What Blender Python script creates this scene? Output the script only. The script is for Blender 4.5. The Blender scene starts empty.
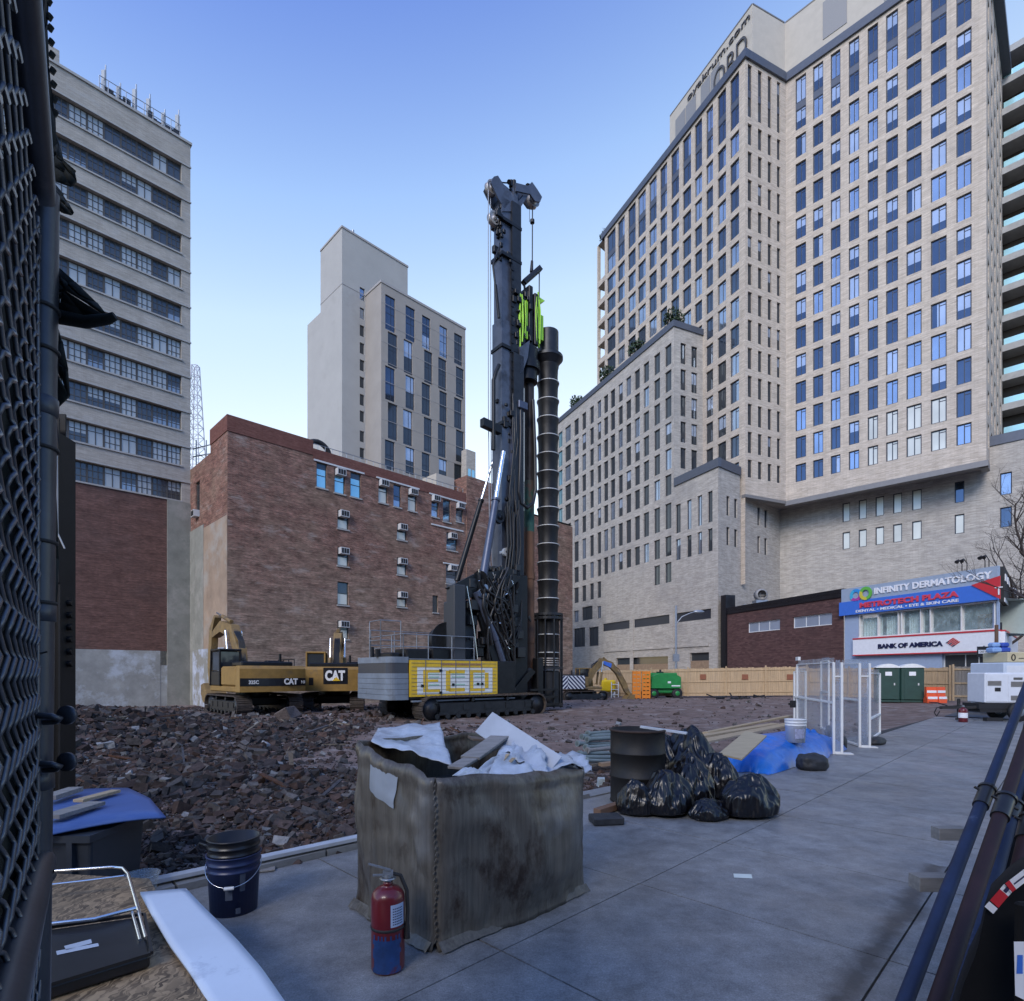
import bpy, math, random
from mathutils import Vector, Matrix, noise
random.seed(7)
R=random.random
def rr(a,b): return a+(b-a)*random.random()
sc=bpy.context.scene
COL=sc.collection
F=561.0; CX=512.0; HY=673.0; CH=1.65
def rad(d): return math.radians(d)
V=Vector
# ---------------------------------------------------------------- materials
def node_mat(name):
    m=bpy.data.materials.new(name); m.use_nodes=True
    nt=m.node_tree; b=nt.nodes['Principled BSDF']
    return m,nt,b
def L(nt,a,b): nt.links.new(a,b)
def hexc(c): return (c[0],c[1],c[2],1)
def M(name,col,rough=.7,metal=0,var=.2,vs=3,bump=0,bs=40,col2=None,c2lo=.55,c2hi=.7,stretch=None,spec=.5,coat=0,bd=.01):
    m,nt,b=node_mat(name)
    tc=nt.nodes.new('ShaderNodeTexCoord')
    mp=nt.nodes.new('ShaderNodeMapping'); L(nt,tc.outputs['Object'],mp.inputs['Vector'])
    if stretch: mp.inputs['Scale'].default_value=stretch
    n=nt.nodes.new('ShaderNodeTexNoise'); n.inputs['Scale'].default_value=vs; n.inputs['Detail'].default_value=6; n.inputs['Roughness'].default_value=.65
    L(nt,mp.outputs[0],n.inputs['Vector'])
    r=nt.nodes.new('ShaderNodeValToRGB')
    r.color_ramp.elements[0].position=.3; r.color_ramp.elements[1].position=.7
    r.color_ramp.elements[0].color=hexc([c*(1-var) for c in col]); r.color_ramp.elements[1].color=hexc([min(1,c*(1+var)) for c in col])
    L(nt,n.outputs['Fac'],r.inputs['Fac'])
    out=r.outputs['Color']
    if col2:
        n2=nt.nodes.new('ShaderNodeTexNoise'); n2.inputs['Scale'].default_value=vs*.6; n2.inputs['Detail'].default_value=8; n2.inputs['Roughness'].default_value=.7
        L(nt,mp.outputs[0],n2.inputs['Vector'])
        r2=nt.nodes.new('ShaderNodeValToRGB'); r2.color_ramp.elements[0].position=c2lo; r2.color_ramp.elements[1].position=c2hi
        L(nt,n2.outputs['Fac'],r2.inputs['Fac'])
        mx=nt.nodes.new('ShaderNodeMixRGB'); L(nt,r2.outputs['Color'],mx.inputs['Fac']); L(nt,out,mx.inputs['Color1']); mx.inputs['Color2'].default_value=hexc(col2)
        out=mx.outputs['Color']
    L(nt,out,b.inputs['Base Color'])
    b.inputs['Roughness'].default_value=rough; b.inputs['Metallic'].default_value=metal
    b.inputs['Specular IOR Level'].default_value=spec; b.inputs['Coat Weight'].default_value=coat
    if bump:
        n3=nt.nodes.new('ShaderNodeTexNoise'); n3.inputs['Scale'].default_value=bs; n3.inputs['Detail'].default_value=5
        L(nt,mp.outputs[0],n3.inputs['Vector'])
        bp=nt.nodes.new('ShaderNodeBump'); bp.inputs['Strength'].default_value=bump; bp.inputs['Distance'].default_value=bd
        L(nt,n3.outputs['Fac'],bp.inputs['Height']); L(nt,bp.outputs[0],b.inputs['Normal'])
    return m
def brick(name,c1,c2,mortar,bw=.2,bh=.067,fade=None,mott=None,stain=(.3,.25,.2),stain_lo=.5,stain_hi=.75,pale=None,msize=.012,vsq=.25,bias=0.0,streak=0.0):
    m,nt,b=node_mat(name)
    uv=nt.nodes.new('ShaderNodeUVMap'); uv.uv_map='UVMap'
    bk=nt.nodes.new('ShaderNodeTexBrick'); bk.inputs['Scale'].default_value=1
    bk.inputs['Brick Width'].default_value=bw; bk.inputs['Row Height'].default_value=bh; bk.inputs['Mortar Size'].default_value=msize
    bk.inputs['Mortar Smooth'].default_value=.3; bk.inputs['Bias'].default_value=bias
    bk.inputs['Color1'].default_value=hexc(c1); bk.inputs['Color2'].default_value=hexc(c2); bk.inputs['Mortar'].default_value=hexc(mortar)
    L(nt,uv.outputs[0],bk.inputs['Vector'])
    def nz(scale,detail,sx=1,sy=1):
        mp=nt.nodes.new('ShaderNodeMapping'); mp.inputs['Scale'].default_value=(sx,sy,1); L(nt,uv.outputs[0],mp.inputs['Vector'])
        n=nt.nodes.new('ShaderNodeTexNoise'); n.inputs['Scale'].default_value=scale; n.inputs['Detail'].default_value=detail; n.inputs['Roughness'].default_value=.7
        L(nt,mp.outputs[0],n.inputs['Vector']); return n
    def ramp(n,lo,hi,a=(0,0,0,1),c=(1,1,1,1)):
        r=nt.nodes.new('ShaderNodeValToRGB'); r.color_ramp.elements[0].position=lo; r.color_ramp.elements[1].position=hi
        r.color_ramp.elements[0].color=a; r.color_ramp.elements[1].color=c
        L(nt,n.outputs['Fac'],r.inputs['Fac']); return r
    def mix(kind,fac,a,c,const=None):
        x=nt.nodes.new('ShaderNodeMixRGB'); x.blend_type=kind
        if isinstance(fac,(int,float)): x.inputs['Fac'].default_value=fac
        else: L(nt,fac,x.inputs['Fac'])
        L(nt,a,x.inputs['Color1'])
        if const: x.inputs['Color2'].default_value=hexc(const)
        else: L(nt,c,x.inputs['Color2'])
        return x.outputs[0]
    o=bk.outputs['Color']
    # broad soot and patching
    o=mix('MIX',ramp(nz(.16,8,1,1.2),stain_lo,stain_hi).outputs[0],o,None,stain)
    if fade:
        sx=nt.nodes.new('ShaderNodeSeparateXYZ'); L(nt,uv.outputs[0],sx.inputs[0])
        mr=nt.nodes.new('ShaderNodeMapRange'); mr.inputs['From Min'].default_value=fade[1]; mr.inputs['From Max'].default_value=fade[0]; L(nt,sx.outputs[1],mr.inputs['Value'])
        nn_=nz(.5,8,1,1.5); ml=nt.nodes.new('ShaderNodeMath'); ml.operation='MULTIPLY'; L(nt,mr.outputs[0],ml.inputs[0]); L(nt,nn_.outputs['Fac'],ml.inputs[1]); m2=nt.nodes.new('ShaderNodeMath'); m2.operation='MULTIPLY'; L(nt,ml.outputs[0],m2.inputs[0]); m2.inputs[1].default_value=1.9; m2.use_clamp=True
        o=mix('MIX',m2.outputs[0],o,None,fade[2])
    if mott:
        o=mix('MULTIPLY',1.0,o,ramp(nz(1.1,10,.8,1.6),.36,.64,(1-mott,)*3+(1,),(1+mott*.75,)*3+(1,)).outputs[0])
        o=mix('MULTIPLY',1.0,o,ramp(nz(4.5,6,.6,2.4),.36,.64,(1-mott*.7,)*3+(1,),(1+mott*.5,)*3+(1,)).outputs[0])
    if pale: o=mix('MIX',ramp(nz(.6,9,.6,1.6),.56,.75).outputs[0],o,None,pale)
    # streaks along the courses
    s=ramp(nz(1.3,6,.35,7),.3,.7,(1-vsq,1-vsq,1-vsq,1),(1+vsq*.4,1+vsq*.4,1+vsq*.4,1))
    o=mix('MULTIPLY',1.0,o,s.outputs[0])
    # vertical weathering
    s2=ramp(nz(1.0,5,1.2,.08),.3,.72,(.84,.83,.82,1),(1.06,1.06,1.06,1))
    o=mix('MULTIPLY',.7,o,s2.outputs[0])
    L(nt,o,b.inputs['Base Color']); b.inputs['Roughness'].default_value=.9; b.inputs['Specular IOR Level'].default_value=.25
    bp=nt.nodes.new('ShaderNodeBump'); bp.inputs['Strength'].default_value=.4; bp.inputs['Distance'].default_value=.01
    L(nt,bk.outputs['Fac'],bp.inputs['Height']); bp.invert=True; L(nt,bp.outputs[0],b.inputs['Normal'])
    return m
def plain(name,col,rough=.6,metal=0,spec=.5,emit=0):
    m,nt,b=node_mat(name)
    n=nt.nodes.new('ShaderNodeTexNoise'); n.inputs['Scale'].default_value=6; n.inputs['Detail'].default_value=5
    tc=nt.nodes.new('ShaderNodeTexCoord'); L(nt,tc.outputs['Object'],n.inputs['Vector'])
    mx=nt.nodes.new('ShaderNodeMixRGB'); mx.inputs['Color1'].default_value=hexc([c*.88 for c in col]); mx.inputs['Color2'].default_value=hexc([min(1,c*1.1) for c in col])
    L(nt,n.outputs['Fac'],mx.inputs['Fac']); L(nt,mx.outputs[0],b.inputs['Base Color'])
    b.inputs['Roughness'].default_value=rough; b.inputs['Metallic'].default_value=metal; b.inputs['Specular IOR Level'].default_value=spec
    return m
def glass_pane(name,col,metal=.75,rough=.04):
    m,nt,b=node_mat(name)
    tc=nt.nodes.new('ShaderNodeTexCoord')
    n=nt.nodes.new('ShaderNodeTexNoise'); n.inputs['Scale'].default_value=.35; n.inputs['Detail'].default_value=3
    L(nt,tc.outputs['Object'],n.inputs['Vector'])
    mx=nt.nodes.new('ShaderNodeMixRGB'); mx.inputs['Color1'].default_value=hexc([c*.7 for c in col]); mx.inputs['Color2'].default_value=hexc([min(1,c*1.3) for c in col])
    L(nt,n.outputs['Fac'],mx.inputs['Fac']); L(nt,mx.outputs[0],b.inputs['Base Color'])
    b.inputs['Metallic'].default_value=metal; b.inputs['Roughness'].default_value=rough
    n2=nt.nodes.new('ShaderNodeTexNoise'); n2.inputs['Scale'].default_value=1.2; L(nt,tc.outputs['Object'],n2.inputs['Vector'])
    bp=nt.nodes.new('ShaderNodeBump'); bp.inputs['Strength'].default_value=.06; bp.inputs['Distance'].default_value=.05; L(nt,n2.outputs['Fac'],bp.inputs['Height']); L(nt,bp.outputs[0],b.inputs['Normal'])
    return m
def clear_mat(name,tint=(.8,.85,.9),fac=.25,rough=.15):
    m,nt,b=node_mat(name)
    out=nt.nodes['Material Output']
    b.inputs['Base Color'].default_value=hexc(tint); b.inputs['Roughness'].default_value=rough
    t=nt.nodes.new('ShaderNodeBsdfTransparent'); mx=nt.nodes.new('ShaderNodeMixShader')
    n=nt.nodes.new('ShaderNodeTexNoise'); n.inputs['Scale'].default_value=3; n.inputs['Detail'].default_value=6
    tc=nt.nodes.new('ShaderNodeTexCoord'); L(nt,tc.outputs['Object'],n.inputs['Vector'])
    mr=nt.nodes.new('ShaderNodeMapRange'); mr.inputs['From Min'].default_value=.3; mr.inputs['From Max'].default_value=.7
    mr.inputs['To Min'].default_value=fac*.6; mr.inputs['To Max'].default_value=min(1,fac*1.5)
    L(nt,n.outputs['Fac'],mr.inputs['Value']); L(nt,mr.outputs[0],mx.inputs['Fac'])
    L(nt,t.outputs[0],mx.inputs[1]); L(nt,b.outputs[0],mx.inputs[2]); L(nt,mx.outputs[0],out.inputs['Surface'])
    return m
# ---------------------------------------------------------------- mesh builder
BASIS={}
class MB:
    def __init__(s): s.v=[]; s.f=[]; s.m=[]; s.sm=[]; s.col=[]
    def poly(s,pts,mi=0,smooth=False):
        i=len(s.v); s.v.extend([tuple(p) for p in pts]); s.f.append(tuple(range(i,i+len(pts)))); s.m.append(mi); s.sm.append(smooth)
    def add(s,verts,faces,mi=0,smooth=False):
        i=len(s.v); s.v.extend([tuple(p) for p in verts])
        for f in faces: s.f.append(tuple(k+i for k in f)); s.m.append(mi); s.sm.append(smooth)
    def frame_box(s,o,ax,ay,az,mi=0):
        # o = corner, ax ay az full edge vectors
        o=V(o);ax=V(ax);ay=V(ay);az=V(az)
        p=[o,o+ax,o+ax+ay,o+ay,o+az,o+ax+az,o+ax+ay+az,o+ay+az]
        fs=[(0,3,2,1),(4,5,6,7),(0,1,5,4),(1,2,6,5),(2,3,7,6),(3,0,4,7)]
        if ax.cross(ay).dot(az)<0: fs=[tuple(reversed(f)) for f in fs]
        s.add(p,fs,mi)
    def box(s,x0,x1,y0,y1,z0,z1,mi=0): s.frame_box((x0,y0,z0),(x1-x0,0,0),(0,y1-y0,0),(0,0,z1-z0),mi)
    def bbox(s,x0,x1,y0,y1,z0,z1,b=.03,mi=0):
        # chamfered box: bevel on all edges
        X=[x0,x0+b,x1-b,x1];Y=[y0,y0+b,y1-b,y1];Z=[z0,z0+b,z1-b,z1]
        pts=[];
        def P(i,j,k): return (X[i],Y[j],Z[k])
        f=lambda *a: s.poly(a,mi)
        f(P(1,1,3),P(2,1,3),P(2,2,3),P(1,2,3)); f(P(1,1,0),P(1,2,0),P(2,2,0),P(2,1,0))
        f(P(1,0,1),P(2,0,1),P(2,0,2),P(1,0,2)); f(P(1,3,1),P(1,3,2),P(2,3,2),P(2,3,1))
        f(P(0,1,1),P(0,1,2),P(0,2,2),P(0,2,1)); f(P(3,1,1),P(3,2,1),P(3,2,2),P(3,1,2))
        for (k,kk) in ((2,3),(1,0)):
            f(P(1,0,k),P(2,0,k),P(2,1,kk),P(1,1,kk)); f(P(1,3,k),P(1,2,kk),P(2,2,kk),P(2,3,k))
            f(P(0,1,k),P(1,1,kk),P(1,2,kk),P(0,2,k)); f(P(3,1,k),P(3,2,k),P(2,2,kk),P(2,1,kk))
        for (i,ii) in ((1,0),(2,3)):
            f(P(i,0,1),P(i,0,2),P(ii,1,2),P(ii,1,1)); f(P(i,3,1),P(ii,2,1),P(ii,2,2),P(i,3,2))
            for (j,jj) in ((1,0),(2,3)):
                for (k,kk) in ((1,0),(2,3)):
                    f(P(ii,j,k),P(i,jj,k),P(i,j,kk))
    def cyl(s,p0,p1,r0,r1=None,n=12,mi=0,caps=True):
        if r1 is None: r1=r0
        p0=V(p0);p1=V(p1); d=(p1-p0)
        if d.length<1e-6: return
        d.normalize()
        a=d.orthogonal().normalized(); b=d.cross(a)
        v=[]
        for (p,r) in ((p0,r0),(p1,r1)):
            for i in range(n):
                t=2*math.pi*i/n; v.append(p+a*(r*math.cos(t))+b*(r*math.sin(t)))
        s.add(v,[(i,(i+1)%n,n+(i+1)%n,n+i) for i in range(n)],mi,True)
        if caps:
            if r0>0: s.poly([v[n-1-i] for i in range(n)],mi)
            if r1>0: s.poly([v[n+i] for i in range(n)],mi)
    def tube(s,pts,r,n=8,mi=0,r2=None,closed=False):
        pts=[V(p) for p in pts]; N=len(pts); v=[]
        up=None
        for i,p in enumerate(pts):
            if closed: d=(pts[(i+1)%N]-pts[i-1]).normalized()
            else: d=(pts[min(i+1,N-1)]-pts[max(i-1,0)]).normalized()
            if up is None: up=d.orthogonal().normalized()
            a=(up-d*up.dot(d)); a=a.normalized() if a.length>1e-5 else d.orthogonal().normalized()
            up=a; b=d.cross(a)
            rad_=r if r2 is None else r+(r2-r)*i/max(1,N-1)
            for k in range(n):
                t=2*math.pi*k/n; v.append(p+a*(rad_*math.cos(t))+b*(rad_*math.sin(t)))
        fs=[]
        for i in range(N if closed else N-1):
            j=(i+1)%N
            for k in range(n): fs.append((i*n+k,i*n+(k+1)%n,j*n+(k+1)%n,j*n+k))
        s.add(v,fs,mi,True)
        if not closed:
            s.poly([v[n-1-k] for k in range(n)],mi); s.poly([v[(N-1)*n+k] for k in range(n)],mi)
    def lathe(s,prof,c=(0,0,0),n=24,mi=0,axis='z',smooth=True):
        # prof list of (r,z)
        v=[];c=V(c)
        for (r,z) in prof:
            for k in range(n):
                t=2*math.pi*k/n
                if axis=='z': v.append(c+V((r*math.cos(t),r*math.sin(t),z)))
                elif axis=='y': v.append(c+V((r*math.cos(t),z,r*math.sin(t))))
                else: v.append(c+V((z,r*math.cos(t),r*math.sin(t))))
        fs=[]
        for i in range(len(prof)-1):
            for k in range(n): fs.append((i*n+k,i*n+(k+1)%n,(i+1)*n+(k+1)%n,(i+1)*n+k))
        s.add(v,fs,mi,smooth)
    def prism(s,pts,ext,mi=0):
        # pts polygon in 3D, extruded by vector ext
        pts=[V(p) for p in pts]; e=V(ext); n=len(pts)
        nrm=V((0,0,0))
        for i in range(n): nrm+=pts[i].cross(pts[(i+1)%n])
        if nrm.dot(e)>0: pts=list(reversed(pts))
        v=pts+[p+e for p in pts]
        s.add(v,[tuple(range(n)),tuple(range(2*n-1,n-1,-1))]+[((i+1)%n,i,n+i,n+(i+1)%n) for i in range(n)],mi)
    def build(s,name,mats,parent=None,local=False,label=None,cat=None,group=None,kind=None,base=None,bevel=0,colattr=None):
        me=bpy.data.meshes.new(name)
        top=parent is None
        off=V((0,0,0))
        if top and not local:
            if base is None:
                xs=[p[0] for p in s.v]; ys=[p[1] for p in s.v]; zs=[p[2] for p in s.v]
                off=V(((min(xs)+max(xs))/2,(min(ys)+max(ys))/2,min(zs)))
            else: off=V(base)
        vs=[(p[0]-off.x,p[1]-off.y,p[2]-off.z) for p in s.v] if off.length else s.v
        me.from_pydata(vs,[],s.f)
        if not isinstance(mats,(list,tuple)): mats=[mats]
        for m in mats: me.materials.append(m)
        me.polygons.foreach_set('material_index',[min(i,len(mats)-1) for i in s.m])
        me.polygons.foreach_set('use_smooth',s.sm)
        uvl=me.uv_layers.new(name='UVMap')
        uvs=[0.0]*(2*len(me.loops))
        me.update()
        for p in me.polygons:
            n=p.normal
            if abs(n.z)>.8: ta=(1,0,0); tb=(0,1,0)
            else:
                l=math.hypot(n.x,n.y) or 1; ta=(-n.y/l,n.x/l,0); tb=(0,0,1)
            for li in p.loop_indices:
                c=s.v[me.loops[li].vertex_index]
                uvs[2*li]=c[0]*ta[0]+c[1]*ta[1]; uvs[2*li+1]=c[2]*tb[2]+c[1]*tb[1]
        uvl.data.foreach_set('uv',uvs)
        if colattr is not None:
            ca=me.color_attributes.new('Col','FLOAT_COLOR','CORNER')
            flat=[]
            for p in me.polygons:
                c=colattr[p.index]; flat.extend([c[0],c[1],c[2],1]*p.loop_total)
            ca.data.foreach_set('color',flat)
        o=bpy.data.objects.new(name,me); COL.objects.link(o)
        if top:
            o.location=off; BASIS[o]=Matrix.Translation(off)
        else:
            o.parent=parent
            if not local:
                o.matrix_parent_inverse=BASIS[parent].inverted(); BASIS[o]=Matrix.Identity(4)
            else: BASIS[o]=BASIS[parent]
        if bevel:
            md=o.modifiers.new('bevel','BEVEL'); md.width=bevel; md.segments=2; md.limit_method='ANGLE'; md.angle_limit=rad(40)
        tag(o,label,cat,group,kind)
        return o
def tag(o,label=None,cat=None,group=None,kind=None):
    if label: o['label']=label
    if cat: o['category']=cat
    if group: o['group']=group
    if kind: o['kind']=kind
    return o
def thing(name,loc=(0,0,0),rz=0,label=None,cat=None,group=None):
    o=bpy.data.objects.new(name,None); COL.objects.link(o); o.location=loc; o.rotation_euler=(0,0,rz); o.empty_display_size=.2
    BASIS[o]=Matrix.Translation(V(loc))@Matrix.Rotation(rz,4,'Z')
    return tag(o,label,cat,group)
def children(o): return [c for c in bpy.data.objects if c.parent==o]
def copy_tree(o,parent=None):
    c=o.copy(); COL.objects.link(c)
    if parent: c.parent=parent
    for ch in children(o): copy_tree(ch,c)
    return c
def text(name,body,p0,du,dv,w,h,mat,parent,local=False,ext=.03,bold=0.0,shear=0.0):
    cu=bpy.data.curves.new('lettering','FONT'); cu.body=body; cu.size=1; cu.extrude=.5; cu.offset=bold; cu.shear=shear; cu.resolution_u=4
    t=bpy.data.objects.new('lettering',cu); COL.objects.link(t)
    bpy.context.view_layer.update()
    dg=bpy.context.evaluated_depsgraph_get(); me=bpy.data.meshes.new_from_object(t.evaluated_get(dg))
    bpy.data.objects.remove(t); 
    xs=[v.co.x for v in me.vertices]; ys=[v.co.y for v in me.vertices]
    x0,x1,y0,y1=min(xs),max(xs),min(ys),max(ys)
    du=V(du).normalized(); dv=V(dv).normalized(); dn=du.cross(dv)
    mb=MB()
    mb.v=[tuple(V(p0)+du*((v.co.x-x0)/(x1-x0)*w)+dv*((v.co.y-y0)/(y1-y0)*h)+dn*((v.co.z+.5)*ext)) for v in me.vertices]
    for p in me.polygons: mb.f.append(tuple(p.vertices)); mb.m.append(0); mb.sm.append(False)
    bpy.data.meshes.remove(me)
    return mb.build(name,mat,parent,local)
# ---------------------------------------------------------------- places
def G(px,py,z=0): 
    Y=(CH-z)*F/(py-HY); return V(((px-CX)/F*Y,Y,z))
def D(px,py,Y): return V(((px-CX)/F*Y,Y,CH+(HY-py)/F*Y))
DA=V((.7065,.7077,0)); DB=V((-.7077,.7065,0)); DC=V((-.407,.9134,0)); DD=V((.9134,.407,0))
class Pl:
    def __init__(s,p0,d,L_=None,p1=None):
        s.p=V((p0[0],p0[1],0))
        if p1 is not None: dd=V((p1[0],p1[1],0))-s.p; s.L=dd.length; s.d=dd.normalized()
        else: s.d=V(d).normalized(); s.L=L_
        s.n=V((s.d.y,-s.d.x,0))
    def pt(s,t,z,off=0): q=s.p+s.d*t+s.n*off; return V((q.x,q.y,z))
    def t(s,px):
        u=(px-CX)/F; return (u*s.p.y-s.p.x)/(s.d.x-u*s.d.y)
    def z(s,px,py):
        Y=s.p.y+s.d.y*s.t(px); return CH+(HY-py)/F*Y
    def op(s,x0,x1,y0,y1):
        xc=(x0+x1)/2; t0,t1=s.t(x0),s.t(x1)
        return (min(t0,t1),s.z(xc,y1),max(t0,t1),s.z(xc,y0))
def facade(mb,pl,t0,t1,z0,z1,ops,depth=.25,mi=0,rmi=None):
    if rmi is None: rmi=mi
    ops=[o for o in ops if o[0]>t0-1e-4 and o[2]<t1+1e-4 and o[1]>z0-1e-4 and o[3]<z1+1e-4]
    ts=sorted(set([round(t0,4),round(t1,4)]+[round(o[k],4) for o in ops for k in (0,2)]))
    # strips in t; in each strip merge z ranges
    for a,b in zip(ts[:-1],ts[1:]):
        c=(a+b)/2
        cut=sorted([(o[1],o[3]) for o in ops if o[0]-1e-4<c<o[2]+1e-4])
        z=z0
        for (lo,hi) in cut:
            if lo>z+1e-4: mb.poly([pl.pt(a,z),pl.pt(b,z),pl.pt(b,lo),pl.pt(a,lo)],mi)
            z=max(z,hi)
        if z1>z+1e-4: mb.poly([pl.pt(a,z),pl.pt(b,z),pl.pt(b,z1),pl.pt(a,z1)],mi)
    for (a,lo,b,hi) in ops:
        mb.poly([pl.pt(a,lo),pl.pt(a,lo,-depth),pl.pt(a,hi,-depth),pl.pt(a,hi)],rmi)
        mb.poly([pl.pt(b,lo,-depth),pl.pt(b,lo),pl.pt(b,hi),pl.pt(b,hi,-depth)],rmi)
        mb.poly([pl.pt(a,lo),pl.pt(b,lo),pl.pt(b,lo,-depth),pl.pt(a,lo,-depth)],rmi)
        mb.poly([pl.pt(a,hi,-depth),pl.pt(b,hi,-depth),pl.pt(b,hi),pl.pt(a,hi)],rmi)
def pbox(mb,pl,t0,t1,z0,z1,o0,o1,mi=0):
    mb.frame_box(pl.pt(t0,z0,o0),pl.d*(t1-t0),pl.n*(o1-o0),(0,0,z1-z0),mi)
# window: material slots 0 frame, 1.. glasses
def win(mb,pl,op,depth=.2,fw=.05,vm=(.5,),hm=(),g=1,g2=None,split=None,proud=.04):
    a,lo,b,hi=op; w=b-a; h=hi-lo
    d0=-depth-.01; d1=-depth+proud
    pbox(mb,pl,a+.003,a+fw,lo+.003,hi-.003,d0,d1); pbox(mb,pl,b-fw,b-.003,lo+.003,hi-.003,d0,d1)
    pbox(mb,pl,a+fw,b-fw,lo+.003,lo+fw,d0,d1); pbox(mb,pl,a+fw,b-fw,hi-fw,hi-.003,d0,d1)
    for v in vm: pbox(mb,pl,a+w*v-fw*.4,a+w*v+fw*.4,lo+fw,hi-fw,d0,d1-.004)
    for v in hm: 
        if isinstance(v,tuple): x0,x1,f=v
        else: x0,x1,f=0,1,v
        pbox(mb,pl,a+fw+(w-2*fw)*x0,a+fw+(w-2*fw)*x1,lo+h*f-fw*.35,lo+h*f+fw*.35,d0,d1-.008)
    z=-depth+.006
    if g2 is None: mb.poly([pl.pt(a,lo,z),pl.pt(b,lo,z),pl.pt(b,hi,z),pl.pt(a,hi,z)],g)
    else:
        s=split if split is not None else .5
        if s<0: # vertical split
            c=a+w*(-s)
            mb.poly([pl.pt(a,lo,z),pl.pt(c,lo,z),pl.pt(c,hi,z),pl.pt(a,hi,z)],g); mb.poly([pl.pt(c,lo,z),pl.pt(b,lo,z),pl.pt(b,hi,z),pl.pt(c,hi,z)],g2)
        else:
            c=lo+h*s
            mb.poly([pl.pt(a,lo,z),pl.pt(b,lo,z),pl.pt(b,c,z),pl.pt(a,c,z)],g); mb.poly([pl.pt(a,c,z),pl.pt(b,c,z),pl.pt(b,hi,z),pl.pt(a,hi,z)],g2)
class WinSet:
    """windows of one building: nearest/largest 100 as parts, the rest one part"""
    def __init__(s,root,mats,local=False): s.root=root; s.mats=mats; s.w=[]
    def add(s,pl,op,**k):
        c=pl.pt((op[0]+op[2])/2,(op[1]+op[3])/2); 
        vd=(V((0,0,CH))-c); fs=abs(vd.normalized().dot(pl.n))
        px=(c.x/c.y)*F+CX; py=HY-(c.z-CH)/c.y*F
        area=(op[2]-op[0])*(op[3]-op[1])*fs/(c.y*c.y)
        if px<-10 or px>1034 or py<-10: area*=.001
        s.w.append((area,pl,op,k))
    def done(s,n=98,name='window'):
        s.w.sort(key=lambda x:-x[0])
        for i,(a,pl,op,k) in enumerate(s.w[:n]):
            mb=MB(); win(mb,pl,op,**k); mb.build(name,s.mats,s.root)
        if len(s.w)>n:
            mb=MB()
            for (a,pl,op,k) in s.w[n:]: win(mb,pl,op,**k)
            mb.build('further_windows',s.mats,s.root,kind='stuff')
# ================================================================ MATERIALS (setting)
m_roman=brick('cream_roman_brick',(.54,.455,.365),(.66,.565,.465),(.44,.37,.30),.6,.1,stain=(.40,.35,.31),stain_lo=.55,stain_hi=.8,msize=.008,vsq=.30,mott=.10)
m_greybrick=brick('pale_grey_brick',(.44,.40,.35),(.56,.51,.445),(.37,.335,.295),.5,.1,stain=(.33,.31,.29),stain_lo=.5,stain_hi=.8,msize=.008,vsq=.30,mott=.12)
m_soffit=M('grey_soffit_metal',(.20,.19,.185),.55,.2,.08)
m_soffit2=M('pale_soffit_board',(.34,.31,.29),.7,0,.08)
m_coping=M('slate_grey_coping',(.09,.10,.125),.5,.3,.1)
m_frame=plain('dark_window_frame',(.035,.04,.055),.4,.3)
m_gblue=glass_pane('deep_blue_glass',(.09,.12,.17))
m_gsky=glass_pane('sky_reflecting_glass',(.33,.39,.48))
m_gblind=glass_pane('glass_over_white_blind',(.40,.46,.56),.4,.2)
m_gdark=glass_pane('dark_glass',(.07,.08,.09),.5,.06)
m_gwarm=glass_pane('glass_over_pale_curtain',(.60,.58,.50),.25,.3)
m_gteal=glass_pane('teal_glass',(.35,.62,.68),.6,.08)
m_stucco=M('cream_penthouse_panel',(.47,.42,.35),.85,0,.06,1.0)
m_louvre=M('grey_louvre',(.26,.25,.24),.6,.2,.12,8,stretch=(1,1,14))
m_concrete=M('board_marked_concrete',(.36,.35,.33),.85,0,.14,1.2,.3,12)
m_red=brick('dark_red_brick',(.18,.062,.045),(.36,.145,.10),(.32,.26,.21),.22,.075,stain=(.30,.195,.14),stain_lo=.45,stain_hi=.62,pale=(.50,.42,.36),vsq=.5,mott=.42,fade=(0,13,(.37,.285,.215)))
m_red2=brick('clean_red_brick',(.17,.06,.045),(.24,.10,.075),(.16,.09,.075),.22,.075,stain=(.13,.05,.04),vsq=.25)
m_brown=brick('brown_infill_brick',(.155,.075,.06),(.23,.115,.09),(.15,.10,.085),.22,.075,stain=(.13,.085,.075),vsq=.4,mott=.22)
m_spandrel=brick('buff_spandrel_brick',(.42,.385,.335),(.50,.46,.40),(.37,.34,.30),.22,.075,stain=(.38,.35,.30),stain_lo=.5,stain_hi=.75,pale=(.46,.45,.43),vsq=.25,mott=.10)
m_lowbrick=brick('dark_purple_brick',(.095,.048,.045),(.16,.085,.075),(.08,.05,.05),.4,.13,stain=(.10,.06,.055),vsq=.35)
m_plaster=M('pale_patched_render',(.30,.30,.28),.9,0,.25,.8,.3,8,col2=(.46,.49,.52),c2lo=.5,c2hi=.62)
m_cement=M('grey_green_cement',(.24,.235,.20),.9,0,.2,.9,.3,10,col2=(.33,.31,.27),c2lo=.5,c2hi=.65)
m_tan=M('tan_render',(.33,.24,.17),.9,0,.22,.7,.3,10,col2=(.36,.32,.27),c2lo=.5,c2hi=.65)
m_blacktile=M('black_tile',(.012,.012,.015),.3,0,.3,3)
m_steelwin=plain('rusted_steel_glazing_bar',(.07,.065,.06),.7)
m_white=plain('white_paint',(.72,.72,.70),.5)
m_offwhite=plain('weathered_white',(.55,.55,.54),.6)
m_galv=M('galvanised_steel',(.32,.34,.37),.45,.7,.15,8)
m_roof=M('dark_roof_membrane',(.08,.08,.08),.9)
m_shrub=M('dark_evergreen_leaf',(.035,.06,.025),.8,0,.4,6)
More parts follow.
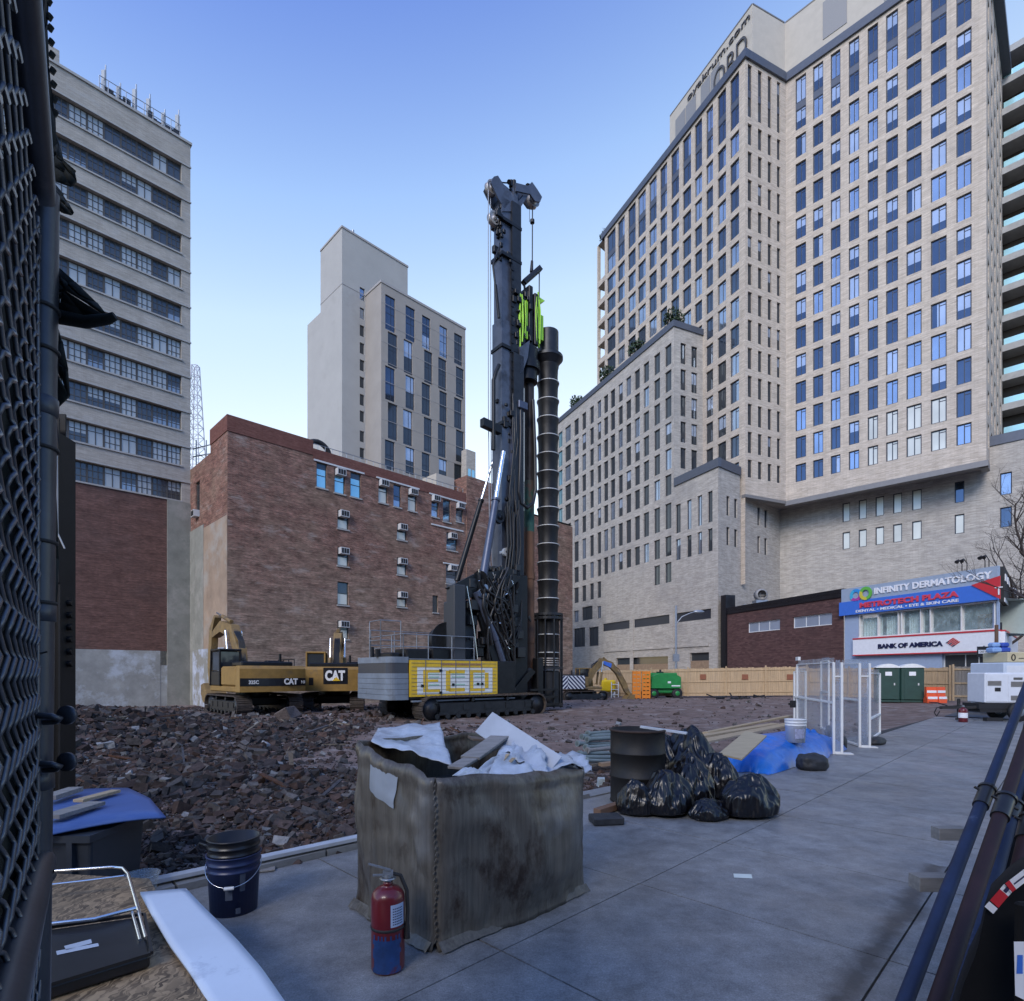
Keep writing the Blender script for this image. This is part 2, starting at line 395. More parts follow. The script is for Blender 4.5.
GL=[m_frame,m_gblue,m_gsky,m_gblind,m_gdark,m_gwarm,m_gteal,m_louvre]
# indices: 1 blue 2 sky 3 blind 4 dark 5 warm 6 teal 7 louvre
def cells(z0,z1,h0,h1): pass
# ================================================================ BIG APARTMENT BLOCK
ZB=CH
LV=lambda k:24.05+3.157*k+ZB        # top of window of level k
q_root=thing('apartment_tower',(30,62,0),label='tall cream brick apartment tower with stepped wings, rows of blue windows and roof lettering',cat='apartment building')
TC=V((26.2,63,0))
pC=Pl(TC+DC*30.2,None,p1=TC)          # left face seen left->right : far end to corner
pD=Pl(TC,DD,6.4)
RC=V((32.04,65.6,0)); 
pB=Pl(RC,-DB,17.95)
EC=pB.pt(pB.L,0); pE=Pl(EC,DA,17)
topz=69.0+ZB; sof=20.1+ZB
ws=WinSet(q_root,GL)
def pick_main(k,c,rowlow=False):
    r=R()
    if k<=1 and 4<=c<=7: return dict(g=5)
    if r<.36: return dict(g=1)
    if r<.58: return dict(g=1,g2=3,split=rr(.35,.6))
    if r<.64: return dict(g=1,g2=3,split=-rr(.35,.6))
    if r<.92: return dict(g=2)
    return dict(g=3)
colsB=[(795.5,806),(813,823.2),(830.7,840.4),(848.7,859.2),(867.6,878),(886,898),(906.4,921.6),(930.8,946.6),(956.3,971.6)]
ops=[];win_main=[]
spand=[]
for c,(x0,x1) in enumerate(colsB):
    a,b=pB.t(x0),pB.t(x1)
    for k in range(15):
        h=2.45 if k>0 else 2.0
        zt=LV(k) if k<14 else LV(14)+.35
        if k==13: continue
        if k==14:
            o=(a,LV(13)-2.45,b,zt); ops.append(o)
            win_main.append((o,(a,LV(13)-2.45,b,LV(13)-.05),13,c)); win_main.append((o,(a,LV(13)+.75,b,zt),14,c)); spand.append((pB,a,b,LV(13)-.05,LV(13)+.75))
        else:
            o=(a,zt-h,b,zt); ops.append(o); win_main.append((o,o,k,c))
mb=MB(); facade(mb,pB,0,pB.L,sof,topz,ops,.28)
for (o,w,k,c) in win_main: ws.add(pB,w,depth=.2,fw=.10,vm=(.52,),hm=((.52,1,.86),),**pick_main(k,c))
# left face
colsC=[(607,615.5),(617.7,624.7),(628,635.6),(637.8,645.7),(649,656.6),(660,667),(671,679),(682.6,691),(694.6,702),(706,713),(717.5,726),(730,739)]
ops=[];lst=[]
for c,(x0,x1) in enumerate(colsC):
    a,b=pC.t(x0),pC.t(x1)
    for k in range(-1,15):
        if k==13: continue
        zt=LV(k)
        if k==14:
            o=(a,LV(13)-2.45,b,LV(14)+.35); ops.append(o); lst.append(((a,LV(13)-2.45,b,LV(13)-.05),13,c)); lst.append(((a,LV(13)+.75,b,LV(14)+.35),14,c)); spand.append((pC,a,b,LV(13)-.05,LV(13)+.75))
        else: o=(a,zt-2.45,b,zt); ops.append(o); lst.append((o,k,c))
facade(mb,pC,1.9,pC.L,10+ZB,topz,ops,.28)
for (o,k,c) in lst:
    if k<5 and 9<=c<=10: g=dict(g=4) if R()<.6 else dict(g=4,g2=3,split=.4)
    else:
        r=R(); g=dict(g=1) if r<.5 else dict(g=1,g2=2,split=-.5) if r<.8 else dict(g=2)
    ws.add(pC,o,depth=.2,fw=.10,vm=(.55,),hm=((.55,1,.85),),**g)
colsD=[(747.8,752),(758,762),(767.8,771.6),(777,780.4)]
ops=[];lst=[]
for c,(x0,x1) in enumerate(colsD):
    a,b=pD.t(x0),pD.t(x1)
    for k in range(0,15):
        if k==13: continue
        if k==14: o=(a,LV(13)-2.4,b,LV(14)+.35); ops.append(o); lst.append(((a,LV(13)-2.4,b,LV(13)-.05),13,c)); lst.append(((a,LV(13)+.75,b,LV(14)+.35),14,c)); spand.append((pD,a,b,LV(13)-.05,LV(13)+.75))
        else: o=(a,LV(k)-(2.4 if k else 2.0),b,LV(k)); ops.append(o); lst.append((o,k,c))
facade(mb,pD,0,pD.L,sof,topz,ops,.28)
for (o,k,c) in lst:
    g=dict(g=1,g2=4,split=.6) if k>=12 and c<2 else (dict(g=4) if R()<.75 else dict(g=4,g2=3,split=.55))
    ws.add(pD,o,depth=.2,fw=.06,vm=(.6,),**g)
# right return face
ops=[];lst=[]
for c in range(5):
    a=1.2+c*3.2; b=a+1.4
    for k in range(15): o=(a,LV(k)-2.3,b,LV(k)); ops.append(o); lst.append(o)
facade(mb,pE,0,pE.L,sof,topz,ops,.28)
for o in lst: ws.add(pE,o,depth=.2,fw=.07,g=1 if R()<.5 else 4)
# roof and underside
far=EC+DA*17
poly=[TC,RC,EC,far,far+DB*20,pC.p+DA*6,pC.p]
mb.poly([V((p.x,p.y,topz)) for p in poly])
mb.poly([V((p.x,p.y,sof+.002)) for p in reversed(poly[:5]+[TC+DA*14+DB*2])],1)
mb.build('tower_wall',[m_roman,m_soffit2],q_root)
for (pl,a,b,z0,z1) in spand: mb=MB(); pbox(mb,pl,a+.01,b-.01,z0+.01,z1-.01,-.27,-.13); mb.build('spandrel_panel',m_coping,q_root)
# cornice band under penthouse, soffit fascia
mb=MB()
pbox(mb,pC,1.2,pC.L+.25,topz,topz+.95,-.4,.25); pbox(mb,pD,.26,pD.L-.26,topz,topz+.95,-.4,.25); pbox(mb,pB,-.1,pB.L+.2,topz,topz+.95,-.4,.25); pbox(mb,pE,.3,pE.L+1.2,topz,topz+.95,-.4,.8)
mb.build('cornice',m_coping,q_root)
mb=MB()
pbox(mb,pB,-.1,pB.L+.15,sof-.55,sof-.004,-.5,.06); pbox(mb,pD,-.05,pD.L-.1,sof-.35,sof-.004,-.5,.06)
pbox(mb,pE,.2,2.2,sof-.55,sof-.004,-.5,.1)
mb.build('soffit_fascia',m_soffit,q_root)
# roof shrub at far end and balconies at far left end
mb=MB()
for k in range(-1,14):
    z=LV(k)-2.9
    pbox(mb,pC,-.3,1.9,z,z+.22,-2.5,-.002); pbox(mb,pC,-.3,1.9,z+.22,z+.85,-.12,-.004)
pbox(mb,pC,-.3,-.02,10+ZB,topz,-.5,-.003)
pbox(mb,pC,1.2,1.9,10+ZB,topz,-2.5,-2.3)
mb.build('end_balconies',m_roman,q_root)
# penthouse
PH=V((27.46,64.1,0)); pp1=Pl(PH+DC*14.2,None,p1=PH); RE=V((32.1,66.0,0)); pp2=Pl(PH,None,p1=RE); pp3=Pl(RE,-DB,9.9)
phz=76.4+ZB
mb=MB()
for pl in (pp1,pp2,pp3): mb.poly([pl.pt(0,topz),pl.pt(pl.L,topz),pl.pt(pl.L,phz),pl.pt(0,phz)])
e3=pp3.pt(pp3.L,0)
mb.poly([V((p.x,p.y,phz)) for p in (PH,RE,e3,e3+DA*9,pp1.p+DA*9,pp1.p)])
mb.poly([V((e3.x,e3.y,topz)),V((e3.x,e3.y,topz))+DA*9,V((e3.x,e3.y,phz))+DA*9,V((e3.x,e3.y,phz))])
ph=mb.build('penthouse',m_stucco,q_root)
mb=MB()
for pl in (pp1,pp2,pp3): pbox(mb,pl,0.05,pl.L-.05,phz+.002,phz+.15,-.3,.05)
mb.build('coping',m_soffit,ph)
mb=MB()
for (a,b) in ((1.2,3.1),(3.25,5.1),(6.0,7.6),(7.75,9.2)): mb=MB(); pbox(mb,pp1,a,b,topz+1.0,phz-1.6,.01,.06); mb.build('louvre',m_louvre,ph)
mb=MB(); t0,t1=pp3.t(823),pp3.t(847); pbox(mb,pp3,t0,t1,phz-5.2,phz-1.0,.01,.06)
for i in range(1,3): pass
mb.build('louvre',m_louvre,ph)
m_letter=plain('bronze_lettering',(.10,.09,.08),.5,.5)
text('roof_lettering','OBD',pp1.pt(pp1.L-5.9,topz+2.5,.02),pp1.d,(0,0,1),5.2,2.6,m_letter,ph,ext=.15,bold=-.01)
text('roof_lettering','oyakrum.com',pp1.pt(3.6,phz-1.6,.02),pp1.d,(0,0,1),10.3,1.1,m_letter,ph,ext=.12)
# stepped wing A + block B + podium
A0=V((19.4,67.2,0)); Bc=V((22.3,60.65,0))
pA=Pl(A0+DC*28.9,None,p1=Bc)    # left face, far end to near corner
LA=28.9
zA=41.5+ZB; zBt=22.3+ZB
colsA=[(556.8,562.4),(565,570.8),(574,578.6),(582,586),(589.8,593.7),(597.3,601),(603.7,608),(610.4,615),(618.3,622.7),(626,631),(634.5,639.8),(643.4,649),(654,660),(665,671.4),(675.6,680.6),(686.8,691.5),(697.4,702),(707.7,712.5)]
opsA=[];opsB=[];lst=[]
for c,(x0,x1) in enumerate(colsA):
    a,b=pA.t(x0),pA.t(x1)
    a=max(a,.15)
    rows=[]
    if c<14: rows+=[(LV(k)-2.5,LV(k)) for k in range(0,6)]
    if c<14: rows+=[(ZB+17.5,ZB+20.6),(ZB+14.2,ZB+16.6)]
    else: rows+=[(ZB+16.6,ZB+20.0),(ZB+13.4,ZB+15.9)]
    if c in(12,13) or c<=5: rows.append((ZB+11.0,ZB+13.4))
    if c<=3 or c==5: rows.append((ZB+8.0,ZB+9.8)) if c not in (4,) else None
    if c in (4,): pass
    for (lo,hi) in rows:
        o=(a,lo,b,hi)
        (opsA if c<14 else opsB).append(o); lst.append((o,c))
big=[pA.op(574,585,628,647),pA.op(589,598.5,627,646),pA.op(582,592.5,606.5,620)]
opsA=[o for o in opsA if not (o[3]<ZB+10.2 and pA.t(580)<o[0]<pA.t(596))]; lst=[x for x in lst if not (x[0][3]<ZB+10.2 and pA.t(580)<x[0][0]<pA.t(596))]
opsA+=big
# louvre strips & base openings
strips=[pA.op(603,629.5,622,632),pA.op(634,669.4,616,628),pA.op(675.6,711,608,618)]
strips=[(o[0],ZB+6.0,o[2],ZB+7.1) for o in strips]
splitT=LA+.0
mb=MB()
garage=[(pA.t(616),.0,pA.t(668),ZB+2.05),(pA.t(690),.0,pA.t(709),ZB+2.3)]
allops=opsA+opsB+strips+garage
o14=pA.t(673.8)
# wall split by height: wing part up to zA left of corner, block part up to zBt
facade(mb,pA,0,o14,-1.2,zA,[o for o in allops if o[2]<=o14+.01],.28)
facade(mb,pA,o14,pA.L,-1.2,zBt,[o for o in allops if o[0]>=o14-.01],.28)
NE=V((23.5,69.05,0)); A0=pA.pt(o14,0)
pA2=Pl(A0,None,p1=NE)
ops=[];l2=[]
for (x0,x1) in ((680.6,686),(691.5,697.4)):
    for k in range(-1,6): o=(pA2.t(x0),LV(k)-2.5,pA2.t(x1),LV(k)); ops.append(o); l2.append(o)
facade(mb,pA2,0,pA2.L+.6,zBt-.0,zA,[o for o in ops if o[1]>zBt],.28)
for o in l2:
    if o[1]>zBt: ws.add(pA2,o,depth=.2,fw=.06,g=4,**(dict(g2=3,split=.45) if R()<.35 else {}))
pB2=Pl(Bc,None,p1=V((33.06,69.2,0)))
ops=[]
for (x0,x1) in ((726.5,729.5),(734.3,737.4),(757.5,760.0),(764.5,767.3)):
    for (lo,hi) in ((17.35,19.5),(14.1,16.1)): ops.append((pB2.t(x0),ZB+lo,pB2.t(x1),ZB+hi))
# the block return goes up to its roof only as far as the tower line
tT=pB2.t(740)
facade(mb,pB2,0,tT,-1.2,zBt,ops,.28); facade(mb,pB2,tT,pB2.L,-1.2,sof,ops,.28)
for o in ops: ws.add(pB2,o,depth=.2,fw=.06,g=4)
pP=Pl(V((33.06,69.2,0)),-DB,44)
ops=[];l2=[]
for i,(x0,x1) in enumerate(((842.4,850),(858.6,866.6),(875.4,884),(893,902),(912,921.6),(954.6,964.4),(976.3,987.6),(1000,1012))):
    for r,(lo,hi) in enumerate(((17.3,19.45),(14.15,16.1))):
        o=(pP.t(x0),ZB+lo,pP.t(x1),ZB+hi); ops.append(o); l2.append((o,i,r))
tR=pP.t(987)
facade(mb,pP,0,tR,-1.2,sof,ops,.28); facade(mb,pP,tR,pP.L,-1.2,22.3+ZB,ops,.28)
for (o,i,r) in l2: ws.add(pP,o,depth=.2,fw=.09,vm=(),g=(1 if (i,r) in ((5,0),(7,1)) else 2 if i>5 else 5))
for (o,c) in lst:
    r=R()
    g=dict(g=6) if c==0 else (dict(g=4) if r<.7 else dict(g=4,g2=3,split=.5) if r<.82 else dict(g=2))
    if c in (15,16) and o[1]>ZB+16: g=dict(g=2)
    ws.add(pA,o,depth=.2,fw=.06,vm=(.6,),**g)
for o in big: ws.add(pA,o,depth=.2,fw=.08,vm=(.33,.66),g=4)
for o in strips: ws.add(pA,o,depth=.15,fw=.04,vm=(),g=0)
# roofs
mb.poly([V((p.x,p.y,zA)) for p in (pA.p,A0,NE,NE+DC*24)],1)
mb.poly([V((p.x,p.y,zBt)) for p in (A0,Bc,pB2.pt(tT,0),NE)],1)
p2=pP.pt(tR,0);p3=pP.pt(pP.L,0); mb.poly([V((p.x,p.y,22.3+ZB)) for p in (p2,p3,p3+DA*20,p2+DA*20)],1)
mb.build('wing_wall',[m_greybrick,m_roof],q_root)
mb=MB()
pbox(mb,pA,-.2,o14+.15,zA,zA+.75,-.3,.15); pbox(mb,pA2,.16,pA2.L,zA,zA+.75,-.3,.15); mb.build('parapet_band',m_coping,q_root); mb=MB()
pbox(mb,pA,o14+.17,pA.L+.15,zBt,zBt+.95,-.3,.15); pbox(mb,pB2,.16,tT,zBt,zBt+.95,-.3,.15); mb.build('parapet_band',m_coping,q_root); mb=MB()
pbox(mb,pP,tR-.3,pP.L,22.3+ZB,22.3+ZB+.95,-.3,.12)
mb.build('parapet_band',m_coping,q_root)
m_ply=M('weathered_plywood',(.28,.19,.12),.8,0,.2,3)
mb=MB()
for o in garage: pbox(mb,pA,o[0]+.02,o[2]-.02,-1,o[3]-.9,-.27,-.12); pbox(mb,pA,o[0]-.2,o[2]+.2,-1,o[3]+.3,-.6,-.29,1)
mb.build('boarded_opening',[m_ply,m_gdark],q_root)
mb=MB()
pbox(mb,pA,pA.t(604),pA.t(709),ZB+3.0,ZB+3.25,0.002,.12)
for px in (632,672,716): 
    a=pA.t(px); pbox(mb,pA,a-.35,min(a+.35,pA.L-.01),-1.2,ZB+7.4,.003,.1)
mb.build('string_course',m_greybrick,q_root)
ws.done(96)
# floor joint lines on tower are part of brick; shrubs on terraces
def leafball(c,r,n,mb,flat=1.0):
    for i in range(n):
        d=V((random.gauss(0,1),random.gauss(0,1),random.gauss(0,1)*flat)).normalized()*(r*(R()**.4)); p=V(c)+d
        a=V((random.gauss(0,1),random.gauss(0,1),random.gauss(0,1))).normalized(); b=a.orthogonal().normalized(); s=r*rr(.12,.25)
        mb.poly([p-a*s,p+b*s*.6,p+a*s,p-b*s*.6])
for (px,py,r,lab) in ((669,329,1.3,'evergreen shrub on the terrace corner of the stepped wing'),(632,363,1.35,'evergreen shrub halfway along the stepped wing terrace'),(603,387,1.35,'evergreen shrub in the far terrace planter below the balconies'),(572,413,1.2,'small evergreen shrub at the left end of the wing roof')):
    t=min(pA.t(px),o14-1); c=pA.pt(t,zA+.8,-.9)
    root=thing('terrace_shrub',(c.x,c.y,zA+.002),label=lab,cat='shrub',group='shrubs on the terraces')
    mb=MB(); leafball((c.x,c.y,c.z+.9),r,420,mb,1.0); mb.build('foliage',m_shrub,root)
    mb=MB(); mb.cyl((c.x,c.y,zA),(c.x,c.y,zA+1.1),.15,.1); mb.build('stem',m_brown,root)
c=pC.pt(.6,topz+1.4,-1.2); root=thing('terrace_shrub',(c.x,c.y,topz),label='dark shrub on the top left roof corner of the cream tower',cat='shrub',group='shrubs on the terraces')
mb=MB(); leafball(c,1.3,200,mb); mb.build('foliage',m_shrub,root); mb=MB(); mb.cyl((c.x,c.y,topz),c,.12); mb.build('stem',m_brown,root)
# balcony wing beyond right
m_balc=M('brown_balcony_soffit',(.10,.085,.075),.8,0,.1)  # dark brown of the balcony soffits and back wall
m_balg=glass_pane('balcony_glass',(.45,.75,.8),.3,.15)
w_root=thing('balcony_block',(58,64,0),label='apartment block with open brown balconies and glass rails at the right edge',cat='apartment building')
pW=Pl(V((56.7,65,0)),-DB,30)
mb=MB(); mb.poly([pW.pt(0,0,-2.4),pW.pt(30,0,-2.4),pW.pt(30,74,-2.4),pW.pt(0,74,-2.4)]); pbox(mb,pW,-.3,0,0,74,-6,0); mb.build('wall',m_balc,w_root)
for k in range(15):
    z=ZB+23.5+3.42*k
    mb=MB(); pbox(mb,pW,0.001,30,z,z+.75,-2.39,0); sl=mb.build('balcony_slab',m_concrete,w_root)
    if k<14:
        mb=MB(); pbox(mb,pW,.2,30,z+.76,z+1.5,-.2,-.16); mb.build('glass_rail',m_balg,sl)
        mb=MB(); 
        for i in range(4): pbox(mb,pW,5.5+i*6,6.0+i*6,z+.76,z+3.41,-2.38,-.3)
        mb.build('fin_wall',m_concrete,sl)
# ================================================================ LEFT LOFT BUILDING
lf=Pl(V((-27.8,48.5,0))-DA*16,None,p1=V((-27.8,48.5,0)))
l_root=thing('loft_building',(-33,43,-1),label='pale brick loft building on the left with dark strip windows on every floor',cat='building')
top=45.6+CH
ws=WinSet(l_root,[m_steelwin,m_gblue,glass_pane('grey_blue_factory_glass',(.27,.31,.35),.4,.15),glass_pane('dusty_wired_glass',(.38,.40,.40),.15,.35),glass_pane('smoky_factory_glass',(.085,.095,.105),.4,.15),m_gwarm,m_gteal,m_louvre])
edge=[lf.t(x) for x in (68.5,87.5,104.5,121.5,137.5,153,168,181.5)]
step=edge[1]-edge[0]; ed=[edge[0]-step*i for i in range(5,0,-1)]+edge
ed=[e for e in ed if e>0.2]
rows=[]
for i in range(10):
    py=163.8+ (482-163.8)*i/9
    zt=lf.z(181.5,py); rows.append((zt-1.62,zt))
ops=[(ed[0],lo,ed[-1],hi) for lo,hi in rows]
zbr=rows[-1][0]-.1
mb=MB()
facade(mb,lf,0,lf.L,zbr,top,ops,.35)
# slabs cap lines
lw=mb.build('spandrel_wall',m_spandrel,l_root)
mb=MB()
for lo,hi in rows: pbox(mb,lf,0,lf.L+.05,hi-.002,hi+.12,.003,.09); pbox(mb,lf,0,ed[-1]+.05,lo-.12,lo,.004,.1)
pbox(mb,lf,0,lf.L+.1,top,top+.2,-.3,.12)
mb.build('ledge',m_concrete,l_root)
random.seed(11)
for r,(lo,hi) in enumerate(rows):
    for i in range(len(ed)-1):
        q=R()
        pale=.55 if r in (3,5,6,7,8) else .3
        g=dict(g=3) if q<pale else dict(g=4,g2=3,split=.5) if q<pale+.12 else dict(g=2,g2=4,split=.4) if q<pale+.2 else dict(g=4)
        big_=R()<.2
        ws.add(lf,(ed[i],lo,ed[i+1],hi),depth=.3,fw=.07,vm=(.33,.66) if not big_ else (.5,),hm=(.33,.66) if not big_ else (.7,),**g)
ws.done(98)
mb=MB()
zc=lf.z(120,650)
a=lf.t(167)
gz0=-2
mb.poly([lf.pt(0,zc),lf.pt(a,zc),lf.pt(a,zbr),lf.pt(0,zbr)])
mb.build('brown_brick_infill',m_brown,l_root)
mb=MB()
pbox(mb,lf,a,lf.L,gz0,zbr,-.3,.12); mb.build('cement_pier',m_cement,l_root)
mb=MB(); pbox(mb,lf,0,lf.t(160),gz0,zc,-.3,.10); pbox(mb,lf,lf.t(160)+.002,a-.002,gz0,zc-1.2,-.3,.08); mb.build('rendered_base',m_plaster,l_root)
mb=MB(); q0=lf.pt(lf.L,0); pr=Pl(q0,DB,12)
mb.poly([V((q0.x,q0.y,gz0)),V((q0.x,q0.y,gz0))+DB*20,V((q0.x,q0.y,top))+DB*20,V((q0.x,q0.y,top))]); 
mb.poly([V((q0.x,q0.y,top)),V((q0.x,q0.y,top))+DB*20,lf.pt(0,top)+DB*20,lf.pt(0,top)])
mb.poly([lf.pt(0,gz0),lf.pt(0,gz0)+DB*20,lf.pt(0,top)+DB*20,lf.pt(0,top)])
mb.build('side_wall',m_spandrel,l_root)
mb=MB(); pbox(mb,lf,lf.t(20),lf.t(60),top,top+1.5,-4,-.3); mb.build('bulkhead',m_spandrel,l_root)
# rooftop antennas
m_antg=plain('grey_antenna_radome',(.34,.36,.38),.6)
for i,(px,hh) in enumerate(((105,2.6),(120,1.9),(136,2.6),(150,2.5),(165,2.0),(179,2.7))):
    t=lf.t(px); p=lf.pt(t,top+.2,-.5)
    lab=['leftmost','second','third','fourth','fifth','rightmost'][i]+' of the white panel antennas on the loft building roof'
    r_=thing('panel_antenna',p,label=lab,cat='antenna',group='antennas on the loft roof')
    mb=MB(); mb.bbox(p.x-.17,p.x+.17,p.y-.1,p.y+.1,p.z+.25,p.z+hh*.8,.05); mb.build('panel',m_antg,r_)
    mb=MB(); mb.cyl(p+V((0,.2,0)),p+V((0,.2,hh+.1)),.05); mb.cyl(p+V((0,.2,.8)),p+V((0,0,.8)),.04); mb.build('mast',m_galv,r_)
rl=thing('roof_railing',lf.pt(lf.t(150),top,-.2),label='thin metal railing with black equipment boxes along the loft building roof edge',cat='railing')
mb=MB(); 
for z in (.9,1.5): mb.cyl(lf.pt(lf.t(100),top+z,-.3),lf.pt(lf.t(182),top+z,-.3),.03,n=6)
for px in range(100,183,9): mb.cyl(lf.pt(lf.t(px),top,-.3),lf.pt(lf.t(px),top+1.5,-.3),.03,n=6)
mb.build('rails',m_galv,rl)
mb=MB()
for px in (110,114,124,128,152,156,160,170,174,178):
    t=lf.t(px); z0=top+.2; w=rr(.15,.3); h=rr(.5,1.1); pbox(mb,lf,t-w,t+w,z0,z0+h,-.6,-.32)
mb.build('equipment_boxes',plain('black_equipment',(.03,.03,.035)),rl)
# ================================================================ RED BRICK BUILDING
K=V((-21.3,42,0)); pk=Pl(K,DA,41)
b_root=thing('brick_building',(-18,46,-1),label='old weathered red brick building with air conditioners in its windows',cat='building')
bt=19.35+CH
low=bt-.65
tS=pk.t(313); tCh=pk.t(466)
PX=dict(
 top=[(316.5,327,463,488),(334.5,345,469,493.5),(350.5,361,473,497.5),(378.5,387.5,480,503),(393.5,401,485,507),(408,416.5,489,511),(431.5,438.5,495.5,517),(443,450.5,500,522),(456,463,503,522)],
 a=[(337.5,348.5,510.5,529),(337.5,348.5,547.5,566),(337.5,348.5,582,605),(337.5,348.5,620.5,639)],
 b=[(397,406.5,524,540),(397,406.5,558,575),(397,406.5,591.5,607)],
 c=[(446.5,457,533,550.5),(446,457,565,584),(432.5,438,595.5,612.5)])
acs=set([1,3,5,6,8])
ops=[]
wl=[]
def ac_unit(pl,op,parent,w=.75,h=.5):
    a,lo,b,hi=op; c=(a+b)/2
    mb=MB(); pbox(mb,pl,c-w/2,c+w/2,hi-h-.06,hi-.06,-.15,.42,0)
    for i in range(3): pbox(mb,pl,c-w/2+.04+i*(w-.08)/3+.02,c-w/2+.04+(i+1)*(w-.08)/3-.02,hi-h,hi-.12,.421,.43,1)
    return mb.build('air_conditioner',[m_offwhite,plain_black],parent)
plain_black=plain('black_rubber',(.015,.015,.017),.7)
for key in PX:
    for i,(x0,x1,y0,y1) in enumerate(PX[key]):
        o=pk.op(x0,x1,y0,y1); ops.append(o); wl.append((key,i,o))
mb=MB()
facade(mb,pk,0,tS,-2,bt,ops,.22); facade(mb,pk,tS,tCh,-2,low,ops,.22)
facade(mb,pk,tCh,pk.L,-2,low-.2,ops,.22)
# side wall (left), steps
sl=Pl(K+DB*9.2,None,p1=K)
s1=sl.L-3.9
facade(mb,sl,s1,sl.L,-2,bt,[],.2)
facade(mb,sl,0,s1,-2,bt-1.8,[(1.5,bt-6.3,2.6,bt-3.3)],.2)
mb.poly([sl.pt(s1,bt-1.8),sl.pt(s1,bt-1.8,-8),sl.pt(s1,bt,-8),sl.pt(s1,bt)])
mb.poly([pk.pt(0,bt),pk.pt(tS,bt),pk.pt(tS,bt,-3.85),pk.pt(0,bt,-3.85)],1)
mb.poly([pk.pt(tS,low),pk.pt(pk.L,low),pk.pt(pk.L,low,-14),pk.pt(tS,low,-14)],1)
mb.poly([pk.pt(tS,low),pk.pt(tS,low,-9),pk.pt(tS,bt,-9),pk.pt(tS,bt)])
bw=mb.build('wall',[m_red,m_roof],b_root)
# clean brick parapet strips
mb=MB(); pbox(mb,pk,.003,tS-.003,bt-1.2,bt+.02,-.3,.05); pbox(mb,pk,tS+.003,tCh-.01,low-1.0,low+.02,-.3,.05); pbox(mb,sl,s1+.01,sl.L+.05,bt-1.2,bt+.02,-.3,.05)
mb.build('parapet',m_red2,b_root)
# rendered strips at the base of side wall
mb=MB(); a=s1-1.6; pbox(mb,sl,.0,a,-2,bt-7.2,.003,.06); mb.build('cement_strip',m_cement,b_root)
mb=MB(); pbox(mb,sl,a+.003,sl.L-.02,-2,bt-7.5,.003,.04); mb.build('tan_render_strip',m_tan,b_root)
mb=MB(); pbox(mb,sl,1.0,sl.L-.5,-2,3.6,.07,.1); mb.build('whitewash_patch',M('peeling_whitewash',(.42,.45,.52),.9,0,.3,1.2,.3,8,col2=(.26,.25,.22),c2lo=.45,c2hi=.55),b_root)
GLB=[plain('dark_green_sash',(.05,.06,.055),.6),m_gblue,m_gsky,m_gblind,m_gdark,m_gwarm,m_gteal]
for (key,i,o) in wl:
    mb=MB()
    g=dict(g=6,g2=4,split=.75) if key=='top' and i<3 else dict(g=5,g2=4,split=.6) if key=='top' and i in(3,5) else dict(g=2,g2=1,split=.3) if key in('top','c') and i!=2 else dict(g=5,g2=4,split=.5) if key in('a','b') else dict(g=4)
    win(mb,pk,o,depth=.16,fw=.08,vm=(),hm=(.5,),**g)
    w=mb.build('window',GLB,b_root)
    if (key=='top' and i in acs) or (key=='a' and i!=2) or key=='b' or (key=='c' and i<2): ac_unit(pk,o,w,.8,.55)
o=(1.5,bt-6.3,2.6,bt-3.3); mb=MB(); win(mb,sl,o,depth=.16,fw=.08,vm=(),hm=(.5,),g=4); w=mb.build('window',GLB,b_root); ac_unit(sl,(1.5,bt-6.5,2.6,bt-5.7),w,.8,.55)
mb=MB()
def band(x0,x1,y0,y1,th=.14):
    a,b=pk.t(x0),pk.t(x1); z=(pk.z(x0,y0)+pk.z(x1,y1))/2; pbox(mb,pk,a,b,z-th/2,z+th/2,.004,.09)
band(313.5,364,460,473.5); band(376,419,477,489.5); band(429,466,493,504); band(431,463,524,531.5)
band(443,460,561,567.5,.12)
mb.build('stone_lintel',m_offwhite,b_root)
mb=MB()
for (x0,x1,y0,y1) in PX['a']+PX['b']+PX['c']+PX['top']:
    a,b=pk.t(x0)-.08,pk.t(x1)+.08; z=pk.z((x0+x1)/2,y1); mb=MB(); pbox(mb,pk,a,b,z-.12,z-.003,.005,.1); mb.build('window_sill',m_concrete,b_root)
mb=MB(); 
for (px0,px1,py) in ((313,466,None),):
    for k in range(0,26): 
        t=tS+(tCh-tS)*k/25; mb.cyl(pk.pt(t,low+.03,-.5),pk.pt(t,low+.65,-.5),.025,n=5)
    mb.cyl(pk.pt(tS,low+.65,-.5),pk.pt(tCh,low+.65,-.5),.03,n=5)
mb.build('roof_railing',m_galv,b_root)
# metal door at foot
o=pk.op(397,405.5,624,652); mb=MB(); pbox(mb,pk,o[0],o[2],-.9,1.9,.005,.06); mb.build('door',plain('grey_blue_door',(.14,.17,.2),.5),b_root)
# raised chimney stack block
ch=MB(); t0=tCh; t1=pk.t(492)
pbox(ch,pk,t0,t1,-1.5,low+1.9,-2.2,.12)
ch.build('stair_bulkhead',m_red,b_root)
# roof duct hoop
p=pk.pt(pk.t(313),low,-1.0); mb=MB(); mb.tube([p+DA*(1.1*math.cos(t)+.9)+V((0,0,1.1*math.sin(t))) for t in [math.pi*i/12 for i in range(13)]],.22,10); tag(mb.build('vent_duct',plain_black),'black curved vent duct hoop on the brick building roof','duct')
p=pk.pt(pk.t(448),low,-3.5); mb=MB(); pbox(mb,pk,pk.t(446),pk.t(464),low,low+1.9,-4,-1.6); tag(mb.build('roof_hut',m_stucco),'low cream roof hut behind the brick parapet beside the red bulkhead','hut')
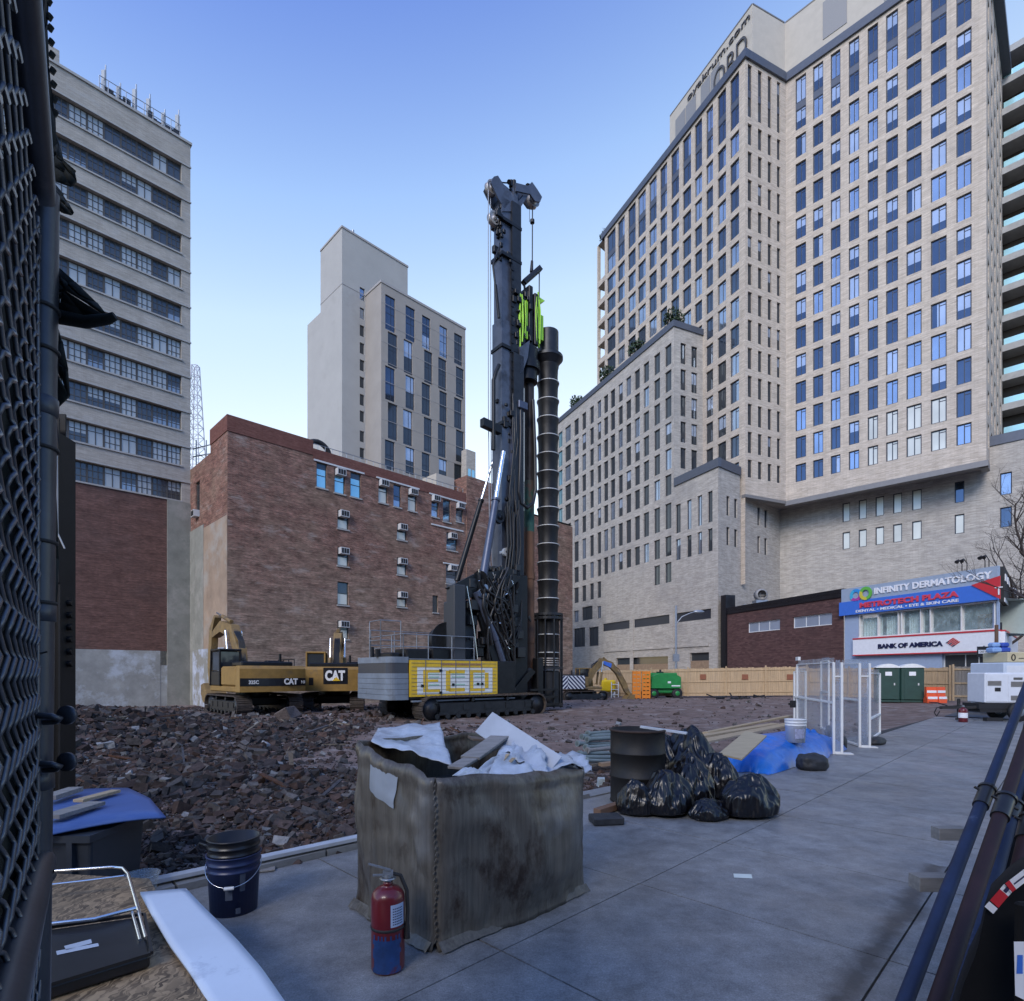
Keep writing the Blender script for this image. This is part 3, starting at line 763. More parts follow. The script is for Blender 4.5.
# low far building right of cream tower
mb=MB(); q=Pl(V((-9.4,110,0)),DA,6); pbox(mb,q,.6,3.0,0,CH+(HY-452)/F*112,-1.5,0); wf=mb.build('far_building',m_greybrick,label='small far grey building peeking out right of the cream tower',cat='building',base=(-8,112,0))
mb=MB(); pbox(mb,q,1.0,1.7,39.5,42,.003,.05); pbox(mb,q,2.0,2.7,39.5,42,.003,.05); mb.build('window',m_gteal,wf)
# ================================================================ CREAM TOWER (middle)
c_root=thing('cream_tower',(-30.3,100,0),label='slim pale tower behind the brick building, tall blank shaft and beige windowed front',cat='apartment building')
m_cream=M('pale_eifs_panel',(.375,.355,.325),.85,0,.05,.3,col2=(.335,.315,.285))
m_beige=M('beige_panel',(.31,.275,.24),.85,0,.08,.3)
C0=V((-30.3,100,0)); c1=Pl(C0,DA,13.97); c0=Pl(C0+DB*8.2,None,p1=C0)
zt=79.4+CH
mb=MB()
slit=[]
for i,py in enumerate((294,308,325.5,343,360,377,394.5,411,431,448)):
    if i: slit.append(c1.op(359.8,364.3,py,py+11))
so=slit; facade(mb,c1,0,c1.L,0,zt,so+[c1.op(359.8,364.8,288,300.5)],.3); facade(mb,c0,0,c0.L,0,zt,[],.2)
mb.poly([V((p.x,p.y,zt)) for p in (C0,c1.pt(c1.L,0),c1.pt(c1.L,0)+DB*8.2,c0.p)],1)
pR=Pl(c1.pt(c1.L,0),DB,8.2); mb.poly([pR.pt(0,0),pR.pt(8.2,0),pR.pt(8.2,zt),pR.pt(0,zt)])
cl=Pl(C0+DB*13.7,None,p1=C0+DB*8.2); zl=68+CH
mb.poly([cl.pt(0,0),cl.pt(cl.L,0),cl.pt(cl.L,zl),cl.pt(0,zl)])
mb.poly([V((p.x,p.y,zl)) for p in (cl.p,cl.pt(cl.L,0),cl.pt(cl.L,0)+DA*10,cl.p+DA*10)],1)
mb.build('shaft_wall',[m_cream,m_roof],c_root)
mb=MB(); pbox(mb,c1,-.1,c1.L+.1,zt,zt+.35,-.3,.12); pbox(mb,c0,0,c0.L-.02,zt,zt+.35,-.3,.12)
for z in (zt-10,): pbox(mb,c1,0,c1.L,z,z+.12,.003,.05); pbox(mb,c0,0,c0.L,z,z+.12,.003,.05)
mb.build('coping',m_soffit2,c_root)
for o in slit+[c1.op(359.8,364.8,288,300.5)]:
    mb=MB(); win(mb,c1,o,depth=.25,fw=.1,vm=(),g=4 if o[1]<66 else 2); mb.build('window',GL,c_root)
F0=V((-23.2,99.5,0)); f1=Pl(F0,DA,19.5); f0=Pl(F0+DB*5.4,None,p1=F0); zf=69.3+CH
mb=MB(); ops=[]
# zoom coords (scale 3.337, origin 180,200)
zz=[((685,718,322,437),(753,784,358,470),(808,835,390,497),(866,892,423,525),(915,942,449,550)),
 ((694,725,445,558),(747,776,470,580),(815,842,505,612),(862,889,530,633),(921,947,560,660)),
 ((685,717,558,670),(753,782,588,698),(807,835,613,718),(866,891,640,742),(915,941,663,763)),
 ((694,725,680,800),(745,775,702,818),(814,841,728,842),(861,888,748,858),(921,947,770,875)),
 ((684,716,802,900),(753,782,826,915),(807,834,845,925),(864,891,865,940),(915,940,882,950))]
for row in zz:
    for (a,b,c,d) in row: ops.append(f1.op(a/3.337+180,b/3.337+180,c/3.337+200,d/3.337+200))
low2=[]
for r in range(1,4):
    for o in ops[-5:]: low2.append((o[0],o[1]-7.2*r,o[2],o[1]-7.2*r+5.6))
facade(mb,f1,0,f1.L,0,zf,ops,.3); facade(mb,f0,0,f0.L,0,zf,[],.2)
mb.poly([V((p.x,p.y,zf)) for p in (F0,f1.pt(f1.L,0),f1.pt(f1.L,0)+DB*5.4,f0.p)],1)
mb.build('front_wall',[m_beige,m_roof],c_root)
mb=MB(); pbox(mb,f1,-.1,f1.L+.1,zf,zf+.4,-.3,.12); pbox(mb,f0,0,f0.L-.02,zf,zf+.4,-.3,.12)
for i in range(1,22): pbox(mb,f1,0,f1.L,zf-3.45*i,zf-3.45*i+.07,.003,.03)
mb.build('panel_joint',m_soffit2,c_root)
random.seed(5)
for i,o in enumerate(ops):
    mb=MB(); g=(1 if i in(0,1,10) else 2 if i in(3,) else 4)
    kw=dict(g=4,g2=3,split=.5) if R()<.2 else dict(g=g)
    if i==2: kw=dict(g=3,g2=1,split=.4)
    win(mb,f1,o,depth=.22,fw=.12,vm=(.62,),hm=(.5,.08),**kw); mb.build('window',GL,c_root)
p=c1.pt(2.7,zt+.35,-1); mb=MB(); mb.cyl(p,p+V((0,0,1.2)),.25); mb.build('roof_vent',m_galv,c_root)
# lattice mast far left
m_mast=plain('pale_mast_paint',(.5,.5,.55),.5)
mb=MB(); base=D(195.5,470,120); H=D(195.5,366,120).z
w0,w1=1.5,.55
def leg(k,z): 
    f=(z-base.z)/(H-base.z); w=w0+(w1-w0)*f; sx,sy=((-1,-1),(1,-1),(1,1),(-1,1))[k]; return V((base.x+sx*w,base.y+sy*w,z))
for k in range(4): mb.cyl(leg(k,20),leg(k,H),.12,n=5)
n=22
for i in range(n):
    z0=20+(H-20)*i/n; z1=20+(H-20)*(i+1)/n
    for k in range(4): mb.cyl(leg(k,z0),leg((k+1)%4,z1),.07,n=4); mb.cyl(leg(k,z1),leg((k+1)%4,z1),.07,n=4)
tag(mb.build('lattice_mast',m_mast,base=(base.x,base.y,20)),'thin pale lattice radio mast between the loft building and brick building','mast')
mb=MB(); p=pk.pt(0,bt,-6); q=D(203,458,50)
for dx in (-.6,.3): mb.cyl(q+V((dx,0,-2)),q+V((dx,0,1.6)),.05,n=6)
mb.cyl(q+V((-.9,0,.8)),q+V((.7,0,1.2)),.05,n=6); mb.cyl(q+V((-.9,0,.1)),q+V((.7,0,.4)),.05,n=6)
tag(mb.build('roof_aerial',m_galv),'small metal aerial frame on the lower left roof of the brick building','aerial')
# ================================================================ LOW BROWN BUILDING + BANK BUILDING
s_root=thing('low_brick_building',(25,53,0),label='low dark brown brick building with black tiled edge behind the wooden fence',cat='building')
lb=Pl(V((22.7,60,0)),None,p1=V((27.1,45.8,0))); hz=6.6+CH
ops=[lb.op(748,780,620,631.5),lb.op(793,832,613.5,626)]
ops=[(o[0],hz-2.55,o[2],hz-1.55) for o in ops]
mb=MB(); facade(mb,lb,0,lb.L,-.5,hz,ops,.25); e=lb.pt(lb.L,0)
mb.poly([V((p.x,p.y,hz)) for p in (lb.p,e,e+V((6,2.6,0)),lb.p+V((5,2.2,0)))])
mb.poly([lb.pt(0,-.5),lb.pt(0,hz),lb.pt(0,hz)+V((4,1.8,0)),lb.pt(0,-.5)+V((4,1.8,0))])
mb.build('wall',m_lowbrick,s_root)
for o in ops:
    mb=MB(); win(mb,lb,o,depth=.15,fw=.07,vm=(.33,.66),g=3); mb.build('window',[m_white]+GL[1:],s_root)
mb=MB(); pbox(mb,lb,.35,lb.L,hz+.002,hz+.3,-.3,.12); pbox(mb,lb,-.3,.5,-.5,hz+1.7,-1.0,.2); pbox(mb,lb,.51,lb.L,hz-.38,hz-.002,.003,.1); mb.build('black_tile_trim',m_blacktile,s_root)
# extractor fan on its roof
q=lb.pt(2.8,hz+.3,-2.2); fr=thing('roof_fan',q,label='grey round extractor fan on the low brown building roof',cat='fan')
mb=MB(); mb.box(q.x-.6,q.x+.6,q.y-.5,q.y+.5,q.z-.3,q.z+.6); mb.box(q.x-1.8,q.x+2.4,q.y-.3,q.y+.3,q.z-.3,q.z+.15); mb.build('housing',m_galv,fr)
mb=MB(); mb.lathe([(.45,-.5),(.60,-.5),(.62,-.3),(.60,.2),(0,.2)],(q.x,q.y,q.z+1.15),16,axis='y'); mb.box(q.x-.6,q.x+.6,q.y-.04,q.y,q.z+1.12,q.z+1.18); mb.box(q.x-.03,q.x+.03,q.y-.04,q.y,q.z+.6,q.z+1.7); mb.build('cowl',m_louvre,fr)
bk_root=thing('bank_building',(30,38,0),label='two storey blue bank and clinic building with shop signs and wide windows',cat='commercial building')
m_bluepanel=plain('pale_blue_metal_panel',(.34,.42,.56),.5,.1)
m_royal=plain('royal_blue_sign',(.05,.16,.58),.4)
m_signred=plain('sign_red',(.55,.03,.04),.4)
m_signwhite=plain('sign_white',(.78,.78,.80),.4)
m_navy=plain('navy_letters',(.012,.015,.06),.4)
Bn=V((30.95,35.7,0)); bp=Pl(V((27.13,45.75,0)),None,p1=Bn); be=Pl(Bn,DA,12.5)
bz=6.72+CH
def bo(x0,x1,y0,y1,xr=None):  # constant z op: z measured at xr
    xr=xr or x1; return (bp.t(x0),bp.z(xr,y1),bp.t(x1),bp.z(xr,y0))
zs_low=bp.z(1000,599.5); 
w_op=(bp.t(858.5),bp.z(995,629.5),bp.t(996.5),bp.z(995,600.5))
l_op=(bp.t(942),0.1,bp.t(993),bp.z(970,653.5))
mb=MB(); facade(mb,bp,0,bp.L,-.4,bz,[w_op,l_op],.35); facade(mb,be,0,be.L,-.4,bz,[(.3,w_op[1],be.L-.5,w_op[3]),],.3)
e=be.pt(be.L,0); mb.poly([V((p.x,p.y,bz)) for p in (bp.p,Bn,e,bp.p+DA*6)]); 
bwall=mb.build('wall',m_bluepanel,bk_root)
# interior: a floor, back wall and curtains seen through the glass
m_int=plain('pale_interior_wall',(.42,.50,.48),.9); m_curt=M('pale_green_curtain',(.42,.52,.48),.8,0,.25,3,stretch=(14,14,.2)); m_door=plain('tan_door',(.42,.27,.14),.6)
mb=MB(); a,lo,b,hi=w_op
mb.poly([bp.pt(a-.5,lo-.3,-3.2),bp.pt(b+.4,lo-.3,-3.2),bp.pt(b+.4,hi+.3,-3.2),bp.pt(a-.5,hi+.3,-3.2)])
mb.poly([bp.pt(a-.5,lo-.2,-.3),bp.pt(b,lo-.2,-.3),bp.pt(b,lo-.2,-3.2),bp.pt(a-.5,lo-.2,-3.2)]); mb.poly([bp.pt(a-.5,hi+.2,-.3),bp.pt(b,hi+.2,-.3),bp.pt(b,hi+.2,-3.2),bp.pt(a-.5,hi+.2,-3.2)])
inn=mb.build('interior',m_int,bk_root)
mb=MB(); L0=b-a
for (u0,u1) in ((0.0,.17),(.2,.33),(.38,.5)):
    n=14; 
    for i in range(n):
        x0=a+L0*(u0+(u1-u0)*i/n); x1=a+L0*(u0+(u1-u0)*(i+1)/n); o0=-.55+.08*(i%2); o1=-.55+.08*((i+1)%2)
        mb.poly([bp.pt(x0,lo,o0),bp.pt(x1,lo,o1),bp.pt(x1,hi-.3,o1),bp.pt(x0,hi-.3,o0)])
mb.build('curtain',m_curt,inn)
mb=MB(); pbox(mb,bp,a+L0*.70,a+L0*.79,lo-.2,lo+1.35,-3.19,-3.1); mb.build('door',m_door,inn)
mb=MB()
for u0,h in ((.86,.35),(.91,.55),(.88,.9)): 
    p=bp.pt(a+L0*u0,lo,-1.5); mb.box(p.x-.25,p.x+.25,p.y-.2,p.y+.2,lo-.1,lo+h)
mb.build('office_chair',plain_black,inn)
m_clear=clear_mat('shop_glass',(.55,.7,.72),.28,.05)
fr_=MB(); vs_=[.165,.33,.355,.5,.57,.78]
pbox(fr_,bp,a,b,lo,lo+.08,-.34,.02); pbox(fr_,bp,a,b,hi-.08,hi,-.34,.02)
for v in [0.004]+vs_+[.985]: pbox(fr_,bp,a+L0*v,a+L0*v+.07,lo+.08,hi-.08,-.34,.0)
fw_=fr_.build('window',m_white,bk_root)
mb=MB(); mb.poly([bp.pt(a,lo,-.2),bp.pt(b,lo,-.2),bp.pt(b,hi,-.2),bp.pt(a,hi,-.2)]); mb.build('pane',m_clear,fw_)
o=l_op; mb=MB(); win(mb,bp,o,depth=.25,fw=.06,vm=(.44,.7),hm=(.62,),g=5,g2=4,split=.5); mb.build('window',[m_white]+GL[1:],bk_root)
mb=MB(); win(mb,be,(.3,w_op[1],be.L-.5,w_op[3]),depth=.2,fw=.06,vm=[i/12 for i in range(1,12)],g=5); mb.build('window',[m_soffit]+GL[1:],bk_root)
# signs
mb=MB(); z1=bz+.08; zm=bp.z(1000,582.5); zlo=w_op[3]+.02
pbox(mb,bp,-.1,bp.L+.1,zm,z1,.01,.25); sg=mb.build('sign_board',plain('grey_blue_sign',(.30,.36,.45),.5),bk_root)
mb=MB(); pbox(mb,be,.3,be.L,zlo-.1,z1,.01,.25); s2=mb.build('side_sign',plain_black,bk_root)
for k in range(5):
    text('lettering','KIDS DENTAL CARE'[k*3:k*3+3] or 'X',be.pt(1.2+k*2.1,zm+.35,.26),be.d,(0,0,1),1.6,.45,m_signwhite,s2,ext=.03) if False else None
mb=MB()
for k in range(6): pbox(mb,be,.9+k*1.8,2.1+k*1.8,zm+.2,zm+.65,.252,.3)
mb.build('white_characters',m_signwhite,s2)
mb=MB(); pbox(mb,be,.35,be.L,zlo-.1,zlo+.15,.255,.29); mb.build('white_edge',m_signwhite,s2)
text('lettering','INFINITY DERMATOLOGY',bp.pt(bp.t(877),zm+.30,.26),bp.d,(0,0,1),bp.t(995)-bp.t(877),.48,m_signwhite,sg,ext=.06,bold=.03)
# rings
mb=MB()
def ring(cx,cz,r,w,mi,off):
    pr=[];n=28
    for i in range(n):
        t0=2*math.pi*i/n;t1=2*math.pi*(i+1)/n
        q=[bp.pt(cx+rr_*math.cos(t),cz+rr_*math.sin(t),off) for (rr_,t) in ((r,t0),(r+w,t0),(r+w,t1),(r,t1))]
        mb.prism(q,bp.n*.05,mi if not callable(mi) else mi(i))
ring(bp.t(857)+.12,zm+.42,.26,.24,lambda i:0 if i<9 else 1 if i<17 else 2,.27)
ring(bp.t(867)+.15,zm+.46,.28,.24,lambda i:3 if i<12 else 4 if i<22 else 3,.33)
mb.build('ring_logo',[plain('logo_blue',(.03,.25,.6)),plain('logo_cyan',(.05,.4,.6)),plain('logo_magenta',(.4,.05,.3)),plain('logo_green',(.12,.42,.06)),plain('logo_yellow',(.6,.5,.05))],sg)
mb=MB(); pbox(mb,bp,-.25,bp.L+.05,zlo,zm-.004,.01,.32); sb=mb.build('sign_board',m_royal,bk_root,label='royal blue sign strip with red lettering')
text('lettering','METROTECH PLAZA',bp.pt(bp.t(863),zlo+.44,.33),bp.d,(0,0,1),bp.t(962)-bp.t(863),.42,plain('pink_red_letters',(.62,.05,.09)),sb,ext=.06,bold=.04)
text('lettering','DENTAL \u2022 MEDICAL \u2022 EYE & SKIN CARE',bp.pt(bp.t(859),zlo+.12,.33),bp.d,(0,0,1),bp.t(962)-bp.t(859),.2,m_signwhite,sb,ext=.03,bold=.02)
mb=MB(); t0=bp.t(975)
mb.prism([bp.pt(t0,zm+.02,.33),bp.pt(bp.L+.3,zlo+.0,.33),bp.pt(bp.L+.3,zm+.38,.33)],bp.n*.06); rt=mb.build('red_triangle',m_signred,sb)
text('lettering','T',bp.pt(bp.t(999),zlo+.27,.4),bp.d,(0,0,1),.42,.5,m_signwhite,rt,ext=.03)
zb1=bp.z(995,631.5); zb0=bp.z(995,650.5)
ta=bp.t(855.5)
mb=MB(); pbox(mb,bp,ta,bp.L+.12,zb0,zb1,.01,.3); bs=mb.build('sign_board',m_signwhite,bk_root,label='white bank sign strip with red trim')
mb=MB(); pbox(mb,bp,ta,bp.L+.12,zb1+.002,zb1+.1,.01,.34); pbox(mb,bp,ta,bp.L+.12,zb0-.08,zb0-.002,.01,.34); pbox(mb,be,.32,be.L,zb1+.002,zb1+.1,.01,.34); pbox(mb,be,.32,be.L,zb0-.08,zb0-.002,.01,.34); mb.build('red_trim',m_signred,bs)
mb=MB(); pbox(mb,be,.32,be.L,zb0,zb1,.01,.3); mb.build('side_board',m_signwhite,bs)
text('lettering','BANK OF AMERICA',bp.pt(bp.t(881),(zb0+zb1)/2-.2,.31),bp.d,(0,0,1),bp.t(946)-bp.t(881),.36,m_navy,bs,ext=.04,bold=.05)
mb=MB(); fx=bp.t(949); fw2=bp.t(964)-fx; fz=(zb0+zb1)/2
for r in range(5):
    # skewed flag of alternating stripes: lozenge split
    for c in range(3):
        u0=c/3;u1=(c+1)/3; v0=r/5; v1=v0+.13
        def q(u,v): return bp.pt(fx+fw2*(.5*u+.5*v+.0),fz+.36*(u-v)*.9+.02,.31)
        mb.prism([q(u0,v0),q(u1-.02,v0),q(u1-.02,v1),q(u0,v1)],bp.n*.03,(1 if (c==0 and r%2==0) else 0))
mb.build('flag_logo',[m_signred,m_navy],bs)
# pigeons / flood lamps on the sign top
for i,px in enumerate((962,967,985,989)):
    t=bp.t(px); p=bp.pt(t,z1,.0)
    r_=thing('sign_lamp',p,label=['leftmost','second','third','rightmost'][i]+' of the small flood lamps above the shop sign',cat='lamp',group='lamps above the shop sign')
    mb=MB(); mb.tube([p,p+V((0,0,.5)),p+bp.n*.3+V((0,0,.75))],.03,6); mb.build('arm',plain_black,r_)
    mb=MB(); q=p+bp.n*.35+V((0,0,.75)); mb.cyl(q,q+bp.n*.2-V((0,0,.15)),.06,.13,10); mb.build('lamp_head',plain_black,r_)
# ================================================================ GROUND
def cl01(x): return max(0.0,min(1.0,x))
def bedge(a): return -4.75+ (cl01((a-3)/14))*1.1
def ab(X,Y): return ((X+Y)*.7071,(X-Y)*.7071)
def XY(a,b,z=0): return V(((a+b)*.7071,(a-b)*.7071,z))
def gz(X,Y):
    a,b=ab(X,Y); d=bedge(a)-b
    z=-.10-.10*cl01(d/4)
    z-=.044*max(0,min(Y,44)-26)*cl01((4-X)/18)
    z-=.10*cl01((Y-28)/14)
    z+=.95*math.exp(-((X+10.9)/3.3)**2-((Y-13.5)/4.5)**2)
    z+=.35*math.exp(-((X+4.6)/2.2)**2-((Y-8.4)/2.6)**2)
    z*=cl01((24-X)/9) if X>15 else 1
    f=cl01(d/1.2)
    n=noise.noise(V((X*.5,Y*.5,0)))*.10+noise.noise(V((X*1.7,Y*1.7,3)))*.05
    return z*(.35+.65*f)+n*f*(1 if X<15 else cl01((24-X)/9))
m_dirt=M('churned_brown_dirt',(.145,.100,.084),.95,0,.5,2.2,1.0,9,col2=(.26,.22,.205),c2lo=.52,c2hi=.66,bd=.05)
mb=MB()
xs=[-60+i*2.5 for i in range(12)]+[-30+i*.3 for i in range(190)]+[27+i*2.5 for i in range(16)]
ys=[-6+i*.3 for i in range(150)]+[39+i*1.5 for i in range(50)]
W=len(xs)
for y in ys:
    for x in xs:
        a,b=ab(x,y); d=bedge(a)-b
        z=gz(x,y)
        if d<-.15 and a<27 : z=min(z,-.18)
        if d<0 and a>=27: z=min(z,-.004)
        mb.v.append((x,y,z))
for j in range(len(ys)-1):
    for i in range(W-1):
        mb.f.append((j*W+i,j*W+i+1,(j+1)*W+i+1,(j+1)*W+i)); mb.m.append(0); mb.sm.append(True)
mb.build('construction_ground',m_dirt,local=True,kind='structure')
# far ground sheet
mb=MB(); mb.poly([(-3000,-3000,-1.6),(3000,-3000,-1.6),(3000,3000,-1.6),(-3000,3000,-1.6)]); mb.build('ground',M('distant_ground',(.07,.065,.06),.95,0,.2,.05),local=True,kind='structure')
# sidewalk: concrete slabs, joints cut as real grooves
m,nt,bs_=node_mat('worn_sidewalk_concrete'); m_walk=m
tc=nt.nodes.new('ShaderNodeTexCoord')
def NZ(scale,det=6,rough=.65,vec=None):
    n=nt.nodes.new('ShaderNodeTexNoise'); n.inputs['Scale'].default_value=scale; n.inputs['Detail'].default_value=det; n.inputs['Roughness'].default_value=rough
    L(nt,vec or tc.outputs['Object'],n.inputs['Vector']); return n
def RP(src,lo,hi,a=(0,0,0,1),c=(1,1,1,1)):
    r=nt.nodes.new('ShaderNodeValToRGB'); r.color_ramp.elements[0].position=lo; r.color_ramp.elements[1].position=hi; r.color_ramp.elements[0].color=a; r.color_ramp.elements[1].color=c; L(nt,src,r.inputs['Fac']); return r.outputs[0]
def MX(kind,fac,a,b):
    x=nt.nodes.new('ShaderNodeMixRGB'); x.blend_type=kind
    for s,k in ((fac,'Fac'),(a,'Color1'),(b,'Color2')):
        if isinstance(s,(int,float)): x.inputs[k].default_value=s
        elif isinstance(s,tuple): x.inputs[k].default_value=s
        else: L(nt,s,x.inputs[k])
    return x.outputs[0]
base=RP(NZ(.45,9,.7).outputs['Fac'],.3,.7,(.145,.15,.155,1),(.255,.26,.265,1))
base=MX('MULTIPLY',1.0,base,RP(NZ(60,4).outputs['Fac'],.3,.7,(.85,.85,.85,1),(1.12,1.12,1.12,1)))
base=MX('MULTIPLY',1.0,base,RP(NZ(1.3,12,.82).outputs['Fac'],.34,.68,(.74,.74,.75,1),(1.30,1.30,1.30,1)))
base=MX('MULTIPLY',1.0,base,RP(NZ(4.5,10,.8).outputs['Fac'],.36,.64,(.70,.70,.71,1),(1.22,1.22,1.22,1)))
base=MX('MIX',RP(NZ(26,6,.8).outputs['Fac'],.66,.74),base,(.10,.10,.105,1))
vc=nt.nodes.new('ShaderNodeTexVoronoi'); vc.feature='DISTANCE_TO_EDGE'; vc.inputs['Scale'].default_value=.55
wv=nt.nodes.new('ShaderNodeVectorMath'); wv.operation='MULTIPLY_ADD'; L(nt,NZ(3,8,.7).outputs['Color'],wv.inputs[0]); wv.inputs[1].default_value=(.5,.5,0); L(nt,tc.outputs['Object'],wv.inputs[2]); L(nt,wv.outputs[0],vc.inputs['Vector'])
ck=RP(vc.outputs['Distance'],.002,.009,(1,1,1,1),(0,0,0,1)); ckm=MX('MULTIPLY',1.0,ck,RP(NZ(.35,3).outputs['Fac'],.56,.66))
base=MX('MIX',ckm,base,(.09,.09,.092,1))
base=MX('MULTIPLY',1.0,base,RP(NZ(110,3,.8).outputs['Fac'],.35,.65,(.72,.72,.72,1),(1.25,1.25,1.25,1)))
base=MX('MIX',RP(NZ(.8,9,.75).outputs['Fac'],.30,.42,(.8,.8,.8,1),(0,0,0,1)),base,(.11,.112,.118,1))
# wet stain along one joint (b=-.75) between a=2.2 and 5.6
sep=nt.nodes.new('ShaderNodeSeparateXYZ')
wn=NZ(2.3,6,.7); 
mp=nt.nodes.new('ShaderNodeVectorMath'); mp.operation='ADD'; L(nt,tc.outputs['Object'],mp.inputs[0])
sc_=nt.nodes.new('ShaderNodeVectorMath'); sc_.operation='SCALE'; sc_.inputs['Scale'].default_value=.28; L(nt,wn.outputs['Color'],sc_.inputs[0]); L(nt,sc_.outputs[0],mp.inputs[1]); L(nt,mp.outputs[0],sep.inputs[0])
def MA(op,a,b=None):
    x=nt.nodes.new('ShaderNodeMath'); x.operation=op
    for i,s in enumerate((a,b)):
        if s is None: continue
        if isinstance(s,(int,float)): x.inputs[i].default_value=s
        else: L(nt,s,x.inputs[i])
    return x.outputs[0]
bb=MA('MULTIPLY',MA('SUBTRACT',sep.outputs[0],sep.outputs[1]),.7071)
db=MA('ABSOLUTE',MA('ADD',bb,.82))
aa=MA('MULTIPLY',MA('ADD',sep.outputs[0],sep.outputs[1]),.7071)
ma=MA('LESS_THAN',MA('ABSOLUTE',MA('SUBTRACT',aa,4.3)),1.9)
mask=MA('MULTIPLY',MA('SUBTRACT',1.0,MA('MINIMUM',MA('MULTIPLY',db,7.0),1.0)),ma)
maskc=RP(MA('MULTIPLY',mask,NZ(1.9,8,.75).outputs['Fac']),.12,.42)
base=MX('MIX',maskc,base,(.05,.051,.055,1))
L(nt,base,bs_.inputs['Base Color'])
rg=RP(NZ(1.4,6).outputs['Fac'],.35,.65,(.30,.30,.30,1),(.58,.58,.58,1)); L(nt,rg,bs_.inputs['Roughness'])
bp_=nt.nodes.new('ShaderNodeBump'); bp_.inputs['Strength'].default_value=.35; bp_.inputs['Distance'].default_value=.006; L(nt,NZ(35,6).outputs['Fac'],bp_.inputs['Height']); L(nt,bp_.outputs[0],bs_.inputs['Normal'])
mb=MB()
g=.006
random.seed(3)
A=[-6]+[2.31+1.5*i for i in range(-5,17)]
Bl=[-2.4,-.75,.9,2.55,4.2,5.85,7.5,9.15,10.8,12.45,14.1]
for i in range(len(A)-1):
    a0,a1=A[i]+g,A[i+1]-g
    for j in range(-1,len(Bl)-1):
        b1=Bl[j+1]-g
        if j==-1: e0,e1=bedge(a0),bedge(a1)
        else: e0=e1=Bl[j]+g
        dz=rr(-.0015,.0015)
        P=[XY(a0,e0,dz),XY(a0,b1,dz),XY(a1,b1,dz),XY(a1,e1,dz)]
        mb.poly(P)
        for k in range(4):
            p,q=P[k],P[(k+1)%4]; mb.poly([q,p,p+V((0,0,-.02)),q+V((0,0,-.02))])
P=[XY(-6,bedge(-6)),XY(-6,14.1),XY(26.8,14.1),XY(26.8,bedge(26.8))]
mb.poly([XY(-6,bedge(-6),-.018),XY(-6,14.1,-.018),XY(26.8,14.1,-.018),XY(26.8,bedge(26.8),-.018)],1)
mb.poly([XY(-6,bedge(-6),-.018),XY(26.8,bedge(26.8),-.018),XY(26.8,bedge(26.8),-.25),XY(-6,bedge(-6),-.25)],1)
for p in range(1): pass
m_joint=M('dark_joint_grit',(.03,.03,.032),.95,0,.3,20)
mb.build('sidewalk',[m_walk,m_joint],local=True,kind='structure')
# street beyond
m_asph=M('old_asphalt',(.07,.072,.078),.8,0,.25,1.5,.4,40)
mb=MB()
mb.poly([XY(26.9,-3.5,.0),XY(26.9,40,.0),XY(80,40,.0),XY(80,-3.5,.0)]); mb.build('road',m_asph,local=True,kind='structure')
mb=MB(); mb.poly([XY(-30,14.2,-.1),XY(26.8,14.2,-.1),XY(26.8,60,-.1),XY(-30,60,-.1)]); mb.build('street_lane',m_asph,local=True,kind='structure')
# ---- rubble
m,nt,bs_=node_mat('broken_masonry'); m_rub=m
at=nt.nodes.new('ShaderNodeAttribute'); at.attribute_name='Col'
tc=nt.nodes.new('ShaderNodeTexCoord')
o=MX('MULTIPLY',1.0,at.outputs['Color'],RP(NZ(14,6).outputs['Fac'],.3,.7,(.5,.5,.5,1),(1.25,1.2,1.15,1)))
L(nt,o,bs_.inputs['Base Color']); bs_.inputs['Roughness'].default_value=.9; bs_.inputs['Specular IOR Level'].default_value=.3
bp_=nt.nodes.new('ShaderNodeBump'); bp_.inputs['Strength'].default_value=.6; bp_.inputs['Distance'].default_value=.01; L(nt,NZ(50,5).outputs['Fac'],bp_.inputs['Height']); L(nt,bp_.outputs[0],bs_.inputs['Normal'])
pal=[(.055,.037,.032),(.066,.043,.036),(.082,.052,.042),(.046,.040,.038),(.075,.068,.066),(.12,.11,.105),(.048,.043,.043),(.075,.055,.05),(.06,.047,.045)]
def stone(mb,cols,c,sx,sy,sz,col):
    rot=Matrix.Rotation(rr(0,6.28),3,'Z')@Matrix.Rotation(rr(-.6,.6),3,'X')@Matrix.Rotation(rr(-.6,.6),3,'Y')
    p=[]
    for k in range(8):
        s=V(((1 if k in(1,2,5,6) else -1)*sx,(1 if k in(2,3,6,7) else -1)*sy,(1 if k>3 else -1)*sz))
        s=V((s.x*rr(.55,1),s.y*rr(.55,1),s.z*rr(.6,1)))
        p.append(rot@s+c)
    fs=[(0,3,2,1),(4,5,6,7),(0,1,5,4),(1,2,6,5),(2,3,7,6),(3,0,4,7)]
    i=len(mb.v); mb.v.extend([tuple(q) for q in p])
    for f in fs: mb.f.append(tuple(i+k for k in f)); mb.m.append(0); mb.sm.append(False); cols.append(col)
random.seed(21)
mb=MB(); cols=[]
n=0
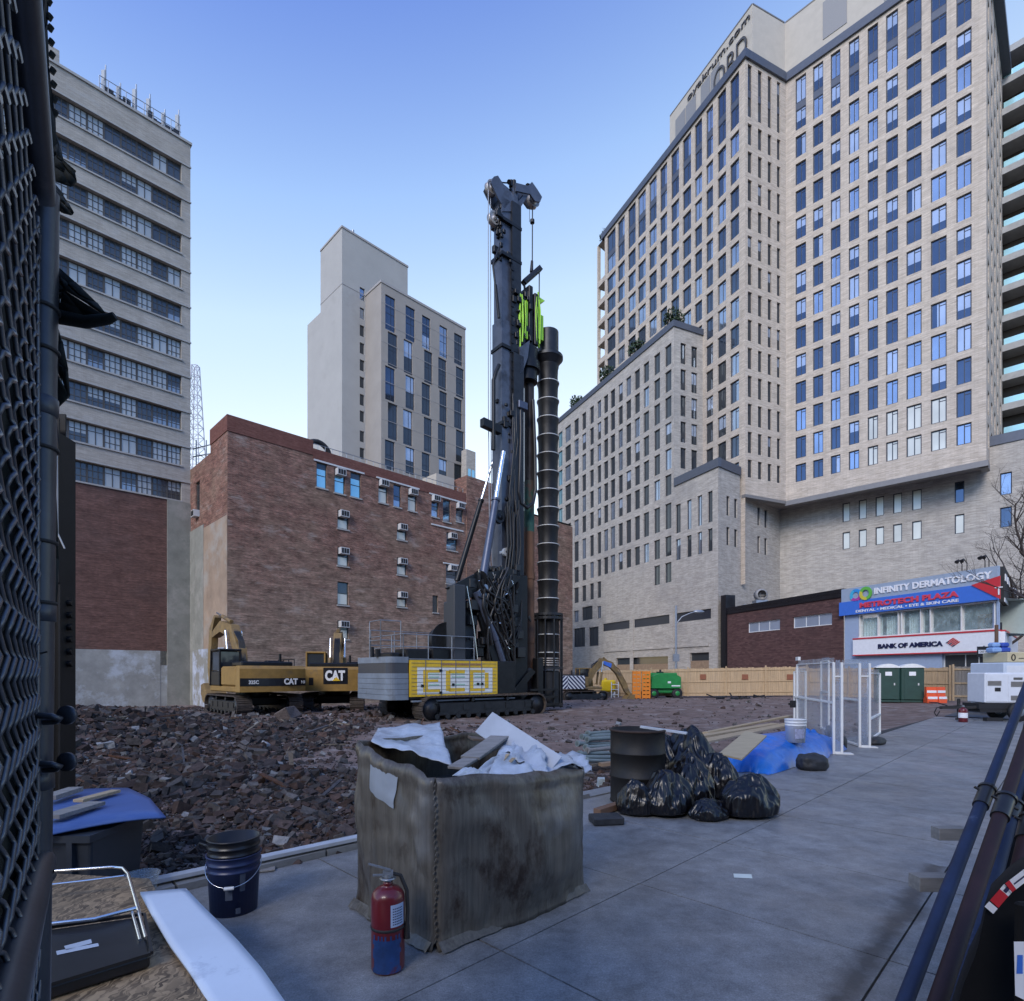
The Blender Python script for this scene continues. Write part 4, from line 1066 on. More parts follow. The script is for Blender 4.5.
while n<48000:
    Y=3.6*math.exp(R()**1.0*math.log(44/3.6)); u=rr(-1.02,.62); X=u*Y
    a,b=ab(X,Y); d=bedge(a)-b
    if d<.02: continue
    if X>-4.5 and Y>9.5 and R()<.80: continue     # trafficked dirt is cleaner
    if Y>19 and R()<.72: continue
    if X>0.5 and Y>5 and R()<.5: continue
    dens=cl01(d/1.0)
    if R()>.35+.65*dens: continue
    s=(.005+.0024*Y)*rr(.35,1.0)*(1+ (R()**7)*4.5)
    if X>-4.5 and Y>9.5: s*=.6
    s=min(s,.16)
    col=random.choice(pal); k=rr(.7,1.3); 
    if R()<.03: col=(.26,.27,.28); k=rr(.6,1.1)
    z=gz(X,Y)+s*.25
    stone(mb,cols,V((X,Y,z)),s*rr(.7,1.3),s*rr(.5,1),s*rr(.3,.8),tuple(c*k for c in col)); n+=1
for i in range(90):
    Y=rr(4.5,20); X=rr(-1,.1)*Y; a,b=ab(X,Y)
    if bedge(a)-b<.5: continue
    z=gz(X,Y); l=rr(.15,.6)*(.5+Y/14); an=rr(0,3.14); t=rr(.008,.02)*(.5+Y/12); d=V((math.cos(an)*l,math.sin(an)*l,rr(-.1,.35)*l)); k0=len(mb.f); mb.frame_box((X,Y,z+.03),d,V((-d.y,d.x,0)).normalized()*t*rr(1,4),(0,0,t)); c=random.choice([(.16,.12,.08),(.10,.05,.03),(.2,.17,.13),(.07,.07,.08)]); cols.extend([c]*(len(mb.f)-k0))
mb.build('rubble',m_rub,local=True,kind='stuff',colattr=cols,label='brick and stone rubble spread across the demolished lot')
# individual larger pieces
bigs=[(286,717,21,.32,(.16,.13,.12),'large pale lump of masonry lying in front of the yellow excavator tracks'),
 (176,781,0,.17,(.2,.2,.2),None)]
def rock(name,c,s,col,label,group=None):
    mb=MB(); cols=[]; stone(mb,cols,V(c),s,s*.75,s*.6,col); 
    o=mb.build(name,m_rub,colattr=cols,label=label,cat='rubble block',group=group,bevel=s*.08); return o
random.seed(4)
p=G(287,720,-.15); rock('masonry_block',(p.x,p.y,gz(p.x,p.y)+.2),.5,(.17,.14,.13),'large pale lump of masonry lying before the yellow excavator tracks')
for px,py,s,col,lab in ((222,760,.14,(.13,.12,.115),'grey grooved concrete chunk on the rubble slope'),(217,806,.10,(.15,.14,.13),'upright slab of stone among the bricks mid slope'),(186,815,.07,(.35,.36,.38),'small whitish broken tile low on the rubble'),(266,745,.13,(.4,.42,.46),'bright bluish white fragment high on the rubble'),(235,838,.11,(.12,.11,.1),'dark slab leaning in the rubble above the blue bucket'),(280,843,.09,(.3,.3,.3),'pale jagged fragment near the curb behind the bucket'),(120,743,.22,(.13,.13,.135),'wide grey slab at the upper left of the rubble'),(70,778,.16,(.14,.15,.16),'flat grey slab beside the black steel post')):
    q=G(px,py,.1); 
    for _ in range(4): q=G(px,py,gz(q.x,q.y)+s*.3)
    rock('stone_fragment',(q.x,q.y,q.z),s,col,lab)
# curb and boards along the site edge
m_curb=M('dusty_curb_concrete',(.20,.21,.22),.85,0,.2,3,.4,30)
mb=MB(); pts=[(-1.0,.02),(2,.02),(5,.02),(8,.02),(11,.02)]
for i in range(-2,14):
    a0=i*1.2+.01;a1=(i+1)*1.2-.01
    for (o0,o1,z0,z1) in ((-.16,.0,-.2,.05),):
        b0=bedge(a0)-.02;b1=bedge(a1)-.02
        if a1>6.6: z1=.012
        p=[XY(a0,b0+o0-.12,z0),XY(a1,b1+o0-.12,z0),XY(a1,b1,z0),XY(a0,b0,z0)]; mb.prism(p,(0,0,z1-z0))
mb.build('curb',m_curb,local=True,kind='structure')
m_pine=M('rough_pine',(.38,.29,.18),.75,0,.25,3,.2,30,stretch=(1,12,12))
m_greywood=M('grey_weathered_wood',(.22,.21,.20),.8,0,.25,4,.3,30,stretch=(1,10,10))
m_paleboard=M('bluish_painted_board',(.42,.46,.52),.6,0,.15,3)
def board(name,p0,p1,w,th,mat,label,cat='board',z=0,group=None,up=(0,0,1)):
    p0=V(p0);p1=V(p1); d=(p1-p0); s=d.cross(V(up)).normalized()*w; mb=MB(); n=s.cross(d).normalized()*th
    if n.z<0: n=-n
    mb.frame_box(p0-s/2,d,s,n); return mb.build(name,mat,label=label,cat=cat,group=group,bevel=min(.004,th*.2))
g0=G(150,893);g1=G(362,846); board('lumber_board',g0+V((0,0,.07)),g1+V((0,0,.07)),.09,.035,m_paleboard,'long pale bluish board laid along the curb behind the fabric crate')
g0=G(262,872);g1=G(283,884); board('wood_offcut',V((g0.x-.1,g0.y,.004)),V((g0.x+.08,g0.y+.07,.004)),.12,.015,m_greywood,'thin wood offcut on the pavement beside the blue bucket')
# ================================================================ WOODEN FENCES
m_fence=M('new_pine_fence_board',(.43,.30,.17),.75,0,.22,1.6,.2,20,stretch=(9,9,.5),col2=(.33,.24,.15))
m_fence2=M('aged_fence_board',(.23,.20,.165),.8,0,.25,1.6,.2,20,stretch=(9,9,.5),col2=(.16,.14,.12))
def fence(p0,p1,h,mat,rail,label,zf,step=2.4,front=True):
    pl=Pl(p0,None,p1=p1); zm=zf
    root=thing('wooden_fence',(p0[0],p0[1],zm(0)),label=label,cat='fence')
    mb=MB(); t=0
    while t<pl.L:
        w=rr(.135,.15); z=zm(t/pl.L); pbox(mb,pl,t,min(t+w-.008,pl.L),z+.02,z+h+rr(-.03,.03),-.02,rr(-.002,.004)); t+=w
    mb.build('boards',mat,root)
    mb=MB()
    for f in (.12,.5,.9):
        p=pl.pt(0,zm(0)+h*f); q=pl.pt(pl.L,zm(1)+h*f); mb.frame_box(p+pl.n*.006,q-p,pl.n*.045,(0,0,.09))
    mb.build('rail',rail,root)
    n=int(pl.L/step)
    for i in range(n+1):
        t=pl.L*i/n; z=zm(i/n); mb=MB(); pbox(mb,pl,t-.05,t+.05,z,z+h+.14,.052,.14); mb.build('post',rail,root)
    return root,pl
zfa=lambda f:-.32+.3*f
f1r,f1p=fence((5.8,46.5),(21.8,41.5),2.15,m_fence,m_fence,'long new pine board fence at the back of the lot',zfa)
fence((21.9,41.4),(26.3,33.6),2.0,m_fence,m_fence,'short pine fence section running behind the clear plastic screens',lambda f:-.02)
fence((26.3,33.5),(31.5,31.6),2.05,m_fence2,m_fence,'aged grey board fence behind the portable toilets and generator',lambda f:-.02,1.7)
for i,px in enumerate((703,745,790)):
    t=f1p.t(px); z=1.35; mb=MB(); pbox(mb,f1p,t-.22,t+.22,z-.2,z+.2,.06,.075); mb.build('warning_placard',plain('rust_placard',(.22,.07,.03)),label=['left','middle','right'][i]+' of the small rust coloured square signs on the pine fence',cat='sign',group='small signs on the pine fence')
# ================================================================ PORTABLE TOILETS
m_ptg=M('dark_green_plastic',(.018,.055,.045),.45,0,.15,4)
m_ptw=plain('translucent_white_plastic',(.75,.76,.75),.5)
def toilet(px,Y,lab,wd=1.12):
    X=(px-CX)/F*Y
    r=thing('portable_toilet',(X,Y,0),-.42,lab,'portable toilet','green portable toilets')
    w=wd/2; mb=MB(); mb.bbox(-w,w,-w,w,.1,1.95,.05); mb.box(-w,w,-w,w,0,.1); b=mb.build('cabin',m_ptg,r,True)
    mb=MB(); mb.box(-.38,.38,-w-.03,-w-.003,.16,1.85); dd=mb.build('door',m_ptg,r,True)
    mb=MB(); mb.box(-.16,.16,-w-.045,-w-.031,1.5,1.72); mb.build('label_plate',m_signwhite,dd,True)
    mb=MB(); mb.box(.25,.31,-w-.06,-w-.031,.95,1.08); mb.build('handle',m_offwhite,dd,True)
    mb=MB(); n=10; prof=[(-w-.04,1.95)]+[(-w-.04+(2*w+.08)*i/n,1.98+.2*math.sin(math.pi*i/n)) for i in range(n+1)]+[(w+.04,1.95)]
    mb.prism([(x,-w-.04,z) for x,z in prof],(0,2*w+.08,0)); mb.build('roof',m_ptw,r,True)
    mb=MB()
    for i in range(5): mb.box(w+.001,w+.012,-.35+i*.16,-.27+i*.16,.3,1.7)
    mb.build('side_ribs',m_ptg,b,True)
toilet(886.5,32.6,'left one of the two dark green portable toilets'); toilet(910,32.2,'right one of the two dark green portable toilets, nearer the orange barriers')
# barriers
m_or=plain('barrier_orange_red',(.75,.10,.03),.45)
for i,px in enumerate((930.5,939.5)):
    Y=31; X=(px-CX)/F*Y; r=thing('traffic_barrier',(X,Y,0),-.2+.3*i,['left','right'][i]+' of the two orange and white water filled barriers beside the toilets','barrier','orange and white barriers')
    mb=MB(); w=.25
    mb.prism([(-w,-.2,0),(w,-.2,0),(w,-.12,.9),(-w,-.12,.9)],(0,.001,0)) if False else None
    pr=[(-.22,0),(-.22,.2),(-.12,.35),(-.1,.88),(.1,.88),(.12,.35),(.22,.2),(.22,0)]
    mb.prism([(-w,y,z) for y,z in pr],(2*w,0,0)); mb.build('body',m_or,r,True)
    for z in (.22,.56):
        mb=MB(); mb.box(-w+.02,w-.02,-.24 if z<.3 else -.14,-.215 if z<.3 else -.119,z,z+.13); mb.build('reflective_band',m_signwhite,r,True)
# ================================================================ GENERATOR TRAILER
m_genw=plain('generator_white_enamel',(.68,.70,.74),.35)
Y0=19.6; gx=(997-CX)/F*Y0
r=thing('generator_trailer',(gx,Y0,0),-.12,'white enclosed generator on a black single axle trailer',cat='generator')
mb=MB(); mb.bbox(-.68,.74,-.45,.45,.62,1.66,.03); body=mb.build('enclosure',m_genw,r,True)
for (x0,x1) in ((-.64,.02),(.05,.70)):
    mb=MB(); mb.box(x0,x1,-.462,-.451,.68,1.6); d=mb.build('door',m_genw,body,True)
for (x0,x1,z0,z1) in ((-.6,-.18,1.22,1.38),(.12,.55,1.18,1.36),(.12,.55,.72,.88),(.2,.48,1.42,1.5)):
    mb=MB(); n=7; 
    mb.box(x0,x1,-.467,-.463,z0,z1)
    for i in range(n): z=z0+(z1-z0)*i/n; mb.box(x0,x1,-.478,-.468,z+.002,z+(z1-z0)/n*.5)
    mb.build('louvre',m_louvre,body,True)
mb=MB(); mb.box(-.38,-.2,-.472,-.463,1.02,1.15); mb.build('control_window',plain_black,body,True)
mb=MB(); mb.box(-.85,.95,-.42,.42,.42,.6); mb.box(-.8,.8,-.4,.4,.3,.42); mb.build('chassis',plain_black,r,True)
mb=MB(); mb.frame_box((-.85,-.3,.42),(-.95,.27,-.04),(0,.07,0),(0,0,.09)); mb.frame_box((-.85,.3,.42),(-.95,-.27,-.04),(0,.07,0),(0,0,.09)); mb.tube([(-1.75,0,.45),(-1.95,0,.42),(-2.02,0,.25),(-1.95,0,.12),(-1.85,0,.3)],.02,6); mb.cyl((-1.2,.05,.05),(-1.2,.05,.75),.05); mb.cyl((-1.2,.05,0),(-1.2,.05,.05),.1); mb.tube([(-2.2,0,.62),(-1.9,.05,.6),(-1.6,0,.5)],.02,6); mb.build('drawbar',plain_black,r,True)
for y in (-.55,.45):
    mb=MB(); mb.lathe([(.0,0),(.3,0),(.33,.03),(.33,.13),(.3,.16),(0,.16)],(.35,y,.33),20,axis='y'); t=mb.build('wheel',plain_black,r,True)
    mb=MB(); mb.lathe([(.0,-.005),(.15,-.005),(.17,.02)],(.35,y,.33),14,axis='y'); mb.build('rim',m_galv,t,True)
mb=MB(); mb.box(-.65,-.15,-.5,-.3,.0,.12); mb.build('wheel_chock',plain_black,r,True)
# stuff behind generator
def simple_box_thing(name,px0,px1,py0,py1,Y,dep,mat,lab,cat,rz=0,bev=.03):
    a=D(px0,py1,Y); b=D(px1,py0,Y); r=thing(name,((a.x+b.x)/2,Y+dep/2,a.z),rz,lab,cat); w=(b.x-a.x)/2; h=b.z-a.z
    mb=MB(); mb.bbox(-w,w,-dep/2,dep/2,0,h,min(bev,h*.2,w*.3)); mb.build('body',mat,r,True); return r,w,h
r,w,h=simple_box_thing('storage_cabinet',1004,1060,662.5,706,21.6,1.6,plain('pale_blue_white_paint',(.55,.62,.72),.4),'pale blue white job cabinet standing behind the generator','cabinet')
mb=MB(); mb.box(-w+.1,w-.1,-.812,-.801,.1,h-.12); dd=mb.build('door',m_genw,r,True)
mb=MB(); mb.cyl((-.1,-.83,.6),(-.1,-.83,.9),.02); mb.build('handle',m_galv,dd,True)
r,w,h=simple_box_thing('wooden_crate',1008,1060,652,662.3,22,1.2,plain('cream_crate_wood',(.50,.43,.27),.7),'cream wooden crate marked with a zero on top of the pale cabinet','crate')
text('lettering','0 \u2013',(-w+.12,-.606,.06),(1,0,0),(0,0,1),.5,.26,plain_black,r,True,ext=.01)
for i,(px,mt,lab) in enumerate(((1007,plain('light_blue_sheeting',(.22,.36,.62),.5),'light blue wrapped bundle on the crate at the right edge'),(1016,plain('dark_blue_sheeting',(.03,.07,.35),.5),'dark blue folded bundle beside the light blue one at the right edge'))):
    a=D(px,652,22); mb=MB(); 
    mb.bbox(a.x-.19,a.x+.19,a.y+.4,a.y+.8,a.z+.001,a.z+.2,.05); mb.bbox(a.x-.15,a.x+.17,a.y+.43,a.y+.77,a.z+.201,a.z+.40,.06); o=mb.build('wrapped_bundle',mt,label=lab,cat='bundle')
# small red extinguisher by drawbar
m_extred=M('extinguisher_red',(.12,.009,.014),.35,0,.2,6,coat=.3)
m_navy_ink=plain('printed_ink',(.03,.04,.10),.7)
def extinguisher(loc,R_,H,label,blue=False,rz=0,band=False):
    r=thing('fire_extinguisher',loc,rz,label,'fire extinguisher')
    mb=MB(); hb=H*.78
    pr=[(0,0),(R_*.92,0),(R_,.015),(R_,hb-R_*.75)]+[(R_*math.cos(t),hb-R_*.75+R_*.75*math.sin(t)) for t in [math.pi/2*i/6 for i in range(1,6)]]+[(R_*.28,hb),(R_*.28,hb+.02),(0,hb+.02)]
    mb.lathe(pr,n=28); cyl=mb.build('cylinder',m_extred,r,True)
    if blue:
        mb=MB(); k=18; a0,a1=-2.65,-.75; R2=R_+.0015
        for i in range(k):
            for j in range(8):
                t0=a0+(a1-a0)*i/k;t1=a0+(a1-a0)*(i+1)/k; z0=.012+hb*.44*j/8; z1=.012+hb*.44*(j+1)/8
                if (j==7 and noise.noise(V((i*.7,1,1)))>-.05) or (i in(0,k-1) and noise.noise(V((j*.9,5,i)))>0): continue
                mb.poly([(R2*math.cos(t),R2*math.sin(t),z) for (t,z) in ((t0,z0),(t1,z0),(t1,z1),(t0,z1))],0,True)
        mb.build('blue_sticker',M('scuffed_blue_sticker',(.012,.045,.16),.5,0,.45,9,col2=(.09,.015,.025),c2lo=.58,c2hi=.66),cyl,True)
        mb=MB(); a0,a1=-1.45,-.5
        for i in range(10):
            t0=a0+(a1-a0)*i/10;t1=a0+(a1-a0)*(i+1)/10; mb.poly([(R2*math.cos(t),R2*math.sin(t),z) for (t,z) in ((t0,hb*.56),(t1,hb*.56),(t1,hb*.82),(t0,hb*.82))],0,True)
        lz=MB()
        for j in range(7):
            z=hb*(.585+.03*j)
            for i in range(6):
                t0=a0+.12+(a1-a0-.25)*i/6;t1=a0+.12+(a1-a0-.25)*(i+.75)/6; R3=R2+.0008; lz.poly([(R3*math.cos(t),R3*math.sin(t),zz_) for (t,zz_) in ((t0,z),(t1,z),(t1,z+.006),(t0,z+.006))])
        lb_=mb.build('instruction_label',M('paper_label',(.36,.45,.62),.6,0,.12,3,stretch=(1,1,60)),cyl,True); lz.build('printed_lines',m_navy_ink,lb_,True)
        mb=MB(); mb.lathe([(R_+.001,hb*.5),(R_+.004,hb*.505),(R_+.004,hb*.53),(R_+.001,hb*.535)],n=28); mb.build('band',plain_black,cyl,True)
    if band:
        mb=MB(); mb.lathe([(R_+.004,hb*.3),(R_+.004,hb*.65)],n=16); mb.build('white_band',m_signwhite,cyl,True)
    mb=MB(); mb.cyl((0,0,hb+.01),(0,0,hb+.06),R_*.26,n=12); mb.box(-R_*.3,R_*.3,-R_*.16,R_*.16,hb+.045,hb+.075); mb.build('valve',m_galv,r,True)
    mb=MB(); mb.frame_box((R_*.2,-.012,hb+.075),(-R_*1.35,0,.045),(0,.024,0),(0,0,.006)); mb.frame_box((R_*.15,-.012,hb+.05),(-R_*1.05,0,.005),(0,.024,0),(0,0,.006)); mb.build('handle',m_galv,r,True)
    mb=MB(); mb.tube([(R_*.25,0,hb+.06),(R_*.75,0,hb+.045),(R_*1.12,-.01,hb-.04),(R_*1.16,-.02,hb*.7),(R_*1.13,-.03,hb*.5)],.011,8); mb.cyl((R_*1.13,-.03,hb*.52),(R_*1.12,-.03,hb*.36),.013,.017,8); mb.build('hose',plain_black,r,True)
    mb=MB(); mb.lathe([(R_*.33,-.004),(R_*.5,0),(R_*.33,.004)],(0,0,hb+.035),n=16); mb.build('ring',m_galv,r,True)
    return r
p=G(963,722); extinguisher((p.x,p.y,0),.13,.62,'small red extinguisher with white band by the generator drawbar',band=True)
# one way sign and wood pole
p=D(984,672,31); r=thing('one_way_sign',(p.x,p.y,0),label='black one way sign with a white arrow on a thin post',cat='street sign')
zt=D(984,647.5,31).z; mb=MB(); mb.cyl((p.x,p.y,0),(p.x,p.y,zt+.1),.045,n=8); mb.build('post',m_galv,r)
x0=D(976,650,31).x; x1=D(996,650,31).x; zb=D(984,657,31).z
mb=MB(); mb.box(x0,x1,p.y-.08,p.y-.06,zb,zt+.05); pn=mb.build('sign_plate',plain_black,r)
mb=MB(); zc=(zb+zt+.05)/2
mb.prism([(x0+.06,p.y-.085,zc-.10),(x1-.3,p.y-.085,zc-.10),(x1-.3,p.y-.085,zc-.2),(x1-.05,p.y-.085,zc),(x1-.3,p.y-.085,zc+.2),(x1-.3,p.y-.085,zc+.10),(x0+.06,p.y-.085,zc+.10)],(0,-.01,0)); ar=mb.build('arrow',m_signwhite,pn)
text('lettering','ONE WAY',(x0+.12,p.y-.097,zc-.06),(1,0,0),(0,0,1),(x1-x0)*.5,.12,plain_black,ar,ext=.004)
p=D(996.5,672,30.6); mb=MB(); zt=D(996,625,30.6).z; mb.cyl((p.x,p.y,0),(p.x,p.y,zt),.10,.085,10); tag(mb.build('utility_pole',M('brown_pole_wood',(.16,.095,.06),.85,0,.25,4,stretch=(6,6,.5))),'brown wooden pole in front of the bank sign corner','pole')
# street lamp
p=V(((676-CX)/F*46,46,0)); r=thing('street_lamp',(p.x,p.y,-.3),label='galvanised street lamp with a curved arm behind the pine fence',cat='street lamp')
zt=D(676,613,46).z; mb=MB(); mb.cyl((p.x,p.y,-.3),(p.x,p.y,zt+.6),.11,.08,12); mb.cyl((p.x,p.y,-.3),(p.x,p.y,.5),.17,.15,12); mb.build('pole',m_galv,r)
xe=D(699,613,46).x; mb=MB(); mb.tube([(p.x,p.y,zt-.9),(p.x+.5,p.y,zt-.3),(p.x+1.2,p.y,zt),(xe-.3,p.y,zt+.12)],.045,8); mb.build('arm',m_galv,r)
mb=MB(); mb.lathe([(0,-.45),(.1,-.42),(.16,-.2),(.15,.2),(.06,.42),(0,.45)],(xe,p.y,zt+.1),12,axis='x'); mb.build('lamp_head',m_galv,r)
mb=MB(); mb.box(p.x-.25,p.x+.25,p.y-.12,p.y+.12,2.6,3.2); mb.build('control_box',m_galv,r)
# ================================================================ DRILLING RIG
m_rb=M('rig_black_paint',(.009,.0095,.011),.42,.1,.4,5,spec=.35,col2=(.03,.028,.027),c2lo=.6,c2hi=.75)
m_rdk=M('rig_dark_steel',(.025,.027,.031),.45,.4,.35,4)
m_mast_l=M('rig_mast_grey',(.10,.11,.135),.4,.4,.2,2,col2=(.05,.05,.055))
m_rgrey=M('rig_grey_blue_panel',(.19,.22,.26),.5,.1,.2,1.5,col2=(.12,.13,.14),c2lo=.55,c2hi=.72)
m_rgrey2=plain('rig_dark_band',(.05,.052,.06),.45)
m_chrome=plain('chrome_rod',(.75,.76,.78),.18,.95)
m_track=M('muddy_track_steel',(.07,.055,.045),.8,.2,.35,6,.4,30,col2=(.12,.09,.075))
m_hyel=M('housing_yellow_paint',(.72,.46,.02),.45,0,.15,3,col2=(.36,.27,.06),c2lo=.6,c2hi=.75)
m_wht=plain('decal_white',(.72,.74,.72),.4)
m_grn=plain('lime_green_paint',(.38,.72,.03),.4)
m_rust=M('rusty_pipe',(.17,.085,.045),.85,.1,.35,1.5,.4,20,col2=(.07,.05,.045),stretch=(1,1,.5))
m_oldgreen=M('worn_green_pipe',(.04,.12,.085),.7,.1,.3,2,col2=(.12,.07,.05),c2lo=.5,c2hi=.6)
m_lightband=plain('worn_bright_weld_band',(.62,.62,.60),.5,.2)
m_hose=plain('black_hydraulic_hose',(.012,.012,.014),.4)
m_blueish=M('blue_grey_cylinder',(.07,.085,.13),.4,.3,.15,3)
RO=V((-2.0,24.7,-.24)); RA=rad(39); RF=V((math.cos(RA),math.sin(RA),0)); RLv=V((-math.sin(RA),math.cos(RA),0))
def RL(px,py,y=0.0):
    u=(px-CX)/F; ox=RO.x+RLv.x*y; oy=RO.y+RLv.y*y
    x=(u*oy-ox)/(RF.x-u*RF.y); Y=oy+RF.y*x
    return V((x,y,CH+(HY-py)/F*Y-RO.z))
rig=thing('drilling_rig',RO,RA,'towering black foundation drilling rig on crawler tracks with yellow lettered side panel','drilling rig')
def crawler(root,x0,x1,yc,w,h,pad,mat_t=None,mat_f=None,n=None,local=True):
    mat_t=mat_t or m_track; mat_f=mat_f or m_rdk
    r=h/2; 
    # track loop of pads
    Lp=(x1-x0-2*r); per=2*Lp+2*math.pi*r; n=n or int(per/pad)
    mb=MB()
    def P(s):
        s%=per
        if s<Lp: return x0+r+s,0,0.0
        s-=Lp
        if s<math.pi*r: a=s/r; return x1-r+r*math.sin(a),r-r*math.cos(a),a
        s-=math.pi*r
        if s<Lp: return x1-r-s,h,math.pi
        s-=Lp; a=s/r; return x0+r-r*math.sin(a),r+r*math.cos(a),math.pi+a
    for i in range(n):
        x,z,a=P(per*i/n); c,s_=math.cos(a),math.sin(a)
        l=per/n*.86; t=.05
        # tangent (c,s) ; inward normal (-s,c)
        o=V((x-c*l/2,yc-w/2,z-s_*l/2)); mb.frame_box(o,(c*l,0,s_*l),(0,w,0),(-s_*t,0,c*t))
        o2=V((x-c*.015,yc-w/2,z-s_*.015))-V((-s_,0,c))*.028; mb.frame_box(o2,(c*.03,0,s_*.03),(0,w,0),(-s_*.03,0,c*.03))
    tr=mb.build('track',mat_t,root,local)
    mb=MB(); mb.bbox(x0+r,x1-r,yc-w*.36,yc+w*.36,h*.22,h*.74,.03)
    for yy in (yc-w*.42,):
        k=int((x1-x0)/.55)
        for i in range(k): 
            xx=x0+r+ (x1-x0-2*r)*(i+.5)/k; mb.cyl((xx,yc-w*.40,h*.2),(xx,yc+w*.40,h*.2),h*.11,n=10)
        for xx in (x0+(x1-x0)*.38,x0+(x1-x0)*.66): mb.cyl((xx,yc-w*.40,h*.83),(xx,yc+w*.40,h*.83),h*.08,n=10)
    for i in range(5): xx=x0+r+(x1-x0-2*r)*(i+.5)/5; mb.box(xx-.16,xx+.16,yc-w*.40,yc+w*.40,h*.42,h*.66)
    mb.build('track_frame',mat_f,tr,local)
    for xx in (x0+r,x1-r): mb=MB(); mb.lathe([(0,-w*.44),(r*.45,-w*.44),(r*.5,-w*.36),(r*.82,-w*.36),(r*.86,-w*.28),(r*.86,w*.3),(0,w*.4)],(xx,yc,r),24,axis='y'); mb.build('sprocket',mat_f,tr,local)
crawler(rig,-3.3,3.1,-1.45,.75,.98,.2); crawler(rig,-3.3,3.1,1.45,.75,.98,.2)
mb=MB(); mb.bbox(-1.6,1.6,-1.1,1.1,.35,.85,.08); mb.cyl((0,0,.8),(0,0,1.05),1.05,n=28); mb.build('undercarriage',m_rb,rig,True)
# upper body deck
zb,zt=.98,2.42; xb0=RL(409,680,-1.5).x; xb1=RL(497,680,-1.5).x
zp1=RL(409,660,-1.5).z; zp0=RL(409,697,-1.5).z
mb=MB(); mb.bbox(xb0+.02,1.6,-1.46,1.46,zp0-.12,zp1+.02,.03); mb.build('house',m_rb,rig,True)
# counterweight rounded
def rrect(x0,x1,y0,y1,r,z0,z1,mb,mi=0,n=6):
    pts=[]
    for cx,cy,a0 in ((x1-.02,y1-.02,0),(x0+r,y1-r,math.pi/2),(x0+r,y0+r,math.pi),(x1-.02,y0+.02,3*math.pi/2)):
        rr_=r if cx<x1-.1 else .02
        for i in range(n+1): a=a0+math.pi/2*i/n; pts.append((cx+rr_*math.cos(a),cy+rr_*math.sin(a)))
    N=len(pts)
    for i in range(N):
        p,q=pts[i],pts[(i+1)%N]; mb.poly([(p[0],p[1],z0),(q[0],q[1],z0),(q[0],q[1],z1),(p[0],p[1],z1)],mi,True)
    mb.poly([(p[0],p[1],z1) for p in pts],mi); mb.poly([(p[0],p[1],z0) for p in reversed(pts)],mi)
cz1=zp1+.12; cz0=zp0-.12; hh=cz1-cz0
mb=MB()
rrect(xb0-.85,xb0-.01,-1.5,1.5,.35,cz0+hh*.86,cz1,mb)
rrect(xb0-.835,xb0-.012,-1.485,1.485,.34,cz0+hh*.62,cz0+hh*.86,mb,1)
for i in range(5): rrect(xb0-.85,xb0-.01,-1.5,1.5,.35,cz0+hh*(.62/5*i)+.012,cz0+hh*(.62/5*(i+1)),mb)
rrect(xb0-.82,xb0-.02,-1.47,1.47,.33,cz0,cz0+hh*.62,mb,1)
mb.build('counterweight',[m_rgrey,m_rgrey2],rig,True)
# yellow panel near side (y=-1.5): faces -y
mb=MB(); mb.box(xb0+.02,xb1,-1.53,-1.465,zp0,zp1); pan=mb.build('side_panel',m_hyel,rig,True,label='yellow side panel with big white backed letters')
Wd=xb1-xb0; Hh=zp1-zp0
mb=MB(); mb.box(xb0+.02+Wd*.075,xb1-Wd*.065,-1.538,-1.531,zp0+Hh*.06,zp1-Hh*.2); mb.build('white_field',m_wht,pan,True)
def rb(mb,u0,u1,v0,v1,y=-1.546,d=.006,mi=0): mb.box(xb0+Wd*u0,xb0+Wd*u1,y,y+d,zp0+Hh*v0,zp0+Hh*v1,mi)
mb=MB()
# block letters E C D in gold outline
rb(mb,.14,.19,.12,.74); rb(mb,.19,.32,.66,.74); rb(mb,.19,.30,.40,.47); rb(mb,.19,.32,.12,.20)
rb(mb,.385,.435,.14,.72); rb(mb,.42,.60,.64,.74); rb(mb,.42,.60,.12,.22)
rb(mb,.655,.70,.12,.74); rb(mb,.70,.84,.66,.74); rb(mb,.70,.84,.12,.20); rb(mb,.84,.885,.2,.66)
mb.build('gold_letters',m_hyel,pan,True)
mb=MB()
for v in (.3,.52,.6): rb(mb,.20,.31,v,v+.035); rb(mb,.45,.6,v,v+.035); rb(mb,.71,.83,v,v+.035)
mb.build('pale_green_lines',plain('pale_green',(.35,.55,.42),.5),pan,True)
mb=MB()
for u in (.165,.335,.495,.655,.8): rb(mb,u-.003,u+.003,.0,1.0,-1.552,.012)
for i in range(9): rb(mb,.02,.985,.08+i*.105,.088+i*.105,-1.549,.008)
mb.build('door_seams',m_soffit,pan,True)
mb=MB()
for u,v in ((.13,.30),(.465,.32),(.755,.33),(.805,.33),(.325,.10),(.325,.72)): rb(mb,u-.014,u+.014,v-.035,v+.035,-1.566,.015)
mb.build('latches',m_rb,pan,True)
mb=MB(); random.seed(2)
x=.33
while x<.8: w_=rr(.008,.016); rb(mb,x,x+w_,.87,.93,-1.545,.004); x+=w_+.006
mb.build('small_lettering',plain('dull_red_brown',(.35,.18,.1),.5),pan,True)
mb=MB(); mb.box(xb0+.1,xb1+.9,-1.62,-1.45,zp0-.2,zp0-.14); mb.build('walkway_edge',m_rgrey,rig,True)
mb=MB(); mb.bbox(xb1+.02,xb1+.55,-1.45,-.6,zp0-.1,zp1-.02,.05); mb.build('front_cover',m_rb,rig,True)
